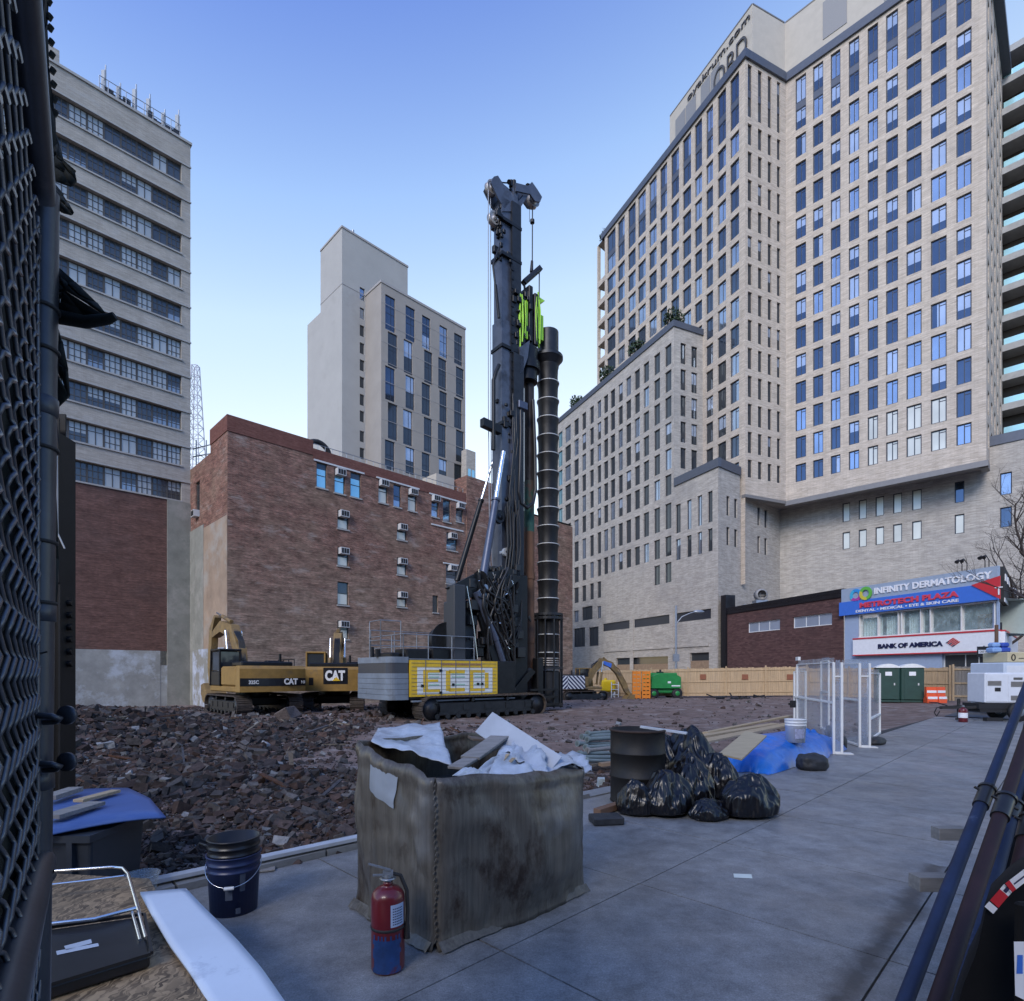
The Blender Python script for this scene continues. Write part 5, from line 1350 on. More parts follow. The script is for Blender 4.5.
# deck machinery + railing
mb=MB(); 
for (x0,x1,y0,y1,z1) in ((-3.6,-2.6,-1.2,-.2,.45),(-2.4,-1.2,-1.1,.9,.5),(-4.1,-3.7,-.9,.9,.3),(-1.0,-.1,-.6,.9,.6)): mb.bbox(x0,x1,y0,y1,zp1+.03,zp1+z1,.05)
mb.cyl((-4.3,.3,cz1),(-4.3,.3,cz1+.42),.07); mb.cyl((-4.5,-.6,cz1),(-4.5,-.6,cz1+.3),.1)
mb.build('deck_machinery',m_rb,rig,True)
mb=MB()
def rail(pts,h=.95,z=zp1+.04,step=.9):
    for i in range(len(pts)-1):
        p,q=V(pts[i]+(z,)),V(pts[i+1]+(z,)); n=max(1,int((q-p).length/step))
        for k in range(n+1): c=p.lerp(q,k/n); mb.cyl(c,c+V((0,0,h)),.02,n=6)
        for f in (1,.5): mb.cyl(p+V((0,0,h*f)),q+V((0,0,h*f)),.018,n=6)
rail([(xb0-.2,-1.42),(-.6,-1.42)]); rail([(xb0-.2,1.42),(-.6,1.42)],1.25); rail([(xb0-.2,-1.42),(xb0-.2,1.42)]); rail([(-3.9,1.42),(-3.9,.4),(-3.0,.4)],1.6)
mb.build('guard_rail',m_galv,rig,True)
mb=MB(); mb.box(xb0,-.55,-1.5,-1.3,zp1+.02,zp1+.06); mb.build('walkway',m_rgrey,rig,True)
# tall cab / winch frame plate
a=RL(446,656,-.75); b=RL(466,585,-1.35); zc1=b.z; b.x=max(b.x,a.x+.35)
mb=MB(); mb.bbox(a.x,b.x,-1.35,-.75,zp1+.03,zc1,.04); mb.bbox(a.x+.7,b.x+1.1,-.6,.6,zp1+.03,zc1-.5,.05); mb.build('winch_tower',plain('charcoal_steel_plate',(.04,.043,.05),.5,.2),rig,True)
mb=MB(); mb.cyl((a.x+.3,-.3,zp1+.9),(a.x+.3,.3,zp1+.9),.55,n=24); mb.cyl((a.x+.3,-.34,zp1+.9),(a.x+.3,-.31,zp1+.9),.75,n=24); mb.build('winch_drum',m_rdk,rig,True)
mb=MB(); 
for y in (-1.1,-.45): mb.tube([(b.x+.2,y,zc1),(b.x+.55,y,zp1+1.5),(b.x+.75,y,zp1+.1)],.03,6)
mb.build('ladder_pipes',m_chrome,rig,True)
# mast: two-part box
mt=RL(505,212); mbx=RL(505,700)
mx=RL(506.5,400).x; topz=RL(505,205).z
mb=MB(); x0=RL(497,400).x; x1=RL(507,400).x; x2=RL(515.5,400).x
mb.box(x0,x1-.02,-.36,.36,.6,topz-5.6); mb.box(x0+.05,x1-.02,-.30,.30,topz-5.6,topz)
mast=mb.build('mast',m_mast_l,rig,True)
mb=MB(); mb.box(x1-.02+.001,x2,-.42,.42,.9,topz); mb.box(x1,x2+.1,-.5,-.38,.9,topz-7); mb.box(x1,x2+.1,.38,.5,.9,topz-7); mb.build('guide_rail',m_rdk,mast,True)
for py in (228,262,352,428): z=RL(505,py).z; mb=MB(); mb.box(x0-.05,x2+.03,-.44,.44,z-.08,z+.06); mb.build('flange',m_rb,mast,True)
mb=MB()
for i in range(46): z=1.5+i*.42; mb.box(x1-.1,x1+.06,-.45,-.42,z,z+.18)
mb.box(x1-.08,x1-.04,-.425,-.40,1.5,21); mb.build('toothed_rack',m_rb,mast,True)
# head
hy=.35
mb=MB()
def sil(pp,y0,y1,mi=0): mb.prism([RL(px,py).xz.to_3d() if False else V((RL(px,py).x,y0,RL(px,py).z)) for px,py in pp],(0,y1-y0,0),mi)
for (y0,y1) in ((-.30,-.22),(.22,.30)):
    sil([(487,187),(490,181),(494,180),(499,188),(504,192),(510,203),(512,212),(500,212),(494,202)],y0,y1)
    sil([(512,187),(524,190),(528,186),(533,193),(538,201),(536,206),(531,205),(526,198),(512,195)],y0,y1)
sil([(511,188),(515,188),(515,214),(511,214)],-.2,.2); sil([(515,214),(513,208),(521,198),(525,199),(518,210)],-.2,.2); sil([(506,206),(516,206),(516,216),(498,216)],-.34,.34)
sil([(515,204),(521,196),(522,197.5),(516,206)],-.1,.1)
head=mb.build('mast_head',m_mast_l,mast,True)
def sheave(px,py,r,name='sheave',y=0,w=.12,parent=None,mat=None):
    c=RL(px,py,y); mb=MB(); mb.lathe([(0,-w),(r*.3,-w),(r*.35,-w*.5),(r*.8,-w*.5),(r,-w*.9),(r*.88,0),(r,w*.9),(r*.8,w*.5),(r*.35,w*.5),(r*.3,w),(0,w)],c,24,axis='y'); return mb.build(name,mat or m_rdk,parent or mast,True)
m_sheave=plain('bare_metal_sheave',(.5,.46,.42),.4,.5)
sheave(491.5,188.5,.32,mat=m_sheave); sheave(533,201,.32,mat=m_sheave); sheave(493.5,219,.30,mat=m_sheave,y=-.1)
mb=MB(); mb.tube([RL(495,182),RL(508,183),RL(511,184)],.03,6); mb.tube([RL(497,189),RL(512,190)],.05,6); mb.cyl(RL(509,182,-.2),RL(509,182,.3),.1); mb.cyl(RL(512.5,181),RL(512.5,186),.06)
for px in (493.7,527.8): mb.cyl(RL(px,180 if px<500 else 185),RL(px,186 if px<500 else 190),.12,.01,6)
for px in (511,514): mb.cyl(RL(px,181),RL(px,187),.1)
mb.build('head_fittings',m_rb,head,True)
# clutter on mast back (hoses blocks)
random.seed(9)
mb=MB()
for py0,py1,pxa,pxb,n in ((206,235,496,505,26),(233,250,495,506,18),(255,262,494,512,8),(288,355,513,519,40),(390,405,497,500,5),(395,520,504,514,70),(520,600,505,516,50)):
    for i in range(n):
        c=RL(rr(pxa,pxb),rr(py0,py1),rr(-.5,.35)); s=rr(.05,.13); mb.bbox(c.x-s,c.x+s,c.y-s*.7,c.y+s*.7,c.z-s*rr(.5,1.6),c.z+s,.02)
mb.build('mast_fittings',m_rb,mast,True)
mb=MB()
def cable(pts,r,y=0): mb.tube([RL(a,b,y) if len(q)==2 else RL(a,b,q[2]) for q in pts for a,b in [q[:2]]],r,6)
for y,px in ((-.12,488.3),(.12,490.6)): cable([(px,190,y),(px,300,y),(px+.2,420,y),(px+1.5,560,y),(px+4,600,y)],.022)
mb.build('winch_rope',plain('steel_rope',(.3,.31,.33),.5,.6),mast,True)
mb=MB(); mb.tube([RL(500,246,-.5),RL(494,262,-.5),RL(493,266,-.5),RL(497,300,-.5),RL(499,318,-.5)],.05,6); mb.tube([RL(495.5,285,-.45),RL(499,318,-.45)],.07,8)
mb.tube([RL(499,365,-.45),RL(496,372,-.45),RL(493.5,380,-.45),RL(493.5,450,-.45)],.09,8)
mb.frame_box(RL(484,425,-.5),(1.0,0,-.1),(0,.3,0),(0,0,.35)); mb.tube([RL(484,424,-.4),RL(500,430,-.4)],.06,6)
mb.build('side_arm',m_rb,mast,True)
# auxiliary rope, swivel and swing beam
mb=MB(); 
for px in (529.5,532.5): mb.cyl(RL(px,206),RL(px,222),.012,n=5)
mb.cyl(RL(532.5,205),RL(532.3,262),.03,n=6); mb.cyl(RL(532.3,220),RL(532.3,223),.11,.11,10); mb.cyl(RL(532,261),RL(531.5,272),.06,.09,8)
mb.cyl(RL(539.3,272),RL(539,335),.03,n=6); mb.cyl(RL(524,282),RL(525,292),.06,n=6)
mb.build('auxiliary_rope',m_rdk,rig,True)
mb=MB(); p=RL(523.5,283);q=RL(540,268.5); mb.tube([p,q],.17,4); mb.build('spreader_beam',m_rdk,rig,True)
# rotary drive
c=RL(529,320)
mb=MB(); 
for (pa,pb,ya,yb) in (((521,300),(522.3,343),-.4,-.3),((522,292),(523,346),.1,.25),((533.0,304),(534.2,349),-.3,-.2),((535.6,318),(538.6,344),-.35,.1)):
    A=RL(*pa);B=RL(*pb); mb.box(A.x,B.x,ya,yb,B.z,A.z)
A=RL(532,298);B=RL(541,303); mb.prism([V((A.x,-.3,A.z)),V((B.x,-.3,A.z-.05)),V((B.x-.35,-.3,B.z-.3)),V((A.x,-.3,B.z-.3))],(0,.6,0))
for i in range(12):
    x_=rr(520,526) if i%2 else rr(532,540); yy=rr(-.48,-.3); mb.tube([RL(x_,rr(292,304),yy),RL(x_+rr(-1.5,1.5),rr(310,325),yy-.05),RL(x_+rr(-1,1),rr(335,348),yy)],rr(.025,.05),6)
mb.build('drive_cover',m_grn,rig,True,label='lime green drive guard')
mb=MB()
for (pa,pb,ya,yb) in (((524.5,288),(528.5,352),-.35,.3),((528.7,297),(532.3,350),-.45,.2),((516,298),(520.3,350),-.4,.4),((513,350),(519,372),-.45,.45)):
    A=RL(*pa);B=RL(*pb); mb.bbox(A.x,B.x,ya,yb,B.z,A.z,.03)
A=RL(516.5,350);B=RL(537,384)
for r0,za,zb_ in ((.52,350,364),(.62,364,372),(.5,372,383)):
    p=RL(527,za,0.1);q=RL(527,zb_,0.1); mb.cyl(p,V((p.x,p.y,q.z)),r0,n=28)
for i in range(22): cc=RL(rr(516,532),rr(292,350),rr(-.45,-.1)); s=rr(.05,.13); mb.bbox(cc.x-s,cc.x+s,cc.y-s,cc.y+s,cc.z-s*2,cc.z+s,.02)
dr=mb.build('rotary_drive',m_rb,rig,True)
mb=MB(); pr=[(513,352),(523,345),(521,362),(516,376),(513,378)]
mb.prism([V((RL(a,b).x,-.5,RL(a,b).z)) for a,b in pr],(0,.08,0)); mb.build('slide_plate',m_mast_l,dr,True)
# kelly / casing string: dark top, green band, rust below
kx=RL(530.5,450).x; kr=.24
def kz(py): return RL(530.5,py).z
mb=MB(); mb.cyl((kx,.1,kz(481)),(kx,.1,kz(383)),kr,n=20); 
for i in range(7): mb.cyl((kx-.2,-.05+.05*(i%3),kz(480-i*2)),(kx-.2+.03*(i%2),-.05,kz(384)),.035,n=6)
mb.build('kelly_bar',M('dark_rusted_bar',(.05,.04,.035),.6,.3,.4,2),rig,True)
mb=MB(); mb.cyl((kx,.1,kz(532)),(kx,.1,kz(481)),kr*1.03,n=20); mb.build('green_section',m_oldgreen,rig,True)
mb=MB(); mb.cyl((kx,.1,.15),(kx,.1,kz(532)),kr*1.05,n=20); 
for py in (576,640): z=kz(py); mb.cyl((kx,.1,z-.15),(kx,.1,z+.15),kr*1.2,n=20)
mb.build('rusty_casing',m_rust,rig,True)
# big U hose
mb=MB(); 
for off in (0,.1): mb.tube([RL(520.5,404,-.35-off),RL(521,430,-.4-off),RL(520,470,-.4-off),RL(519,492,-.4-off),RL(521,503,-.4-off),RL(527,508,-.35-off),RL(533,503,-.3-off),RL(535.5,490,-.3-off),RL(535,450,-.25-off),RL(533,400,-.2-off)],.085,8)
for i in range(8): mb.tube([RL(513+rr(-2,3),rr(390,405),-.45),RL(515+rr(-3,4),rr(430,450),-.5),RL(512+rr(-3,5),rr(480,500),-.5),RL(514+rr(-4,4),rr(540,560),-.5)],.045,6)
mb.build('hose_loop',m_hose,rig,True)
mb=MB(); A=RL(511,404);B=RL(520,415); mb.bbox(A.x,B.x,-.6,-.3,B.z,A.z,.03); A=RL(511,416,-.5);B=RL(518,480,-.5); mb.prism([RL(513,415,-.5),RL(519,415,-.5),RL(515,482,-.5),RL(511,482,-.5)],(0,.25,0)); mb.build('crowd_cylinder',m_blueish,rig,True)
# auger-like casing stack
ax=RL(548,450).x
def az_(py): return RL(548,py).z
mb=MB(); segs=[366+17.9*i for i in range(19)]
ends=[]
for i in range(len(segs)-1):
    z1=az_(segs[i]); z0=az_(segs[i+1])
    if z0<.3: z0=.3
    mb.lathe([(.50,z0),(.485,z0+.05),(.485,z0+(z1-z0)*.4),(.50,z0+(z1-z0)*.75),(.53,z1-.10),(.535,z1-.03)],(ax,0,0),28)
    if z0<=.3: break
z1=az_(segs[0])
stem=mb.build('tremie_casing',M('matt_black_casing',(.010,.010,.011),.5,0,.4,3,spec=.3,col2=(.03,.028,.026)),rig,True)
mb=MB()
for i in range(1,len(segs)-1):
    z=az_(segs[i]); 
    if z<.5: break
    mb.lathe([(.50,z-.04),(.562,z-.035),(.562,z-.0),(.50,z+.01)],(ax,0,0),28)
mb.build('weld_rings',m_lightband,stem,True)
mb=MB(); z0=az_(358); mb.cyl((ax,0,z0),(ax,0,az_(333)),.52,n=28); mb.cyl((ax,0,z0-.12),(ax,0,z0+.02),.74,.74,n=28); mb.cyl((ax,0,z0-.4),(ax,0,z0-.12),.52,.72,n=28); mb.cyl((ax+.42,.25,z0),(ax+.42,.25,az_(340)),.36,n=20)
mb.build('casing_head',m_rdk,stem,True)
# cage around foot
mb=MB(); zc=az_(615)
for r0,z in ((.72,zc),(.72,zc-.18),(.72,az_(668)),(.72,.35)): mb.lathe([(r0-.05,z-.06),(r0+.03,z-.06),(r0+.03,z+.06),(r0-.05,z+.06),(r0-.05,z-.06)],(ax,0,0),24,smooth=False)
mb.lathe([(.4,zc+.06),(.72,zc+.05)],(ax,0,0),24)
for k in range(10): a=2*math.pi*k/10; mb.cyl((ax+.7*math.cos(a),.7*math.sin(a),.2),(ax+.7*math.cos(a),.7*math.sin(a),zc),.045,n=6)
mb.lathe([(.66,.25),(.66,az_(672))],(ax,0,0),24)
mb.build('guide_cage',m_rdk,rig,True)
mb=MB()
for i in range(6): z=az_(658)-i*.11; mb.lathe([(.52,z-.06),(.56,z-.03),(.52,z)],(ax,0,0),24)
mb.build('coil',m_sheave,rig,True)
# backstays
def strut(pa,pb,pm,ya,yb,r_rod,r_barrel,mat,name):
    A=RL(*pa,ya);B=RL(*pb,yb);Mm=A.lerp(B,pm)
    mb=MB(); mb.cyl(A,Mm,r_rod,n=12); rod=None
    o=mb.build(name,mat,rig,True); mb=MB(); mb.cyl(A,B.lerp(A,1-pm),r_rod*.98,n=12) if False else None
    return A,B,Mm,o
for (pa,pb,pm,ya,yb,rr_,rbar,nm) in (((497.5,446),(457,581),.42,.45,.95,.06,.12,m_rb),((503.5,452),(483,578),.40,-.5,-.85,.11,.17,m_blueish)):
    A=RL(*pa,ya);B=RL(*pb,yb);Mm=A.lerp(B,pm)
    mb=MB(); mb.cyl(Mm,B,rbar*.9,rbar*1.1,n=14); mb.cyl(Mm+(A-Mm).normalized()*.1,Mm,rbar*1.15,n=14); o=mb.build('backstay_cylinder',nm,rig,True)
    mb=MB(); mb.cyl(A,Mm,rr_,n=12); mb.build('chrome_rod',m_chrome,o,True)
sheave(499,517,.30,'mast_pulley',-.5,.1); 
p=RL(507,552,-.5); mb=MB(); mb.cyl(p,p+V((0,.3,0)),.2,n=20); mb.build('pale_disc',m_lightband,rig,True); mb=MB(); mb.cyl(p-V((0,.02,0)),p,.07,n=12); mb.build('disc_hub',m_rb,rig,True)
# kinematic linkage
mb=MB()
def bar(pts,r,n=8): mb.tube([RL(*q) for q in pts],r,n)
A=RL(466,583,-.9); 
for y in (-.9,.9):
    mb.prism([V((RL(a,b,y).x,y-.1,RL(a,b,y).z)) for a,b in ((446,588),(474,574),(512,569),(518,580),(505,592),(478,592),(466,600))],(0,.2,0))
    mb.prism([V((RL(a,b,y).x,y-.1,RL(a,b,y).z)) for a,b in ((470,590),(486,588),(512,672),(510,690),(500,690))],(0,.2,0))
bar([(480,578,-1.0),(480,578,1.0)],.32,14); bar([(513,585,-.8),(513,585,.8)],.28,14)
mb.bbox(RL(489,650).x,RL(500,650).x,-.7,.7,1.0,RL(489,600).z,.05); mb.bbox(RL(503,650).x,RL(520,650).x,-.6,.6,.5,RL(503,575).z,.05)
mb.build('linkage',m_rb,rig,True)
mb=MB(); p=RL(496,640,-1.05);q=RL(513,690,-1.05); mb.cyl(p,q,.13,n=12); p2=RL(476,592,-1.05); mb.cyl(p2,p,.16,n=12); mb.cyl(RL(508,668,-1.15),RL(512,690,-1.15),.09,n=10); mb.build('boom_cylinder',m_blueish,rig,True)
mb=MB(); p=RL(487,592,-1.12); mb.prism([V((RL(a,b,-1.1).x,-1.14,RL(a,b,-1.1).z)) for a,b in ((475,594),(485,584),(493,589),(484,599),(477,598))],(0,.08,0)); mb.build('bright_bracket',plain('pale_blue_steel',(.25,.30,.38),.35,.5),rig,True)
# nest of hoses
random.seed(31)
mb=MB()
for i in range(120):
    ya=rr(-1.25,-.3)
    s=(rr(478,512),rr(566,600)); e=(rr(490,516),rr(600,665)); m1=(rr(474,522),rr(585,630)); m2=(rr(480,520),rr(590,640))
    P=[RL(*s,ya),RL(*m1,ya+rr(-.1,.1)),RL(*m2,ya),RL(*e,ya+.1)]
    pts=[]
    for k in range(9):
        t=k/8; b0=(1-t)**3;b1=3*t*(1-t)**2;b2=3*t*t*(1-t);b3=t**3; pts.append(P[0]*b0+P[1]*b1+P[2]*b2+P[3]*b3)
    mb.tube(pts,rr(.035,.08),6)
for i in range(40):
    ya=rr(-.75,-.4); x_=rr(505,519); pts=[RL(x_+rr(-1,1),rr(500,520),ya),RL(x_+rr(-1,3),545,ya),RL(x_+rr(-3,4),575,ya),RL(x_-rr(0,14),600,ya)]; mb.tube(pts,rr(.03,.05),6)
for i in range(110):
    c=RL(rr(468,520),rr(566,655),rr(-1.0,-.2)); s=rr(.07,.24); mb.bbox(c.x-s,c.x+s,c.y-s*.6,c.y+s*.6,c.z-s,c.z+s,.03)
mb.build('hose_bundle',m_hose,rig,True)
mb=MB()
for i in range(12):
    c=RL(rr(478,516),rr(572,650),-1.2); s=rr(.02,.04); mb.cyl(c,c+V((rr(-.15,.15),-.02,rr(-.2,.2))),s,n=8)
mb.build('bright_fittings',m_chrome,rig,True)
mb=MB()
for k in range(3): mb.tube([RL(500+k,640+k*3,-1.1),RL(514,636+k*8,-1.0),RL(521,620+k*4,-.8),RL(522,600+k*5,-.6)],.02,5)
mb.cyl(RL(528,617,-.5),RL(531,622,-.6),.12,.02,10)
mb.build('loose_cables',m_hose,rig,True)
# front foot frame
mb=MB(); 
mb.prism([V((RL(a,b,-.6).x,-.7,RL(a,b,-.6).z)) for a,b in ((512,700),(512,690),(530,668),(534,672),(520,690),(520,700))],(0,.2,0))
mb.bbox(1.4,RL(536,690).x,-.7,.7,.45,.9,.05); mb.bbox(RL(528,690).x,RL(534,690).x,-.7,-.3,.3,2.6,.03)
for k in range(3): mb.box(RL(520,690).x,RL(540,690).x+.5,-.8+.02*k,-.72,.35+.35*k,.45+.35*k)
mb.build('foot_frame',m_rb,rig,True)
# ================================================================ EXCAVATORS
m_cat=M('worn_yellow_paint',(.27,.155,.035),.5,0,.2,3,col2=(.17,.11,.05),c2lo=.58,c2hi=.72)
m_catd=M('worn_dull_yellow',(.22,.14,.05),.6,0,.3,3,col2=(.10,.075,.05),c2lo=.5,c2hi=.66)
m_logo=plain('logo_white',(.72,.72,.70),.4)
def sect(mb,pts,y0,y1,mi=0): mb.prism([(x,y0,z) for x,z in pts],(0,y1-y0,0),mi)
def boom_tube(mb,pts,w,h0,h1): # boxy boom following pts in xz
    n=len(pts)
    up=[];dn=[]
    for i,(x,z) in enumerate(pts):
        a=pts[max(0,i-1)];b=pts[min(n-1,i+1)]; d=V((b[0]-a[0],0,b[1]-a[1])).normalized(); nn=V((-d.z,0,d.x)); h=h0+(h1-h0)*math.sin(math.pi*i/(n-1)); up.append((x+nn.x*h,z+nn.z*h)); dn.append((x-nn.x*h,z-nn.z*h))
    for i in range(n-1): sect(mb,[up[i],up[i+1],dn[i+1],dn[i]],-w/2+.001*(i%2),w/2-.001*(i%2))
def excavator(loc,yaw,label,S=1.0,logo='big',body=None,boom=None,stick=None,tail='cat',bucket=True,yaw_tr=None):
    r=thing('excavator',loc,yaw,label,'excavator','crawler excavators in the lot')
    crawler(r,-2.2*S,2.2*S,-1.15*S,.65*S,.95*S,.2*S); crawler(r,-2.2*S,2.2*S,1.15*S,.65*S,.95*S,.2*S)
    mb=MB(); mb.bbox(-1.0*S,1.0*S,-.85*S,.85*S,.45*S,.85*S,.05); mb.cyl((0,0,.8*S),(0,0,1.08*S),.75*S,n=24); mb.build('undercarriage',m_rb,r,True)
    z0=1.1*S;z1=2.25*S
    mb=MB(); mb.bbox(-1.9*S,1.6*S,-1.4*S,1.4*S,z0,z0+.25*S,.04); mb.bbox(-1.9*S,.3*S,-1.4*S,-.55*S,z0+.255*S,z1,.08); mb.bbox(-1.9*S,.1*S,-.5*S,1.4*S,z0+.255*S,z1,.08); house=mb.build('house',m_cat if tail!='chev' else m_catd,r,True)
    # counterweight: curved tail
    mb=MB(); w=1.45*S; n=12
    def arc(k,off=0): y=-w+2*w*k/n; return (-2.05*S-.62*S*math.sqrt(max(0,1-(y/(w*1.35))**2))-off, y)
    for k in range(n):
        p,q=arc(k),arc(k+1)
        mb.poly([(p[0],p[1],z0+.02),(q[0],q[1],z0+.02),(q[0],q[1],z1-.12*S),(p[0],p[1],z1-.12*S)][::-1],0,True)
        mb.poly([(p[0],p[1],z1-.12*S),(q[0],q[1],z1-.12*S),(q[0]+.15*S,q[1]*.97,z1+.02),(p[0]+.15*S,p[1]*.97,z1+.02)][::-1],0,True)
    P=[arc(k) for k in range(n+1)]
    mb.poly([(x+.15*S,y*.97,z1+.02) for x,y in P[::-1]]+[(-1.91*S,-w*.97,z1+.02),(-1.91*S,w*.97,z1+.02)]); mb.poly([(x,y,z0+.02) for x,y in P]+[(-1.91*S,w,z0+.02),(-1.91*S,-w,z0+.02)])
    for s_ in (-1,1): p=P[0] if s_<0 else P[-1]; mb.poly([(p[0],s_*w,z0+.02),(-1.91*S,s_*w,z0+.02),(-1.91*S,s_*w*.97,z1+.02),(p[0]+.15*S,s_*w*.97,z1+.02)][::s_])
    cw=mb.build('counterweight',m_cat,r,True)
    def tailstrip(y0,y1,za,zb,mat,name,off=.012,m=10):
        mb=MB()
        for k in range(m):
            ya=y0+(y1-y0)*k/m; yb=y0+(y1-y0)*(k+1)/m
            xa=-2.05*S-.62*S*math.sqrt(max(0,1-(ya/(w*1.35))**2))-off; xb=-2.05*S-.62*S*math.sqrt(max(0,1-(yb/(w*1.35))**2))-off
            mb.poly([(xa,ya,za),(xa,ya,zb),(xb,yb,zb),(xb,yb,za)])
        return mb.build(name,mat,cw,True)
    xt=-2.05*S-.62*S
    if tail=='stripe':
        tailstrip(-w,w,z0+.28*S,z0+.62*S,m_blacktile,'black_stripe')
        text('lettering','CAT',(xt-.04,-.35*S,z0+.33*S),(0,-1,0),(0,0,1),.62*S,.28*S,m_logo,cw,True,ext=.02,bold=.04)
        text('lettering','325C',(xt+.015,1.15*S,z0+.37*S),(0,-1,0),(0,0,1),.42*S,.16*S,m_logo,cw,True,ext=.015,bold=.03)
        text('lettering','H1',(xt+.08,-1.2*S,z0+.37*S),(0,-1,0),(0,0,1),.16*S,.14*S,m_logo,cw,True,ext=.01)
    elif tail=='big':
        tailstrip(-.75*S,.35*S,z0+.35*S,z1-.03*S,m_blacktile,'black_plate')
        text('lettering','CAT',(xt-.03,.27*S,z0+.5*S),(0,-1,0),(0,0,1),.9*S,.5*S,m_logo,cw,True,ext=.02,bold=.05)
        mb=MB(); mb.prism([(xt-.055,-.05*S,z0+.5*S),(xt-.055,-.42*S,z0+.5*S),(xt-.055,-.235*S,z0+.68*S)],(-.01,0,0)); mb.build('yellow_triangle',m_hyel,cw,True)
        tailstrip(.8*S,1.0*S,z0+.3*S,z0+.65*S,m_blacktile,'air_grille',m=3)
    # deck details, exhaust, cab
    mb=MB(); mb.bbox(-1.7*S,-.4*S,-1.2*S,1.1*S,z1+.005,z1+.22*S,.05); mb.cyl((-1.2*S,-.8*S,z1),(-1.2*S,-.8*S,z1+.6*S),.06*S); mb.bbox(-.3*S,.25*S,-1.35*S,-.6*S,z1+.01,z1+.3*S,.04); mb.build('engine_hood',m_rb,house,True)
    mb=MB()
    for y in (-1.3*S,): 
        mb.cyl((-1.6*S,y,z1+.35*S),(.2*S,y,z1+.35*S),.02)
        for k in range(4): mb.cyl((-1.6*S+.6*S*k,y,z1),(-1.6*S+.6*S*k,y,z1+.35*S),.02)
    mb.build('hand_rail',m_rb,house,True)
    # cab on left front
    cz=z0+.26*S
    mb=MB(); x0,x1,y0,y1=.2*S,1.55*S,.5*S,1.4*S
    for (x,y) in ((x0,y0),(x1,y0),(x0,y1),(x1,y1)): mb.cyl((x,y,cz),(x-(.15*S if x==x1 else 0),y,cz+1.65*S),.05*S,n=6)
    mb.bbox(x0-.05,x1-.1*S,y0-.05,y1+.05,cz+1.62*S,cz+1.72*S,.03); mb.bbox(x0,x1,y0,y1,cz,cz+.7*S,.04); cab=mb.build('cab',m_cat if tail!='stripe' else m_rb,r,True)
    mb=MB(); mb.bbox(x0+.02,x1-.17*S,y0+.02,y1-.02,cz+.71*S,cz+1.6*S,.02); mb.build('cab_glass',m_gdark,cab,True)
    # boom
    bm=boom or [(1.2,1.6),(1.9,3.2),(3.1,4.5),(4.6,5.0),(5.9,4.3)]
    bm=[(x*S,z*S) for x,z in bm]
    mb=MB(); boom_tube(mb,bm,.42*S,.14*S,.34*S); bo_=mb.build('boom',m_catd,r,True)
    st=[(x*S,z*S) for x,z in (stick or [(5.5,4.8),(6.1,3.9),(6.3,2.0),(6.2,1.2)])]
    mb=MB(); boom_tube(mb,st,.34*S,.10*S,.26*S); sk=mb.build('stick',m_catd,r,True)
    def at(pts,f): 
        i=f*(len(pts)-1); k=min(int(i),len(pts)-2); a=V((pts[k][0],0,pts[k][1])); b=V((pts[k+1][0],0,pts[k+1][1])); return a.lerp(b,i-k)
    mb=MB(); 
    for y in (-.38*S,.38*S): 
        a=V((1.9*S,y,1.5*S)); b=at(bm,.5)+V((0,y,0)); mb.cyl(a,a.lerp(b,.55),.10*S,n=10)
    a=at(bm,.55)+V((0,0,.42*S)); b=V((st[0][0],0,st[0][1]))+V((.1*S,0,.2*S)); mb.cyl(a,a.lerp(b,.6),.10*S,n=10)
    a2=at(st,.2)+V((.35*S,0,0)); b2=at(st,.85)+V((.3*S,0,0)); mb.cyl(a2,a2.lerp(b2,.6),.09*S,n=10)
    cy=mb.build('boom_cylinder',m_catd,bo_,True)
    mb=MB()
    for y in (-.38*S,.38*S): 
        a=V((1.9*S,y,1.5*S)); b=at(bm,.5)+V((0,y,0)); mb.cyl(a.lerp(b,.55),b,.055*S,n=10)
    a=at(bm,.55)+V((0,0,.42*S)); b=V((st[0][0],0,st[0][1]))+V((.1*S,0,.2*S)); mb.cyl(a.lerp(b,.6),b,.05*S,n=10); mb.cyl(a2.lerp(b2,.6),b2,.05*S,n=10)
    mb.build('chrome_rod',m_chrome,bo_,True)
    mb=MB()
    for k in range(5):
        o=V((0,(-.12+.06*k)*S,0)); mb.tube([V((1.1*S,0,2.0*S))+o,at(bm,.25)+V((-.1*S,0,.55*S))+o,at(bm,.4)+V((0,0,.42*S))+o,at(bm,.55)+V((0,0,.3*S))+o],.028*S,6)
    mb.tube([at(bm,.8)+V((0,0,.3*S)),at(bm,1)+V((.1*S,0,.45*S)),at(st,.4)+V((.35*S,.05,0))],.03*S,6)
    mb.build('hydraulic_hoses',m_hose,bo_,True)
    if bucket:
        e=st[-1]; mb=MB(); sect(mb,[(e[0]-.1*S,e[1]+.1*S),(e[0]+.35*S,e[1]),(e[0]+.35*S,e[1]-.5*S),(e[0]-.1*S,e[1]-.95*S),(e[0]-.75*S,e[1]-.95*S),(e[0]-.95*S,e[1]-.75*S)],-.5*S,.5*S)
        for k in range(5): mb.box(e[0]-1.15*S,e[0]-.85*S,(-.45+.2*k)*S,(-.37+.2*k)*S,e[1]-.85*S,e[1]-.75*S)
        mb.build('bucket',m_catd,r,True)
    return r,cw,house
p=V(((273-CX)/F*27.2,27.2,0)); z=gz(p.x,p.y)-.02
excavator((-12.1,26.2,-.26),rad(90+45),'yellow excavator with black tail stripe, its arm folded down by the brick wall corner',.98,tail='stripe',boom=[(1.2,1.6),(1.6,3.0),(2.6,4.1),(4.0,4.4),(5.3,4.0)],stick=[(5.0,5.0),(5.6,4.3),(5.9,2.4),(5.8,1.3)])
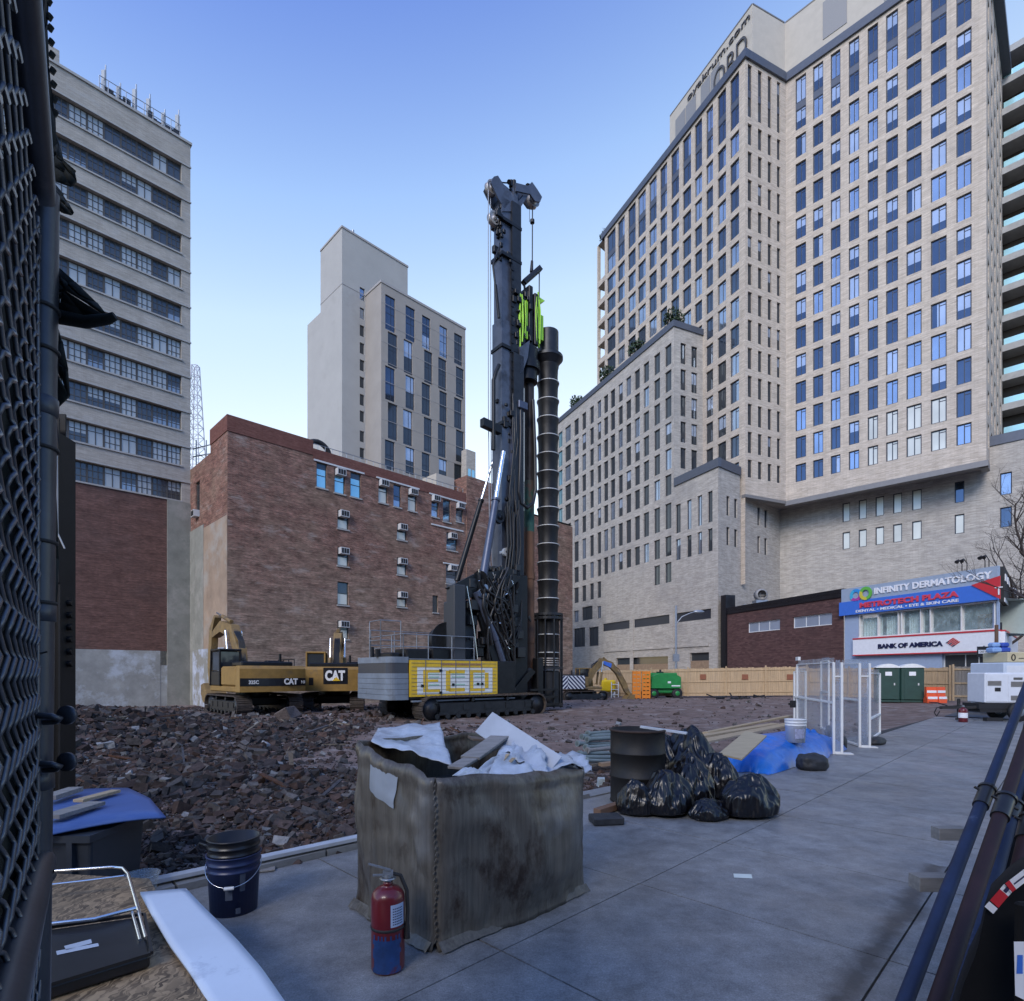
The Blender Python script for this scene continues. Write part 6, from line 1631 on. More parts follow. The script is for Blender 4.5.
excavator((-9.35,29.6,-.36),rad(90+14),'yellow excavator showing a big black and white logo plate on its tail',1.02,tail='big',boom=[(1.2,1.6),(1.7,2.9),(2.6,3.9),(3.8,4.1),(4.9,3.7)],stick=[(4.6,4.4),(5.1,3.5),(5.3,2.1),(5.1,1.2)])
# third excavator far right with chevrons
ex,cw,hs=excavator(((580-CX)/F*41,41,-.38),rad(18),'small excavator with a blue and white chevron tail and a long yellow arm reaching right',.78,tail='chev',boom=[(.8,1.6),(1.3,2.8),(2.2,3.7),(3.2,3.4),(4.0,2.5)],stick=[(3.6,2.9),(4.2,2.2),(4.9,.9),(5.2,.5)],bucket=True)
S=.78; mb=MB(); mb.bbox(-2.75*S,-.2*S,-1.52*S,-1.47*S,1.15*S,2.35*S,.01); mb.box(-2.8*S,-2.76*S,-1.5*S,1.5*S,1.15*S,2.35*S); cp=mb.build('tail_cladding',m_logo,ex,True,label='white cladding with dark blue chevrons')
mb=MB(); x0,x1,z0,z1=-2.74*S,-.21*S,1.16*S,2.34*S; xm=x0+(x1-x0)*.33
hgt=z1-z0; stp=.38*S
def clip_stripe(x,dirn):
    # parallelogram stripe from bottom x rising toward xm side, clipped to panel
    pts=[]
    w_=stp*.5
    a=[(x,z0),(x+w_,z0),(x+w_+dirn*hgt,z1),(x+dirn*hgt,z1)]
    lo,hi=(x0,xm) if dirn>0 else (xm,x1)
    def clip(poly,f,lim,less):
        out=[]
        for i in range(len(poly)):
            p,q=poly[i],poly[(i+1)%len(poly)]; ip=(p[0]<=lim) if less else (p[0]>=lim); iq=(q[0]<=lim) if less else (q[0]>=lim)
            if ip: out.append(p)
            if ip!=iq: t=(lim-p[0])/(q[0]-p[0]); out.append((lim,p[1]+(q[1]-p[1])*t))
        return out
    a=clip(a,None,lo,False); a=clip(a,None,hi,True) if a else a
    if len(a)>=3: mb.prism([(px,-1.521*S,pz) for px,pz in a],(0,-.008,0))
k=-12
for i in range(-12,24):
    clip_stripe(x0+i*stp,1); clip_stripe(xm+ (xm-x0)-i*stp+(.0)+10*stp,-1)
mb.build('blue_chevrons',m_navy,cp,True)
bmr=[c for c in children(ex) if c.name.startswith('boom')][0]
mb=MB(); mb.prism([(2.35*S,-.23*S,3.75*S),(3.2*S,-.23*S,3.5*S),(3.1*S,-.23*S,3.1*S),(2.3*S,-.23*S,3.45*S)],(0,-.01,0)); mb.build('blue_sticker',m_royal,bmr,True)
# ================================================================ GREEN LIFT + small things at the back
m_jgreen=M('bright_green_machine_paint',(.02,.22,.05),.4,0,.15,3)
gx=(661.5-CX)/F*44; r=thing('boom_lift',(gx,44,-.34),rad(8),'green self propelled lift with rounded covers and four black tyres','lift')
mb=MB(); mb.bbox(-1.1,1.1,-.7,.7,.42,.8,.08); mb.build('chassis',m_jgreen,r,True)
for (x,y) in ((-.95,-.85),(.95,-.85),(-.95,.6),(.95,.6)):
    mb=MB(); mb.lathe([(0,0),(.34,0),(.42,.05),(.42,.22),(.34,.27),(0,.27)],(x,y,.42),20,axis='y'); t=mb.build('wheel',plain_black,r,True)
    mb=MB(); mb.lathe([(0,-.01),(.18,-.01),(.2,.02)],(x,y,.42),14,axis='y'); mb.build('rim',m_jgreen,t,True)
def cowl(x0,x1,y0,y1,z0,z1,name):
    mb=MB(); n=8; pts=[(x0,z0)]+[((x0+x1)/2-(x1-x0)/2*math.cos(math.pi*i/n)*(.97),z0+(z1-z0)*(.55+.45*math.sin(math.pi*i/n)**.6)) for i in range(n+1)]+[(x1,z0)]
    mb.prism([(x,y0,z) for x,z in pts],(0,y1-y0,0)); return mb.build(name,m_jgreen,r,True)
cowl(-1.2,1.2,-.95,-.3,.82,1.95,'engine_cowl'); cowl(-1.1,1.1,.3,.95,.82,1.95,'tank_cowl')
mb=MB(); mb.bbox(-1.5,1.5,-.28,.28,1.3,1.7,.04); mb.bbox(-1.3,1.2,-.22,.22,1.72,2.0,.04); mb.build('boom',m_jgreen,r,True)
mb=MB(); mb.box(.1,.35,-.97,-.951,1.2,1.35); mb.bbox(.4,1.1,-.99,-.955,.95,1.05,.01); mb.build('decal',m_wht,r,True)
mb=MB(); mb.cyl((-.1,0,2.0),(-.1,0,2.25),.08); mb.bbox(-.35,.1,-.2,.2,2.0,2.1,.02); mb.build('beacon',plain_black,r,True)
m_orp=plain('orange_plastic',(.72,.22,.02),.5)
for i,(px0,px1,lab) in enumerate(((632,641,'left orange slatted barrier panel between the far excavator and green lift'),(641.5,650.5,'right orange slatted barrier panel touching the green lift'))):
    a=D(px0,690,45.5);b=D(px1,666.5,45.5); r=thing('orange_barrier',((a.x+b.x)/2*42.5/45.5,42.5,-.4),0,lab,'barrier','orange slatted barriers'); w=((b.x-a.x)/2-.02)*.93
    mb=MB(); 
    for k in range(7): mb.box(-w,w,-.04,.04,.15+k*.3,.38+k*.3)
    mb.box(-w,-w+.08,-.06,.06,0,2.2); mb.box(w-.08,w,-.06,.06,0,2.2); mb.box(-.04,.04,-.06,.06,0,2.2); mb.build('panel',m_orp,r,True)
    mb=MB(); mb.box(-w,w,-.3,.3,0,.1); mb.build('foot',plain_black,r,True)
a=D(601,692,45);b=D(615,677,45); r=thing('yellow_tank',((a.x+b.x)/2,45,-.36),0,'bright yellow tank with a white ladder frame behind the far excavator arm','tank')
w=(b.x-a.x)/2; mb=MB(); mb.bbox(-w,w,-.4,.4,.5,1.45,.12); mb.cyl((-.2,0,1.45),(-.2,0,1.6),.12); mb.build('tank_body',plain('bright_yellow',(.72,.48,.01),.4),r,True)
mb=MB(); 
for x in (.2,.75): mb.cyl((x,-.45,0),(x,-.45,1.3),.04)
for z in (.3,.7,1.1): mb.cyl((.2,-.45,z),(.75,-.45,z),.03)
for (x,y) in ((-w+.1,-.3),(w-.1,-.3),(-w+.1,.3),(w-.1,.3)): mb.box(x-.05,x+.05,y-.05,y+.05,0,.52)
mb.build('ladder_frame',m_white,r,True)
# scrap pile in front of the fence
random.seed(14)
for i,(px,lab) in enumerate(((722,'left'),(742,'middle'),(756,'right'))):
    q=D(px,694,40.5); mb=MB()
    for k in range(7):
        a=V((q.x+rr(-.7,.7),q.y+rr(-.3,.3),-.25+rr(0,.25))); mb.tube([a,a+V((rr(-1,1),rr(-.3,.3),rr(0,.25)))],rr(.03,.06),5)
    tag(mb.build('scrap_metal',m_rdk),lab+' tangle of dark scrap metal along the foot of the pine fence','scrap metal','scrap along the fence')
# ================================================================ FOREGROUND: fabric wrapped crate
m_wrap,nt,bs_=node_mat('stained_taupe_wrap')
tc=nt.nodes.new('ShaderNodeTexCoord')
mp=nt.nodes.new('ShaderNodeMapping'); mp.inputs['Scale'].default_value=(7,7,.7); L(nt,tc.outputs['Object'],mp.inputs['Vector'])
c=RP(NZ(3,8,.7,mp.outputs[0]).outputs['Fac'],.3,.7,(.075,.066,.054,1),(.125,.114,.097,1))
mp2=nt.nodes.new('ShaderNodeMapping'); mp2.inputs['Scale'].default_value=(2.2,2.2,1.1); L(nt,tc.outputs['Object'],mp2.inputs['Vector'])
c=MX('MIX',RP(NZ(1.5,9,.75,mp2.outputs[0]).outputs['Fac'],.52,.64),c,(.034,.021,.013,1))
c=MX('MIX',RP(NZ(1.2,5,.6).outputs['Fac'],.56,.75),c,(.20,.205,.21,1))
mp3=nt.nodes.new('ShaderNodeMapping'); mp3.inputs['Scale'].default_value=(55,55,1.2); L(nt,tc.outputs['Object'],mp3.inputs['Vector'])
c=MX('MULTIPLY',1.0,c,RP(NZ(1.0,2,.5,mp3.outputs[0]).outputs['Fac'],.35,.65,(.82,.82,.82,1),(1.12,1.12,1.12,1)))
L(nt,c,bs_.inputs['Base Color']); bs_.inputs['Roughness'].default_value=.42; bs_.inputs['Specular IOR Level'].default_value=.5
bp_=nt.nodes.new('ShaderNodeBump'); bp_.inputs['Strength'].default_value=.5; bp_.inputs['Distance'].default_value=.012
mp4=nt.nodes.new('ShaderNodeMapping'); mp4.inputs['Scale'].default_value=(9,9,1.5); L(nt,tc.outputs['Object'],mp4.inputs['Vector'])
L(nt,NZ(1.2,6,.6,mp4.outputs[0]).outputs['Fac'],bp_.inputs['Height']); L(nt,bp_.outputs[0],bs_.inputs['Normal'])
m_plastic=M('crumpled_pale_plastic_sheet',(.40,.45,.52),.28,0,.25,5,.8,6,col2=(.25,.27,.30),bd=.03)
Pn=V((-.455,3.33,0)); Pr=V((.54,4.27,0)); Plf=V((-1.10,4.0,0)); Pb=Pr+Plf-Pn+V((0,.05,0))
hN,hR,hL_,hB=1.03,.93,1.17,1.12
cr=thing('wrapped_crate',((Pn+Pr+Plf+Pb)/4),0,'large fabric wrapped waste crate with stained brown sides and open torn top','crate')
def wallgrid(P,Q,hp,hq,bulge,nu=34,nv=30,flip=False,seed=0,top=0):
    d=(Q-P); nn=V((d.y,-d.x,0)).normalized(); v=[];f=[]
    for j in range(nv+1):
        for i in range(nu+1):
            u=i/nu; w=j/nv; h=(hp+(hq-hp)*u)*w
            e=4*u*(1-u)
            off=bulge*(e**.7)*math.sin(math.pi*min(1,.12+w*.75))+noise.noise(V((u*4+seed,w*1.8,seed)))*.055*min(1,e*3)+(1-abs(noise.noise(V((u*6+w*3+seed,w*2,seed)))*2))*.018*min(1,e*3)+noise.noise(V((u*22+seed,w*5,2)))*.010*min(1,e*6)+noise.noise(V((u*3,w*14,seed)))*.008
            if w<.08: off+=.03*(1-w/.08)
            if w>.9: off+=.02*math.sin((w-.9)/.1*math.pi)
            z=h+noise.noise(V((u*6,seed,1)))*.025*w**6
            v.append(P+d*u+nn*off+V((0,0,z)))
    for j in range(nv):
        for i in range(nu):
            a=j*(nu+1)+i; f.append((a,a+1,a+nu+2,a+nu+1))
    return v,f
for nm,P,Q,a,b,bg_,sd_ in (('front_panel',Pn,Pr,hN,hR,.13,1.3),('side_panel',Plf,Pn,hL_,hN,.05,5.1),('rear_panel',Pr,Pb,hR,hB,.03,8.7),('back_panel',Pb,Plf,hB,hL_,.03,3.9)):
    v,f=wallgrid(P,Q,a,b,bg_,seed=sd_); mb=MB(); mb.add(v,f,0,True); o=mb.build(nm,m_wrap,cr); md=o.modifiers.new('thickness','SOLIDIFY'); md.thickness=.012; md.offset=-1
# corner seam
mb=MB(); 
for i in range(26): z=.05+i*.037; p=Pn+V((-.004+.006*math.sin(i),-.012,z)); mb.cyl(p,p+V((.010,0,.020)),.0045,n=5)
mb.build('stitched_seam',m_wrap,cr)
mb=MB(); 
for (A_,B_,za,zb_) in ((Pn,Pr,.0,.0),(Plf,Pn,0,0)):
    d=(B_-A_).normalized(); nn=V((d.y,-d.x,0)); n=30; v=[];f=[]
    for i in range(n+1):
        p=A_.lerp(B_,i/n); k=noise.noise(V((i*.4,za,3)))*.03
        v+= [p+nn*.03+V((0,0,.06)),p+nn*(.075+k)+V((0,0,.012))]
    for i in range(n): f.append((2*i,2*i+1,2*i+3,2*i+2))
    mb.add(v,f,0,True)
mb.build('bottom_skirt',m_wrap,cr)
# top flaps and sheets
def sheet(name,corners,mat,parent,bump_=.02,nu=30,nv=24,seed=0,th=.004,label=None,cat=None,local=False):
    A_,B_,C_,D_=[V(c) for c in corners]; v=[];f=[]
    for j in range(nv+1):
        for i in range(nu+1):
            u=i/nu;w=j/nv; p=(A_*(1-u)+B_*u)*(1-w)+(D_*(1-u)+C_*u)*w
            k=noise.noise(V((u*3+seed,w*3,seed)))*bump_+noise.noise(V((u*9+seed,w*9,seed*2)))*bump_*.4
            v.append(p+V((k*.4,k*.3,k)))
    for j in range(nv):
        for i in range(nu): a=j*(nu+1)+i; f.append((a,a+1,a+nu+2,a+nu+1))
    mb=MB(); mb.add(v,f,0,True); o=mb.build(name,mat,parent,local,label=label,cat=cat); md=o.modifiers.new('thickness','SOLIDIFY'); md.thickness=th; return o
T=lambda P,h,dz=0: V((P.x,P.y,h+dz))
# back left raised flap
sheet('torn_flap',[D(371,741,4.02),D(452,765,3.98),D(440,722,4.75),D(378,728,4.75)],m_plastic,cr,.03,seed=2)
mb=MB(); 
o_=D(478,753,4.2)
sheet('folded_sheet',[D(452,776,3.62),D(500,757,4.1),D(512,770,4.05),D(487,777,3.75)],m_plastic,cr,.05,seed=4)
sheet('folded_sheet',[D(487,777,3.66),D(583,768,4.25),D(560,752,4.6),D(500,748,4.3)],m_plastic,cr,.07,seed=7,nu=26,nv=20)
sheet('folded_sheet',[D(500,752,4.2),D(548,776,3.95),D(540,745,4.35),D(512,738,4.5)],m_plastic,cr,.09,seed=9,nu=22,nv=18)
sheet('folded_sheet',[D(555,772,4.1),D(592,771,4.3),D(586,755,4.6),D(535,748,4.8)],m_plastic,cr,.06,seed=12,nu=22,nv=14)
mb=MB(); mb.poly([T(Plf,.82),T(Pn,.78),T(Pr,.74),T(Pb,.82)]); mb.build('crate_contents',M('mixed_dark_debris',(.05,.045,.04),.9,0,.5,9,.8,12),cr)
sp_=Pl(Plf,None,p1=Pn)
def spn(px,py): t=sp_.t(px); return sp_.pt(t,sp_.z(px,py),.058)
def wallpt(px,py):
    t=sp_.t(px); u=t/sp_.L; h=hL_+(hN-hL_)*u; w=min(.99,sp_.z(px,py)/h); e=4*u*(1-u); seed=5.1; nn=sp_.n
    off=.05*(e**.7)*math.sin(math.pi*min(1,.12+w*.75))+noise.noise(V((u*4+seed,w*1.8,seed)))*.055*min(1,e*3)+(1-abs(noise.noise(V((u*6+w*3+seed,w*2,seed)))*2))*.018*min(1,e*3)+noise.noise(V((u*22+seed,w*5,2)))*.010*min(1,e*6)+noise.noise(V((u*3,w*14,seed)))*.008
    return sp_.pt(t,h*w,off+.012)
v=[];f=[]
for j in range(13):
    for i in range(9):
        a=i/8;b=j/12; xl=377-a*0+(403-377)*a; yt=753+(775-753)*a; yb=787+(807-787)*a; v.append(wallpt(xl,yt+(yb-yt)*b))
for j in range(12):
    for i in range(8): a=j*9+i; f.append((a,a+1,a+10,a+9))
mb=MB(); mb.add(v,f,0,True); tg=mb.build('paper_note',M('faded_paper',(.26,.29,.33),.7,0,.12,3),cr)
for c_ in tg.data.vertices: pass
pass
def plank(p,q,w,th,mat,label,cat='board',tw=0):
    p=V(p);q=V(q); d=q-p; s=d.cross(V((0,0,1))).normalized(); s=(Matrix.Rotation(tw,3,d.normalized())@s); n=s.cross(d).normalized(); mb=MB(); mb.frame_box(p-s*w/2-n*th/2,d,s*w,n*th); return mb.build('board',mat,label=label,cat=cat,bevel=.003)
sp_=Pl(Plf,None,p1=Pn)
plank(D(484,722,4.6),D(553,768,4.15),.22,.012,m_paleboard,'pale bluish board sticking up from the back of the wrapped crate',tw=.9)
plank(D(470,758,4.05),D(505,733,4.55),.16,.02,m_greywood,'grey weathered plank lying inside the wrapped crate at left')
plank(D(455,768,3.85),D(500,742,4.5),.12,.02,m_greywood,'narrow dark grey plank below the others inside the wrapped crate')
plank(D(470,738,4.5),D(515,742,4.6),.20,.02,plain('brown_board',(.12,.09,.07),.8),'dark brown board across the back of the wrapped crate')
for i,(a_,b_,lab) in enumerate((((488,777,3.8),(508,754,4.1),'thin tan cardboard strip poking from the sheets in the crate'),((494,777,3.85),(514,758,4.1),'second thin cardboard strip, right of the first in the crate'))):
    plank(D(*a_),D(*b_),.03,.008,m_pine,lab)
# ================================================================ extinguisher, bucket
p=G(388,968); extinguisher((p.x,p.y,0),.092,.60,'red extinguisher with scuffed blue sticker standing at the corner of the wrapped crate',blue=True,rz=.25)
m_bbl=M('scuffed_navy_plastic',(.018,.028,.085),.38,0,.2,7,col2=(.07,.08,.11),c2lo=.62,c2hi=.7)
m_bk=M('scuffed_black_plastic',(.014,.014,.016),.35,0,.3,8)
p=G(234,909); r=thing('bucket',(p.x,p.y,0),.3,'blue bucket with a black bucket nested inside it, wire handle hanging down','bucket')
def pail(root,mat,z0,R0,R1,H,name='shell',ribs=True,th=.006):
    pr=[(0,z0),(R0,z0)]; 
    def rad_(z): return R0+(R1-R0)*(z-z0)/H
    for z in ([z0+H*.72,z0+H*.73,z0+H*.75,z0+H*.76,z0+H*.84,z0+H*.85,z0+H*.87,z0+H*.88,z0+H*.97,z0+H*.98,z0+H] if ribs else [z0+H]):
        k=.007 if ribs and int(round((z-z0)/H*100)) in (73,75,85,87,98,100) else 0
        pr.append((rad_(z)+k,z))
    pr+=[(rad_(z0+H)-th,z0+H),(R0-th,z0+.01),(0,z0+.01)]
    mb=MB(); mb.lathe(pr,n=36); return mb.build(name,mat,root,True)
sh=pail(r,m_bbl,0,.150,.172,.40); inn=pail(r,m_bk,.11,.143,.166,.40,'inner_bucket')
mb=MB(); mb.tube([(.178*math.cos(a),.178*math.sin(a),.33-.12*math.sin((a+math.pi-.0)/(math.pi)*math.pi) if False else .33-.12*math.sin(-a)) for a in [-math.pi*i/16 for i in range(17)]],.003,6); mb.build('wire_handle',m_chrome,r,True)
mb=MB(); mb.cyl((-.03,-.192,.212),(.03,-.192,.212),.012); mb.build('grip',m_white,r,True)
mb=MB(); 
for (a0,z0,z1,w_) in ((-1.75,.12,.22,.28),(-1.2,.17,.30,.22),(-1.35,.02,.06,.2)):
    for i in range(4):
        t0=a0+w_*i/4;t1=a0+w_*(i+1)/4; rr0=.1512+ .022*z0/.4+.0015; rr1=.1512+.022*z1/.4+.0015
        mb.poly([(rr0*math.cos(t0),rr0*math.sin(t0),z0),(rr0*math.cos(t1),rr0*math.sin(t1),z0),(rr1*math.cos(t1),rr1*math.sin(t1),z1),(rr1*math.cos(t0),rr1*math.sin(t0),z1)])
mb.build('worn_label',plain('worn_label_grey',(.07,.085,.12),.5),sh,True)
# ================================================================ LEFT CORNER: OSB stack, white sheet, stool, tub, bin, blue sheet
m_osb,nt,bs_=node_mat('oriented_strand_board')
tc=nt.nodes.new('ShaderNodeTexCoord'); 
vo=nt.nodes.new('ShaderNodeTexVoronoi'); vo.inputs['Scale'].default_value=1; vo.feature='F1'
mp=nt.nodes.new('ShaderNodeMapping'); mp.inputs['Scale'].default_value=(90,22,1); mp.inputs['Rotation'].default_value=(0,0,.6)
nd=NZ(5,3); ad=nt.nodes.new('ShaderNodeVectorMath'); ad.operation='MULTIPLY_ADD'; L(nt,nd.outputs['Color'],ad.inputs[0]); ad.inputs[1].default_value=(.22,.22,0); L(nt,tc.outputs['Object'],ad.inputs[2])
L(nt,ad.outputs[0],mp.inputs['Vector']); L(nt,mp.outputs[0],vo.inputs['Vector'])
sv=nt.nodes.new('ShaderNodeSeparateColor'); L(nt,vo.outputs['Color'],sv.inputs[0])
c=RP(sv.outputs[0],.0,1.0,(.10,.065,.035,1),(.42,.29,.16,1))
c=MX('MULTIPLY',1.0,c,RP(NZ(2.5,5).outputs['Fac'],.3,.7,(.45,.45,.45,1),(1.1,1.1,1.1,1)))
L(nt,c,bs_.inputs['Base Color']); bs_.inputs['Roughness'].default_value=.75
zo=.36
def GZ(px,py,z): return G(px,py,z)
mb=MB(); P=[GZ(20,1080,zo),GZ(232,1030,zo),GZ(150,878,zo),GZ(20,872,zo)]
for k in range(5): mb.prism([V((p.x+rr(-.01,.01),p.y+rr(-.01,.01),zo-.02*(k+1)+.002)) for p in P],(0,0,.017))
ost=mb.build('board_stack',m_osb,label='low stack of strand boards at the lower left corner',cat='board stack')
mb=MB(); 
for k in range(2): p=P[0].lerp(P[2],.25+.5*k); mb.box(p.x-.5,p.x+.3,p.y-.06,p.y+.06,0,.26-.005)
mb.build('support_block',m_greywood,ost)
# white curved sheet
m_wsheet=M('white_coated_panel',(.60,.67,.76),.4,0,.06,2,col2=(.36,.42,.52),c2lo=.60,c2hi=.68)
L0_=[(140,892,.40),(152,915,.405),(170,945,.40),(190,972,.385),(208,1001,.36),(228,1040,.33)]
R0_=[(186,888,.40),(205,908,.405),(236,938,.40),(262,968,.385),(287,1004,.36),(310,1045,.33)]
v=[];f=[]
N=24
def interp(Ls,t): i=min(int(t*(len(Ls)-1)),len(Ls)-2); k=t*(len(Ls)-1)-i; a=GZ(*Ls[i]);b=GZ(*Ls[i+1]); return a.lerp(b,k)
for i in range(N+1):
    a=interp(L0_,i/N); b=interp(R0_,i/N)
    for j in range(7): v.append(a.lerp(b,j/6))
for i in range(N):
    for j in range(6): a=i*7+j; f.append((a,a+7,a+8,a+1))
mb=MB(); mb.add(v,f,0,True); o=mb.build('white_sheet',m_wsheet,label='long curved glossy white sheet lying over the strand boards',cat='sheet'); md=o.modifiers.new('thickness','SOLIDIFY'); md.thickness=.012; md.offset=-1
# folded stool / step with tube frame and black tray
zt_=zo+.03
st=thing('folding_stool',GZ(100,940,zo),0,'folded stool with chrome tube legs and black plastic tray on the strand boards','stool')
TL=GZ(38,931,zo+.06);TR=GZ(143,916,zo+.06);BR=GZ(150,955,zo+.06);BL=GZ(36,990,zo+.06)
mb=MB(); mb.prism([TL,TR,BR,BL],(0,0,-.055)); tray=mb.build('tray',m_bk,st,bevel=.01)
mb=MB(); 
for a_,b_ in ((TL,TR),(TR,BR),(BR,BL)): 
    d=(b_-a_); s=V((-d.y,d.x,0)).normalized()*.012; mb.frame_box(a_+V((0,0,.001)),d,s,(0,0,.014))
mb.build('tray_rim',m_bk,tray)
mb=MB(); q=GZ(68,950,zo+.064)
def decal(pts,z,mat,parent,nm): mb=MB(); mb.poly([GZ(a,b,z) for a,b in pts]); return mb.build(nm,mat,parent)
decal([(64,946),(91,939),(92,943),(66,950)],zo+.062,m_paleboard,tray,'paper_strip'); decal([(56,951),(98,943),(99,946),(57,955)],zo+.062,m_paleboard,tray,'paper_strip')
mb=MB()
loop=[GZ(40,872,zo+.10),GZ(112,867,zo+.10),GZ(123,868,zo+.10),GZ(128,874,zo+.10),GZ(134,895,zo+.08),GZ(146,938,zo+.07)]
mb.tube(loop,.009,8); mb.tube([GZ(40,886,zo+.09),GZ(85,881,zo+.09),GZ(124,876,zo+.09)],.008,8); mb.tube([GZ(40,925,zo+.09),GZ(95,919,zo+.09),GZ(136,908,zo+.09)],.010,8); mb.tube([GZ(132,912,zo+.08),GZ(140,940,zo+.07)],.007,8)
mb.build('tube_frame',m_chrome,st)
# clear tub
p=G(141,897,.0); q=G(141,893,.0)
tb=thing('clear_tub',(p.x,p.y,0),0,'round clear plastic tub just beyond the white sheet','tub')
mb=MB(); mb.lathe([(0,0),(.088,0),(.118,.16),(.124,.165),(.124,.172),(.114,.168),(.085,.008),(0,.008)],n=28); mb.build('shell',clear_mat('hazy_clear_plastic',(.5,.6,.7),.35,.1),tb,True)
# bin and blue sheet
m_bin=M('dark_slate_plastic',(.028,.034,.045),.45,0,.15,3)
bn=thing('storage_bin',(-2.95,4.1,0),0,'tall dark grey plastic bin under the blue sheet','bin')
a=D(20,830,4.0);b=D(110,830,4.0)
mb=MB(); 
v0=[(-.0,0)]; w_=(b.x-a.x)/2; bx=(a.x+b.x)/2+2.95
def taper(z,k): return [(bx-w_*k,-.28*k,z),(bx+w_*k,-.28*k,z),(bx+w_*k,.28*k,z),(bx-w_*k,.28*k,z)]
A_=taper(0,.92);B_=taper(.545,1.0)
mb.add(A_+B_,[(3,2,1,0),(4,5,6,7),(0,1,5,4),(1,2,6,5),(2,3,7,6),(3,0,4,7)]); mb.build('body',m_bin,bn,True,bevel=.02)
mb=MB(); 
for k in range(3): x=bx-w_*.6+k*w_*.6; mb.box(x-.02,x+.02,-.31,-.26,.05,.5)
mb.box(bx-w_*1.04,bx+w_*1.04,-.31,.31,.50,.548); mb.build('rim_and_ribs',m_bin,bn,True)
m_bsheet=M('dusty_blue_board',(.055,.11,.30),.5,0,.15,2,col2=(.10,.16,.34))
zz=.57
C=[(30,838),(90,829),(135,823),(166,819)]; Bk=[(30,795),(90,791),(128,791),(150,800)]
v=[];f=[]
n=12
for i in range(n+1):
    t=i/n*3; k=min(int(t),2); a=G(*C[k],zz).lerp(G(*C[k+1],zz),t-k); b=G(*Bk[k],zz).lerp(G(*Bk[k+1],zz),t-k)
    for j in range(5): q=a.lerp(b,j/4); q.z+=.03*math.sin(i/n*2.6)-.0; v.append(q)
for i in range(n):
    for j in range(4): a=i*5+j; f.append((a,a+5,a+6,a+1))
mb=MB(); mb.add(v,f,0,True); o=mb.build('blue_sheet',m_bsheet,label='stiff blue sheet lying across the dark bin beside the fence',cat='sheet'); md=o.modifiers.new('thickness','SOLIDIFY'); md.thickness=.012; md.offset=-1
plank(G(50,817,.63),G(97,803,.63),.14,.03,m_greywood,'grey weathered plank in front on the blue sheet')
plank(G(78,801,.63),G(116,791,.63),.09,.025,m_pine,'pale tan wood strip on the blue sheet')
plank(G(48,798,.64),G(76,789,.64),.12,.04,m_greywood,'short chunky grey wood piece at the back of the blue sheet')
# ================================================================ GATE with chain link (left edge)
m_pipe=M('painted_steel_pipe',(.055,.062,.078),.38,.5,.25,6,col2=(.12,.125,.14),c2lo=.6,c2hi=.75,bump=.15,bs=60,bd=.002)
m_wire=M('dull_galvanised_wire',(.11,.12,.14),.35,.6,.25,20)
m_mesh=M('black_green_windscreen',(.010,.014,.013),.9,0,.3,30,bump=.5,bs=300,bd=.002)
gP=V((-1.012,1.2,0)); gd=V((.60,-.80,0)).normalized(); gn=V((gd.y,-gd.x,0))
gt=thing('chain_link_gate',(gP.x,gP.y,0),0,'dark pipe framed chain link gate with ragged black windscreen close at the left edge','gate')
mb=MB(); mb.cyl(V((gP.x-.022,gP.y,0)),V((gP.x+.008,gP.y,2.68)),.029,n=24)
for z in (1.42,1.78,2.22): mb.lathe([(.0292,z-.02),(.032,z-.018),(.032,z+.018),(.0292,z+.02)],(gP.x-.022+.03*z/2.68,gP.y,0),24)
mb.build('gate_post',m_pipe,gt)
mb=MB()
top_=V((gP.x,gP.y,2.66)); mb.tube([top_+V((0,0,-.03)),top_+gd*.02,top_+gd*.06+V((0,0,.012)),top_+gd*1.4+V((0,0,.03))],.030,20)
mb.build('top_rail',m_pipe,gt)
mb=MB(); lo_=V((gP.x,gP.y,1.245)); mb.cyl(lo_,lo_+gd*1.4,.029,n=24); mb.lathe([(.031,-.008),(.035,0),(.031,.008)],lo_+gd*.12,20); mb.build('middle_rail',m_pipe,gt)
mb=MB(); lo_=V((gP.x,gP.y,.12)); mb.cyl(lo_,lo_+gd*1.4,.029,n=24); mb.build('bottom_rail',m_pipe,gt)
# second line post a little behind
mb=MB(); q=D(13,500,1.45); 
def CL(z0,z1,name,s0=.035,s1=1.15,cell=.066):
    mb=MB(); w=cell; hgt=z1-z0
    k=0
    s=s0
    # each wire is a zigzag going up; neighbours hook
    while s<s1:
        pts=[]; n=int(hgt/(w*.5))
        for i in range(n+1):
            sgn=1 if i%2 else -1
            # rounded knuckle: add two points per bend
            zc=z0+i*w*.5*1.0
            base=gP+gd*(s+sgn*w*.40)
            off=gn*(.006 if sgn>0 else -.006)
            pts.append(V((base.x,base.y,zc-.006))+off*.4); pts.append(V((base.x,base.y,zc+.006))-off*.4)
        mb.tube(pts,.0036,6); s+=w*1.25
    return mb.build(name,m_wire,gt)
CL(1.28,2.62,'chain_link_mesh'); CL(.15,1.21,'lower_chain_link')
mb=MB(); mb.cyl(gP+gd*.028+V((0,0,1.27)),gP+gd*.028+V((0,0,2.6)),.004,n=6); mb.cyl(gP+gd*.04+V((0,0,1.27)),gP+gd*.04+V((0,0,2.6)),.0045,n=6); mb.build('tension_bar',m_wire,gt)
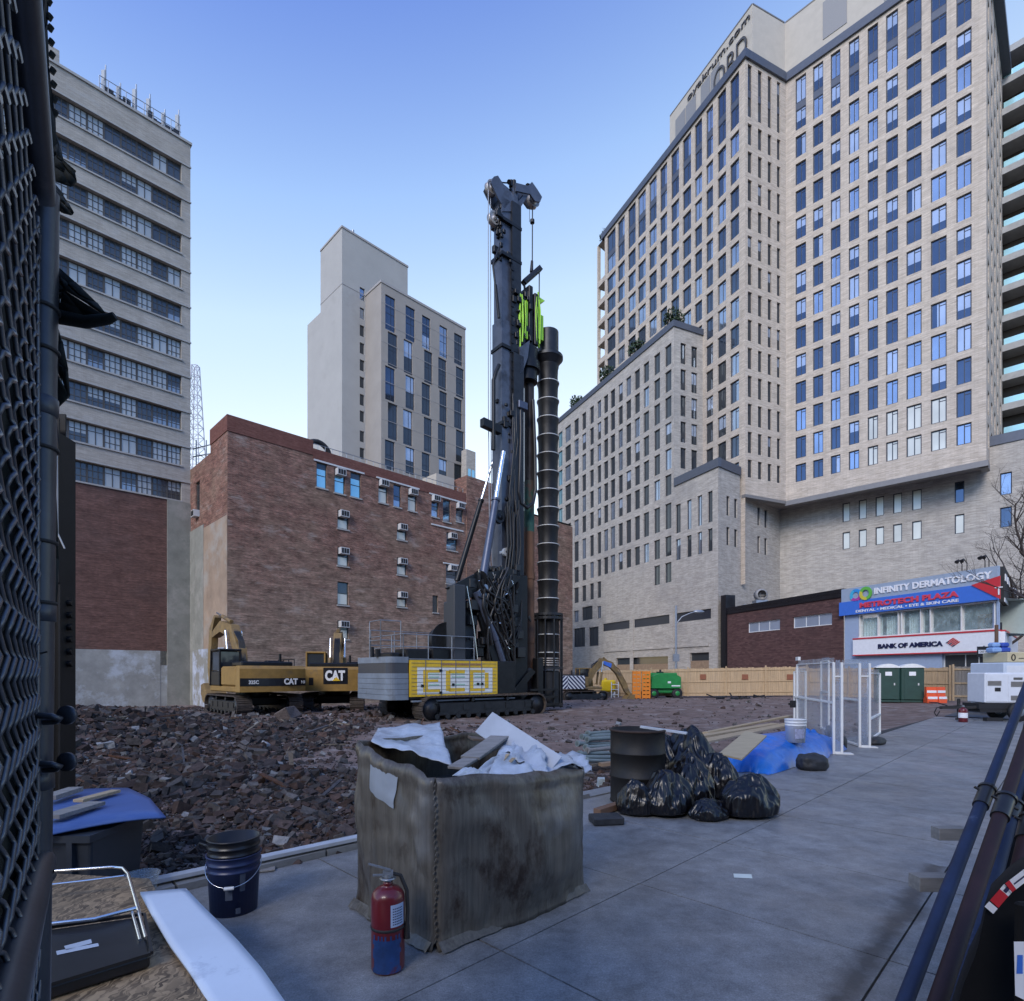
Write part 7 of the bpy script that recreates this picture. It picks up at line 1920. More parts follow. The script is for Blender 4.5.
# windscreen fabric behind mesh
v=[];f=[];nu,nv=26,70
for j in range(nv+1):
    z=.1+j/nv*2.62
    for i in range(nu+1):
        s=-.02+(i/nu)*1.3
        k=.055+noise.noise(V((s*4,z*2.5,1)))*.025+noise.noise(V((s*14,z*6,4)))*.008
        ss=s
        if i==0:
            ss=s-.012-.03*max(0,noise.noise(V((z*3,2,7))))-.008*abs(noise.noise(V((z*25,1,1))))
            if z>2.25: ss-=.028
        q=gP+gd*ss+gn*k*(1 if i>0 else .4); v.append(V((q.x,q.y,z)))
for j in range(nv):
    for i in range(nu): a=j*(nu+1)+i; f.append((a,a+1,a+nu+2,a+nu+1))
mb=MB(); mb.add(v,f,0,True); ws_=mb.build('windscreen',m_mesh,gt)
def flap(pts,name,depth=.015,seed=1,Yr=1.24):
    # pts: outline in picture-plane metres around the post (dx,z) -> world, hanging in the plane facing the lot
    mb=MB(); c=V((0,0,0)); W_=[V((gP.x+dx*1.0,gP.y+.05+.02*noise.noise(V((dx*20,z*9,seed))),z)) for dx,z in pts]
    for q in W_: c+=q
    c/=len(W_); c+=V((0,-.02,0))
    for i in range(len(W_)):
        a,b=W_[i],W_[(i+1)%len(W_)]; m1=a.lerp(c,.5)+V((0,rr(-.01,.01),0)); m2=b.lerp(c,.5)+V((0,rr(-.01,.01),0))
        mb.poly([a,b,m2,m1],0,True); mb.poly([m1,m2,c],0,True)
    o=mb.build(name,m_mesh,ws_); md=o.modifiers.new('thickness','SOLIDIFY'); md.thickness=.006
def pz(px,py): q=D(px,py,1.25); return (q.x-gP.x,q.z)
random.seed(8)
flap([pz(*q) for q in ((44,262),(62,272),(80,288),(98,306),(108,318),(90,322),(60,312),(46,300))],'torn_corner')
mb=MB(); A_=D(50,315,1.25);B_=D(85,322,1.24);C_=D(108,319,1.23);E_=D(115,316,1.23); mb.tube([A_,B_,C_,E_],.016,12,r2=.008); mb.build('rolled_edge',m_mesh,ws_)
flap([pz(*q) for q in ((46,318),(58,325),(66,345),(70,372),(68,395),(55,406),(50,380),(45,345))],'hanging_strip',seed=3)
flap([pz(*q) for q in ((48,120),(54,140),(60,160),(72,170),(75,180),(70,186),(58,184),(52,170))],'bunched_fold',seed=5)
flap([pz(*q) for q in ((52,184),(62,196),(68,206),(74,216),(66,214),(56,205))],'frayed_tail',seed=6)
mb=MB()
for i in range(9):
    q=D(47.5+i*.75,4+i*14+rr(-3,3),1.25); mb.cyl(q,q+V((.006,0,.010)),.0055,n=8)
mb.build('fabric_bead',m_mesh,ws_)
flap([pz(*q) for q in ((34,-25),(46,-25),(49,30),(50,70),(54,120),(58,180),(50,195),(44,120))],'top_edge_strip',seed=11)
flap([pz(*q) for q in ((46,440),(55,470),(56,560),(53,630),(48,640),(46,560))],'edge_strip',seed=8)
# clamps on the post
for z in (CH-.09,CH-.19):
    mb=MB(); y0=gP.y-.034; mb.tube([V((gP.x-.034,y0,z+.004)),V((gP.x+.02,y0-.004,z+.003)),V((gP.x+.055,y0,z)),V((gP.x+.066,y0+.008,z-.006)),V((gP.x+.055,y0+.012,z-.012)),V((gP.x+.03,y0+.01,z-.013))],.0065,10)
    mb.lathe([(.0,-.004),(.02,-.004),(.02,.004),(0,.004)],(gP.x+.06,gP.y+.0,z),20,axis='y')
    mb.build('latch_ring',m_pipe,gt)
for z in (2.13,1.93,1.80,2.34,2.43):
    mb=MB(); mb.lathe([(.0300,z-.004),(.0335,z-.003),(.0335,z+.003),(.0300,z+.004)],(gP.x-.022+.03*z/2.68,gP.y,0),20); mb.build('cable_tie',plain_black,gt)
mb=MB()
mb.tube([V((gP.x-.02,gP.y-.03,CH+.27)),V((gP.x+.0,gP.y-.045,CH+.24)),V((gP.x+.015,gP.y-.05,CH+.205))],.0022,5)
mb.tube([V((gP.x-.05,gP.y-.032,CH+.02)),V((gP.x-.01,gP.y-.036,CH+.028)),V((gP.x+.035,gP.y-.02,CH+.045))],.0018,5)
mb.tube([V((gP.x-.03,gP.y-.03,2.62)),V((gP.x+.03,gP.y-.035,2.56)),V((gP.x+.02,gP.y-.03,2.45)),V((gP.x-.02,gP.y-.032,2.38))],.004,6)
mb.build('loose_wire',plain_black,gt)
# black steel pile post
m_pile=M('tarred_steel_section',(.006,.006,.007),.6,.2,.4,6,col2=(.035,.028,.024),c2lo=.6,c2hi=.75)
p=D(57,700,6.0); pr_=thing('steel_post',(p.x,6,0),.1,'tall black steel H section post with bolts on its edge behind the gate','post')
zt_=D(58,414,6).z; w=.11
mb=MB(); mb.box(-w,-w+.02,-.12,.12,-.2,zt_); mb.box(w-.02,w,-.12,.12,-.2,zt_-.25); mb.box(-w+.021,w-.021,-.01,.01,-.2,zt_); mb.box(-w,w,-.14,-.121,2.6,zt_-.1); mb.build('section',m_pile,pr_,True)
for k in range(6):
    z=1.75+.0+k*.13; mb=MB(); mb.cyl((w+.001,0,z),(w+.05,0,z),.035,n=6); mb.build('bolt',m_pile,pr_,True)
mb=MB(); mb.tube([(w-.04,-.16,zt_-.1),(w+.0,-.17,zt_-.5),(w+.01,-.17,3.1),(w-.1,-.17,3.05)],.008,6); mb.tube([(w+.01,-.17,3.1),(w+.07,-.16,2.95)],.008,6); mb.build('white_cord',m_offwhite,pr_,True)
# ================================================================ MIDDLE GROUND: drum, bags, tarp, screens
m_drum=M('rusty_black_drum',(.012,.011,.011),.6,.2,.3,4,col2=(.045,.028,.02),c2lo=.6,c2hi=.75,bump=.2,bs=20)
p=G(643,806); R0=.345; Hd=.93
dr_=thing('steel_drum',(p.x,p.y+R0*.6+.1,0),0,'blackened open steel drum with rust on its ribs beside the bin bags','drum')
def rimz(z,k): return [(R0,z-.02),(R0+k,z-.008),(R0+k,z+.008),(R0,z+.02)]
pr=[(0,0),(R0,0),(R0+.01,.01),(R0,.03)]+rimz(Hd*.36,.014)+rimz(Hd*.68,.014)+[(R0,Hd-.03),(R0+.012,Hd-.015),(R0+.012,Hd),(R0-.008,Hd),(R0-.008,Hd-.25),(0,Hd-.25)]
mb=MB(); mb.lathe(pr,n=40); b_=mb.build('shell',m_drum,dr_,True)
mb=MB()
for z in (Hd-.01,): mb.lathe([(R0+.008,z-.02),(R0+.017,z-.01),(R0+.017,z+.006),(R0-.005,z+.012)],n=40)
mb.build('rim',M('rust_brown_metal',(.05,.032,.026),.8,.2,.3,8),b_,True)
plank(V((p.x+.05,p.y+.35,Hd+.02)),V((p.x+.55,p.y+.02,Hd-.03)),.05,.03,m_paleboard,'pale stick resting across the top of the black drum')
# bin bags
m_bag=M('glossy_black_bin_bag',(.004,.004,.006),.3,0,.3,6,bump=.2,bs=14,bd=.012,spec=.5)
import bmesh
def bag(px,py,rx,ry,h,label,seed,knot=False,dY=0,z0=0,grp='black bin bags by the drum'):
    c=G(px,py); c.y+=ry*.7+dY; c.x*=(c.y/(c.y-ry*.7-dY))**0
    bm=bmesh.new(); bmesh.ops.create_icosphere(bm,subdivisions=6,radius=1)
    random.seed(seed); sx=rr(0,99)
    for v in bm.verts:
        q=v.co.copy(); n1=noise.noise(q*1.6+V((sx,0,0))); 
        # sharp creases from ridged noise
        rg=1-abs(noise.noise(V((q.x*3.2+sx,q.y*3.2,q.z*2.2)))*2); rg2=1-abs(noise.noise(V((q.x*8+sx,q.y*8,q.z*5)))*2)
        th=math.atan2(q.y,q.x); pl_=1-abs(noise.noise(V((math.cos(th)*3.4+sx,math.sin(th)*3.4,q.z*1.1)))*2.4); pl2=1-abs(noise.noise(V((math.cos(th)*7+sx,math.sin(th)*7,q.z*2.2+sx)))*2.4)
        k=1+.12*n1+.04*(rg-.5)+.06*(pl_-.5)*(.4+.6*abs(q.z+.2))+.022*(pl2-.5)+.012*(rg2-.5)
        z=q.z
        if z<-.25: z=-.25-(abs(z)-.25)*.18
        k2=1.0 if z<.3 else 1-.35*(z-.3)
        v.co=V((q.x*rx*k*k2,q.y*ry*k*k2,(z+.38)/1.38*h*(1+.12*n1+.08*(rg-.5))))
        if v.co.z<.012: v.co.z=.012*rr(.2,1)
    me=bpy.data.meshes.new('bag'); bm.to_mesh(me); bm.free(); me.materials.append(m_bag)
    for p_ in me.polygons: p_.use_smooth=True
    root=thing('bin_bag',(c.x,c.y,z0),0,label,'bin bag',grp)
    o=bpy.data.objects.new('sack',me); COL.objects.link(o); o.parent=root; BASIS[o]=BASIS[root]; o.rotation_euler=(0,0,rr(0,6))
    if knot:
        mb=MB(); 
        for i in range(9):
            a=rr(0,6.28); t=V((math.cos(a)*rr(.05,.13),math.sin(a)*rr(.05,.13),rr(.06,.16))); mb.poly([V((0,0,h*.93)),V((.03*math.cos(a+1.5),.03*math.sin(a+1.5),h*.95)),V((0,0,h*.93))+t*1.1+V((.05*math.cos(a+1.5),.05*math.sin(a+1.5),0)),V((0,0,h*.93))+t+V((-.04*math.cos(a+1.5),-.04*math.sin(a+1.5),0))])
        o2=mb.build('tied_neck',m_bag,root,True)
bag(638,817,.22,.16,.40,'small bin bag slumped against the front of the drum',1)
bag(672,816,.40,.28,.50,'wide round bin bag in front, just right of the drum',2)
bag(700,810,.38,.28,.60,'crumpled bin bag in the middle of the heap',5,dY=.15)
bag(713,821,.26,.19,.22,'flat low bin bag lying in front of the heap',7,knot=False)
bag(756,819,.38,.28,.48,'smooth round bin bag at the right end of the heap',9)
bag(700,797,.58,.36,.84,'tallest bin bag standing behind the heap with a bright sheen',12,dY=.2)
bag(674,799,.44,.30,.76,'bin bag leaning behind the drum at the left of the heap',15,dY=.5)
bag(728,803,.34,.26,.58,'pointed bin bag between the tall one and the smooth one',18,dY=.2)
# blue tarp mound
m_tarp=M('bright_blue_tarpaulin',(.010,.13,.50),.30,0,.22,3,bump=.6,bs=7,bd=.025,col2=(.05,.2,.62),c2lo=.6,c2hi=.75)
tc0=XY(11.55,-4.15); v=[];f=[];nu,nv=90,50
for j in range(nv+1):
    for i in range(nu+1):
        u=i/nu*2-1;w=j/nv*2-1
        # long axis along the curb
        rx,ry=2.25,.68
        edge=1+.10*noise.noise(V((u*3,w*3,5)))
        a_=u*rx*edge; b_=w*ry*edge*(1-.15*abs(u))
        prof=max(0,1-abs(u)**3.2)*max(0,1-abs(w)**2.6)
        z=.46*prof**.6*(1+.18*noise.noise(V((u*2.2,w*1.5,1))))+.022*(1-abs(noise.noise(V((u*9,w*3,2)))*2))*prof**.3-.01
        if prof<=0: z=.008
        q=XY(11.55+a_,-4.05+b_,max(.006,z)); v.append(q)
for j in range(nv):
    for i in range(nu): a=j*(nu+1)+i; f.append((a,a+1,a+nu+2,a+nu+1))
mb=MB(); mb.add(v,f,0,True); mb.build('blue_tarp',m_tarp,label='crinkled bright blue tarpaulin pulled over a long low pile',cat='tarpaulin')
mb=MB(); q=G(818,753)
n=20
bm=bmesh.new(); bmesh.ops.create_icosphere(bm,subdivisions=4,radius=1)
for vv in bm.verts:
    p_=vv.co.copy(); rg=1-abs(noise.noise(p_*3.5)*2); k=1+.2*noise.noise(p_*2)+.12*(rg-.5); vv.co=V((p_.x*.32*k,p_.y*.28*k,max(.005,(p_.z+.45)*.30*k)))
me=bpy.data.meshes.new('tarp_end'); bm.to_mesh(me); bm.free(); me.materials.append(m_tarp)
for p_ in me.polygons: p_.use_smooth=True
o=bpy.data.objects.new('tarp_bundle',me); COL.objects.link(o); o.location=(q.x-.05,q.y+.35,0); tag(o,'bunched end of blue tarpaulin at the foot of the clear screens','tarpaulin')
plank(D(730,757,8.3),D(756,734,9.3),.34,.03,M('raw_pine_board',(.36,.30,.20),.7,0,.12,2,stretch=(2,14,2)),'wide raw pine board lying tilted across the blue tarpaulin',tw=.15)
# lumber behind the tarp
for i,(a_,b_,w_,lab) in enumerate((((700,742,10.3),(800,722,13.5),.25,'long pale plank nearest the white bucket behind the tarpaulin'),((690,738,10.8),(775,724,13.5),.2,'second pale plank in the lumber behind the tarpaulin'),((705,733,11.5),(790,716,15),.12,'thin far lath angled behind the white bucket'),((668,745,10.2),(715,735,11.5),.22,'short tan plank behind the bin bags'))):
    a=D(*a_);b=D(*b_); a.z=max(a.z,gz(a.x,a.y)+.05); b.z=max(b.z,gz(b.x,b.y)+.05); plank(a,b,w_,.04,m_pine,lab)
# white bucket on the tarp
q=D(795.5,742,10.3); r=thing('white_bucket',(q.x,q.y,q.z),0,'white plastic bucket with worn print standing on the blue tarpaulin','bucket')
pail(r,M('scuffed_white_plastic',(.62,.63,.64),.4,0,.1,5),0,.155,.185,.42)
mb=MB()
for i in range(7):
    t0=-2.1+1.1*i/7;t1=t0+1.1/7*1.01; mb.poly([(.168*math.cos(t),.168*math.sin(t),z) if z<.15 else (.178*math.cos(t),.178*math.sin(t),z) for (t,z) in ((t0,.08),(t1,.08),(t1,.26),(t0,.26))])
mb.build('worn_print',M('faded_violet_print',(.30,.32,.45),.6,0,.4,30),children(r)[0],True)
# clear plastic screens on white frames
m_sc=clear_mat('dusty_clear_panel',(.58,.61,.63),.27,.2); m_sc2=clear_mat('bluish_clear_panel',(.30,.36,.46),.38,.12)
def screen(p0,p1,h,label,ang=None,wing=.45,base=True,mid=.52,posts=True,m=m_sc,mw=m_sc2,topcap=False):
    p0=V((p0.x,p0.y,0));p1=V((p1.x,p1.y,0)); d=(p1-p0); Lw=d.length; rz=math.atan2(d.y,d.x)
    r=thing('plastic_screen',p0,rz,label,'screen','clear plastic screens on white frames')
    b=.045
    mb=MB(); 
    for x in (0,Lw-b): mb.box(x,x+b,-b/2,b/2,0,h-.10)
    mb.box(b+.001,Lw-b-.001,-b/2,b/2,h*mid,h*mid+.04); mb.box(b+.001,Lw-b-.001,-b/2,b/2,.02,.06)
    mb.box(b+.001,Lw-b-.001,-.01,.01,h-.11,h-.09)
    if wing: mb.box(Lw-b,Lw,wing-b,wing,0,h-.10); mb.box(Lw-b+.005,Lw-.005,b/2+.001,wing-b-.001,.0,.05); mb.box(Lw-b+.005,Lw-.005,b/2+.001,wing-b-.001,h-.4,h-.37)
    mb.build('frame',m_white,r,True)
    mb=MB(); mb.box(b+.002,Lw-b-.002,.012,.018,.03,h); mb.build('clear_panel',m,r,True)
    if wing:
        mb=MB(); mb.box(Lw-.03,Lw-.024,b/2+.01,wing-b-.002,.06,h-.05); mb.build('side_panel',mw,r,True)
    if base:
        mb=MB(); mb.box(Lw-b-.12,Lw+.03,b/2+.001,max(wing,.3)+.05,0,.02); mb.build('base_plate',m_white,r,True)
    if topcap:
        mb=MB(); mb.box(-.02,.22,-.03,.03,h-.0,h+.09); mb.build('top_clip',m_white,r,True)
    return r
s0=G(798.5,737);s1=G(834,754)
hS=(754-657.5)/F*s1.y
screen(G(797,738),G(834,754),hS,'nearest clear screen with thick white posts beside the tarpaulin',wing=.17,topcap=True)
screen(G(840.5,741),G(860,747.5),hS*1.0,'second clear screen, right of the nearest one, with a white mid rail',wing=.22,topcap=False)
screen(G(794,729),G(806,732),(729-668)/F*G(794,729).y,'narrow clear screen standing behind the white bucket',wing=0,base=False)
screen(G(821,729),G(829,732),(729-668)/F*G(820,729).y+.3,'bluish clear screen seen between the two front screens',wing=0,base=False,m=m_sc2)
screen(G(868,743),G(880,734),(743-669)/F*G(868,743).y,'thin bare clear sheet leaning at the right end of the screens',wing=0,base=False,mid=.3)
q=G(792,715,.95) if False else D(793,704,s0.y); mb=MB(); mb.box(q.x-.07,q.x+.07,q.y-.05,q.y+.02,q.z-.09,q.z+.09); mb.box(q.x-.12,q.x-.06,q.y-.03,q.y,q.z-.03,q.z+.03); tag(mb.build('clamp',plain_black),'black clamp fixed to the left white post of the nearest screen','clamp')
# weights
def weight(px,py,w,h,lab,nm='sandbag'):
    c=G(px,py); bm=bmesh.new(); bmesh.ops.create_icosphere(bm,subdivisions=4,radius=1); random.seed(int(px)); sx=R()*50
    for v in bm.verts:
        q=v.co.copy(); q=V((math.copysign(abs(q.x)**.6,q.x),math.copysign(abs(q.y)**.6,q.y),q.z)); k=1+.1*noise.noise(q*2+V((sx,0,0)))+.05*(1-abs(noise.noise(q*5+V((sx,0,0)))*2)); v.co=V((q.x*w*k,q.y*w*.7*k,max(0,(q.z+.7)*h*.59*k)))
    me=bpy.data.meshes.new(nm); bm.to_mesh(me); bm.free(); me.materials.append(m_rbr)
    for p_ in me.polygons: p_.use_smooth=True
    o=bpy.data.objects.new(nm,me); COL.objects.link(o); o.location=(c.x,c.y+w*.5,0); o.rotation_euler=(0,0,rr(0,1)); return tag(o,lab,nm.replace('_',' '),'black weights holding the tarp and screens')
m_rbr=M('dusty_black_rubber',(.022,.023,.026),.6,0,.35,8,bump=.4,bs=25)
weight(816,771,.24,.27,'squarish black weight at the right edge of the tarpaulin'); weight(878,745,.27,.17,'round flat black weight right of the screens'); weight(844,749,.11,.26,'upright black weight between the two front screens')
weight(830,738,.10,.3,'small dark weight behind the nearest screen')
# rubber block
q=G(608,826); mb=MB(); mb.bbox(-.17,.17,-.12,.12,0.002,.085,.012); o=mb.build('rubber_block',m_rbr,local=True,label='flat black rubber block on the pavement right of the wrapped crate',cat='block'); o.location=(q.x,q.y+.12,0); o.rotation_euler=(0,0,.15)
plank(G(597,812,.05),G(622,804,.05),.10,.07,plain('reddish_wood',(.16,.09,.055),.8),'reddish wooden block at the pavement edge left of the drum')
# small bin bags end: white crumpled paper in dirt
q=G(601,782,.0); random.seed(3)
mb=MB(); cols=[]
stone(mb,cols,V((q.x,q.y,gz(q.x,q.y)+.07)),.08,.06,.08,(.4,.47,.5)); mb.build('crumpled_paper',m_rub,colattr=cols,label='crumpled bluish white paper on the dirt between crate and drum',cat='litter')
q=G(734,878); mb=MB(); d=V((.14,-.02,0)); s=V((.03,.09,0)); mb.poly([V((q.x,q.y,.004)),V((q.x,q.y,.004))+d,V((q.x,q.y,.006))+d+s,V((q.x,q.y,.004))+s]); mb.build('paper_scrap',plain('white_paper',(.6,.65,.6),.8),label='single scrap of white paper lying flat on the open pavement',cat='litter')
# pipe stack
m_gpipe=M('grey_green_conduit',(.17,.21,.215),.5,.2,.2,3)
random.seed(6)
nms=['topmost','second highest','third','fourth','fifth','sixth','seventh','lowest','foremost']
for i in range(9):
    py=733+i*3.4+rr(-1,1); a=D(574+rr(0,16),py,10.6-.10*i); b=D(628+rr(-6,8),py-2+rr(-3,3),11.6-.10*i)
    mb=MB(); mb.cyl(a,b,rr(.035,.05),n=12); mb.cyl(a-(b-a).normalized()*.0,a+(b-a).normalized()*.06,.058,n=12); tag(mb.build('pipe',[m_gpipe,m_rust][0] if i!=5 else m_greywood),nms[i]+' pipe from the top in the loose stack left of the drum','pipe','grey pipes stacked by the drum')
for i in range(3):
    q=G(585+i*16,765+i*2,-.05); plank(V((q.x-.3,q.y,gz(q.x,q.y)+.08+.03*i)),V((q.x+.45,q.y+.3,gz(q.x,q.y)+.12+.03*i)),.12,.06,[m_pine,m_greywood,m_ply][i],['tan','grey','brown'][i]+' timber under the loose pipe stack')
# ================================================================ RIGHT FOREGROUND: leaning props
m_bpipe=M('scratched_blue_paint',(.010,.022,.065),.6,.1,.3,7,col2=(.09,.12,.20),c2lo=.62,c2hi=.7); m_rpipe=M('dark_maroon_paint',(.022,.007,.009),.65,.1,.35,7,col2=(.10,.07,.06),c2lo=.62,c2hi=.72)
def prop(a,b,r1,r2,m1,m2,lab,split=.5,collar=True):
    A_=D(*a);B_=D(*b); r=thing('steel_prop',(A_.x,A_.y,A_.z),0,lab,'steel prop','steel props leaning at the right edge')
    Mi=A_.lerp(B_,split); mb=MB(); mb.cyl(A_,Mi,r1,n=20); mb.build('outer_tube',m1,r); mb=MB(); mb.cyl(Mi,B_,r2,n=16); mb.build('inner_tube',m2,r)
    if collar:
        d=(B_-A_).normalized(); mb=MB(); mb.cyl(Mi-d*.10,Mi+d*.02,r1*1.25,n=20); mb.cyl(Mi+d*.02,Mi+d*.035,r1*1.45,n=20); o=d.orthogonal().normalized(); mb.cyl(Mi-o*r1*1.9,Mi+o*r1*1.9,.006,n=8); mb.build('collar',m_bk,r)
prop((890,1040,1.75),(1034,668,3.2),.024,.020,m_bpipe,m_bpipe,'foremost blue steel prop, leftmost of the leaning bundle',.52)
prop((925,1040,1.7),(1050,668,3.0),.026,.024,m_rpipe,m_rpipe,'dark maroon steel prop just right of the foremost blue one',.5)
prop((948,1045,1.9),(1042,700,3.4),.030,.024,m_bpipe,m_bpipe,'second blue steel prop partly hidden behind the maroon ones',.55)
prop((980,1040,1.8),(1060,690,2.9),.028,.024,m_rpipe,m_rpipe,'rightmost maroon steel prop of the leaning bundle',.5)
prop((962,1040,2.1),(1030,745,3.4),.02,.018,m_galv,m_galv,'thin galvanised rod among the leaning props',.6,False)
plank(D(935,833,3.3),D(965,833,3.3),.07,.07,m_greywood,'upper of two wooden bearers poking left from the props'); plank(D(914,882,2.75),D(950,882,2.75),.08,.07,m_greywood,'lower of two wooden bearers poking left from the props')
# black hooded case with stickers
m_case=M('matt_black_moulding',(.004,.004,.005),.75,0,.3,5,spec=.25)
q=D(1010,930,1.55)
cs=thing('black_case',(1.42,1.42,.35),0,'big rounded black moulded case with red and white stickers at the lower right corner','case')
def arcpt(t): # profile from lower left to upper right in the picture
    K=[(938,1040),(960,985),(980,915),(1000,888),(1024,868),(1060,850)]
    i=min(int(t*5),4); k=t*5-i; a=V((K[i][0],K[i][1],0));b=V((K[i+1][0],K[i+1][1],0)); return a.lerp(b,k)
v=[];f=[];n=20
Kp=[(940,1060),(950,1020),(962,980),(976,945),(984,906),(1003,884),(1024,868),(1050,858),(1080,856)]
def ca(t,Y):
    i=min(int(t*(len(Kp)-1)),len(Kp)-2); k=t*(len(Kp)-1)-i; return D(Kp[i][0]+(Kp[i+1][0]-Kp[i][0])*k,Kp[i][1]+(Kp[i+1][1]-Kp[i][1])*k,Y)
Ydep=(1.35,1.38,1.62,1.66)
for i in range(n+1):
    t=i/n; base=ca(t,1.40)
    for dy in (0,.02,.22,.25): v.append(base+V((base.x*dy/1.4*1.12+(.0 if dy in(.02,.22) else .004),dy,-dy*.12-(0 if dy in (.02,.22) else .012))))
for i in range(n):
    for j in range(3): a=i*4+j; f.append((a,a+4,a+5,a+1))
mb=MB(); mb.add(v,f,0,True)
fr=[v[i*4] for i in range(n+1)]; bk=[v[i*4+3] for i in range(n+1)]
mb.poly(fr+[V((fr[-1].x,fr[-1].y,.3)),V((fr[0].x,fr[0].y,.3))]); mb.poly(list(reversed(bk+[V((bk[-1].x,bk[-1].y,.3)),V((bk[0].x,bk[0].y,.3))])))
shl=mb.build('shell',m_case,cs)
m_stk=[m_signwhite,m_signred,plain('sticker_dark',(.03,.03,.08),.5)]
mb=MB()
# sticker strip follows the shoulder of the case
def stk(t0,t1,e0,e1,mi):
    a,b=ca(t0,1.40),ca(t1,1.40); off=V((0,0,.004)); mb.poly([a+V((0,.02+e0,0))+off,b+V((0,.02+e0,0))+off,b+V((0,.02+e1,0))+off,a+V((0,.02+e1,0))+off],mi)
def strip(ts,w0,w1,mi,dz=.0):
    for k in range(6):
        t0=ts[0]+(ts[1]-ts[0])*k/6; t1=ts[0]+(ts[1]-ts[0])*(k+1)/6; a,b=ca(t0,1.385),ca(t1,1.385); d=(b-a).normalized(); nn=V((d.z,0,-d.x))
        mb.poly([a+nn*w0+V((0,-dz,0)),b+nn*w0+V((0,-dz,0)),b+nn*w1+V((0,-dz,0)),a+nn*w1+V((0,-dz,0))],mi)
for (t0,t1,m_) in ((.50,.53,0),(.535,.56,1),(.56,.60,1),(.60,.63,0),(.635,.66,1),(.66,.78,0)): strip((t0,t1),.002,.030,m_)
strip((.665,.775),.014,.018,2,.001); strip((.603,.625),.010,.02,2,.001); strip((.51,.525),.006,.026,2,.001) if False else None
mb.build('sticker',m_stk,shl)
mb=MB(); q4=[D(1036,700,3.3),D(1110,700,3.2),D(1110,1065,2.0),D(962,1065,1.95)]; mb.prism(q4,(.05,.10,0)); mb.build('dark_backing',M('dark_backing_black',(.006,.006,.007),.8,0,.4,6,spec=.2),label='large black panel added to fill the dark area behind the steel props',cat='panel')  # invented black panel, added to darken the background behind the props
cs2=thing('black_box',(1.36,1.25,.5),0,'second black plastic box with a pale label at the extreme lower right','box')
mb=MB(); a=D(1012,1060,1.3); b=D(1080,900,1.3); mb.bbox(a.x,b.x,1.28,1.30,a.z,b.z,.006); mb.build('body',m_case,cs2)
mb=MB(); a=D(1016,996,1.275);b=D(1025,942,1.275); mb.poly([V((a.x,1.277,a.z)),V((b.x,1.277,a.z-.01)),V((b.x,1.277,b.z)),V((a.x-.003,1.277,b.z))]); mb.poly([V((a.x+.002,1.276,a.z+.05)),V((b.x-.004,1.276,a.z+.05)),V((b.x-.004,1.276,b.z-.03)),V((a.x+.004,1.276,b.z-.03))],1); mb.build('label_plate',[m_signwhite,m_royal],cs2)
# ================================================================ BARE TREE at right
m_bark=M('bare_tree_bark',(.06,.045,.038),.85,0,.3,6,stretch=(4,4,.6))
def bare_tree(base,h,label,seed,lean=V((-.1,0,1))):
    random.seed(seed); r=thing('bare_tree',base,0,label,'tree','bare street trees')
    tm=MB(); bmb=MB()
    def grow(p,d,l,rad0,lev):
        n=4; pts=[p]; q=p.copy(); dd=d.copy()
        for i in range(n):
            dd=(dd+V((rr(-.16,.16),rr(-.16,.16),rr(-.05,.12)))).normalized(); q=q+dd*(l/n); pts.append(q.copy())
        (tm if lev==0 else bmb).tube(pts,rad0,7 if lev<2 else 4 if lev<4 else 3,r2=rad0*.55)
        if lev>=5: return
        k=[5,4,4,4,3][lev]
        for i in range(k):
            t=rr(.35,1.0) if lev else rr(.45,1); j=min(int(t*n),n-1); s=pts[j].lerp(pts[j+1],t*n-j)
            ax_=V((rr(-1,1),rr(-1,1),rr(-.2,.8))).normalized(); nd_=(dd*.55+ax_*.75).normalized()
            grow(s,nd_,l*rr(.5,.72),rad0*rr(.34,.5),lev+1)
    grow(V(base),lean.normalized(),h*.5,h*.02,0)
    tm.build('trunk',m_bark,r); bmb.build('branches',m_bark,r)
bare_tree((23.2,22.5,0),12.5,'bare tree whose thin branches reach in at the right edge of the view',5,V((-.05,0,1)))
bare_tree((36,40,0),13,'bare tree standing farther off behind the shop building at right',8)
# ================================================================ UNSEEN BLOCK ADDED BEHIND THE VIEWER (shades the foreground)
random.seed(77)
bb_=thing('shade_block',(-10,-62,0),label='tall plain masonry block added unseen behind the viewpoint to shade the foreground',cat='building')
po=Pl(V((70,-50,0)),None,p1=V((-75,-50,0)))
mb=MB(); H_=37
ops=[(3+i*7,4+k*3.6,6.5+i*7,6.2+k*3.6) for i in range(19) for k in range(9)]
facade(mb,po,0,po.L,-1.5,H_,ops,.3)
mb.poly([po.pt(0,H_),po.pt(po.L,H_),po.pt(po.L,H_,-25),po.pt(0,H_,-25)])
mb.poly([po.pt(0,-1.5,-25),po.pt(0,-1.5),po.pt(0,H_),po.pt(0,H_,-25)]); mb.poly([po.pt(po.L,-1.5),po.pt(po.L,-1.5,-25),po.pt(po.L,H_,-25),po.pt(po.L,H_)])
for o in ops: mb.poly([po.pt(o[0],o[1],-.3),po.pt(o[2],o[1],-.3),po.pt(o[2],o[3],-.3),po.pt(o[0],o[3],-.3)],1)
mb.build('wall',[M('dull_grey_masonry',(.16,.155,.15),.9,0,.15,.4),m_gdark],bb_)
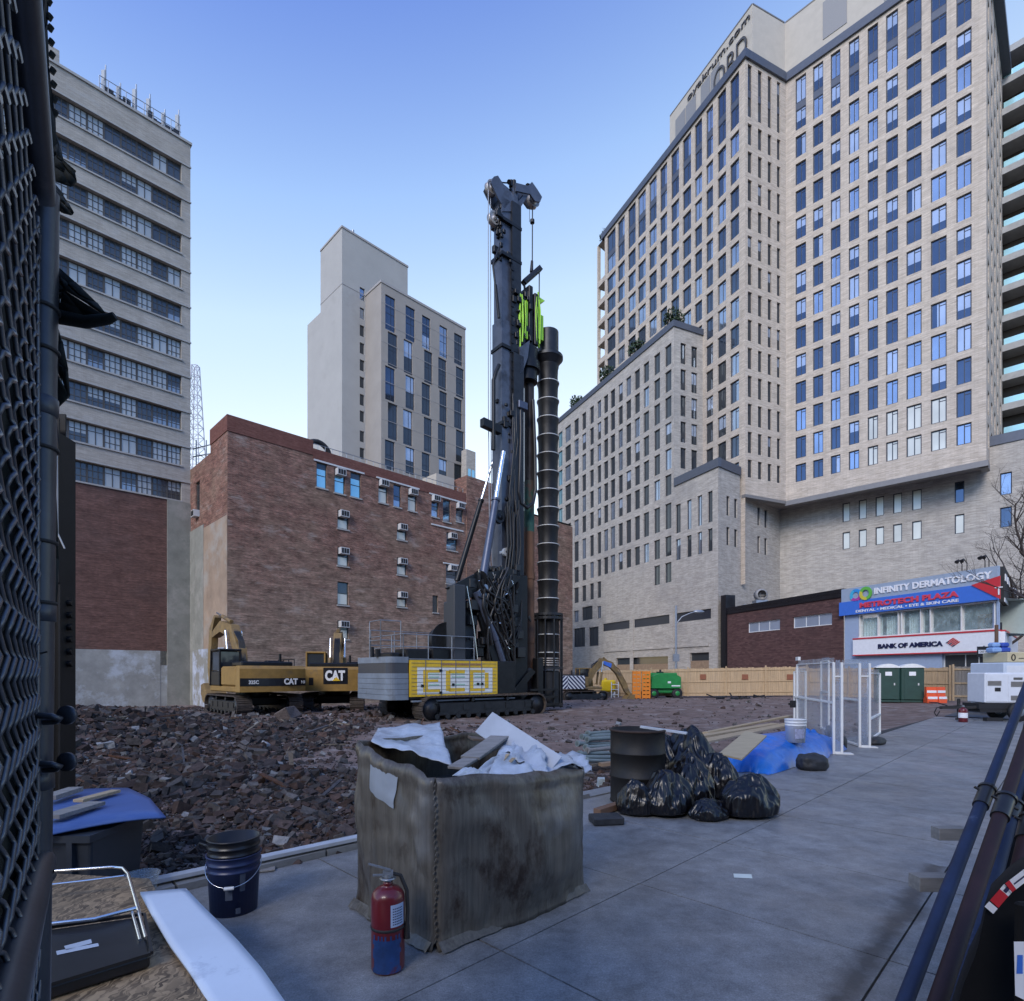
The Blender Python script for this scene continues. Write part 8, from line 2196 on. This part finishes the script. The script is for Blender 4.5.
# ================================================================ CAMERA / LIGHT
cam=bpy.data.cameras.new('camera'); co=bpy.data.objects.new('camera',cam); COL.objects.link(co)
co.location=(0,0,CH); co.rotation_euler=(rad(90),0,0); cam.sensor_width=36; cam.sensor_fit='HORIZONTAL'; cam.lens=F/1024*36
cam.shift_y=(HY-500.5)/1024; cam.clip_start=.05; cam.clip_end=6000; sc.camera=co
SUN_AZ,SUN_EL=203,33
w=bpy.data.worlds.new('World'); sc.world=w; w.use_nodes=True; nt=w.node_tree
bg=nt.nodes['Background']; sky=nt.nodes.new('ShaderNodeTexSky'); sky.sky_type='NISHITA'; sky.sun_disc=False
sky.sun_elevation=rad(SUN_EL); sky.sun_rotation=rad(SUN_AZ); sky.air_density=1.2; sky.dust_density=.5; sky.ozone_density=3.5

tcw=nt.nodes.new('ShaderNodeTexCoord'); sp=nt.nodes.new('ShaderNodeSeparateXYZ'); L(nt,tcw.outputs['Generated'],sp.inputs[0])
# winter haze: brighter, whiter air toward the horizon and toward the low sun glow on the right
az=nt.nodes.new('ShaderNodeMath'); az.operation='MULTIPLY_ADD'; L(nt,sp.outputs[0],az.inputs[0]); az.inputs[1].default_value=-.14; L(nt,sp.outputs[2],az.inputs[2])
rp=nt.nodes.new('ShaderNodeValToRGB'); L(nt,az.outputs[0],rp.inputs['Fac'])
el=rp.color_ramp.elements; el[0].position=.0; el[0].color=(.55,.46,.38,1); el[1].position=.80; el[1].color=(.40,.40,.56,1)
for p,c in ((.40,(.96,.66,.48,1)),(.55,(.98,.74,.56,1)),(.66,(.76,.66,.60,1))):
    e=el.new(p); e.color=c
mrw=nt.nodes.new('ShaderNodeMapRange'); mrw.inputs['From Min'].default_value=-.25; mrw.inputs['From Max'].default_value=.25; L(nt,sp.outputs[1],mrw.inputs['Value'])
bx_=nt.nodes.new('ShaderNodeMixRGB'); L(nt,mrw.outputs[0],bx_.inputs['Fac']); bx_.inputs['Color1'].default_value=(.30,.35,.46,1); L(nt,rp.outputs[0],bx_.inputs['Color2'])
mu=nt.nodes.new('ShaderNodeVectorMath'); mu.operation='MULTIPLY'; L(nt,sky.outputs[0],mu.inputs[0]); L(nt,bx_.outputs[0],mu.inputs[1])
m4=nt.nodes.new('ShaderNodeVectorMath'); m4.operation='SCALE'; m4.inputs['Scale'].default_value=4.1; L(nt,mu.outputs[0],m4.inputs[0])
L(nt,m4.outputs[0],bg.inputs['Color']); bg.inputs['Strength'].default_value=.15
sd=bpy.data.lights.new('sun','SUN'); sd.energy=2.35; sd.angle=rad(24); sd.color=(1,.93,.845)
so=bpy.data.objects.new('sun',sd); COL.objects.link(so)
dv=V((math.sin(rad(SUN_AZ))*math.cos(rad(SUN_EL)),math.cos(rad(SUN_AZ))*math.cos(rad(SUN_EL)),math.sin(rad(SUN_EL))))
so.rotation_euler=(-dv).to_track_quat('-Z','Y').to_euler(); so.location=(0,0,60)
sc.view_settings.view_transform='Standard'; sc.view_settings.look='None'; sc.view_settings.exposure=0
sc.cycles.max_bounces=6; sc.cycles.transparent_max_bounces=12
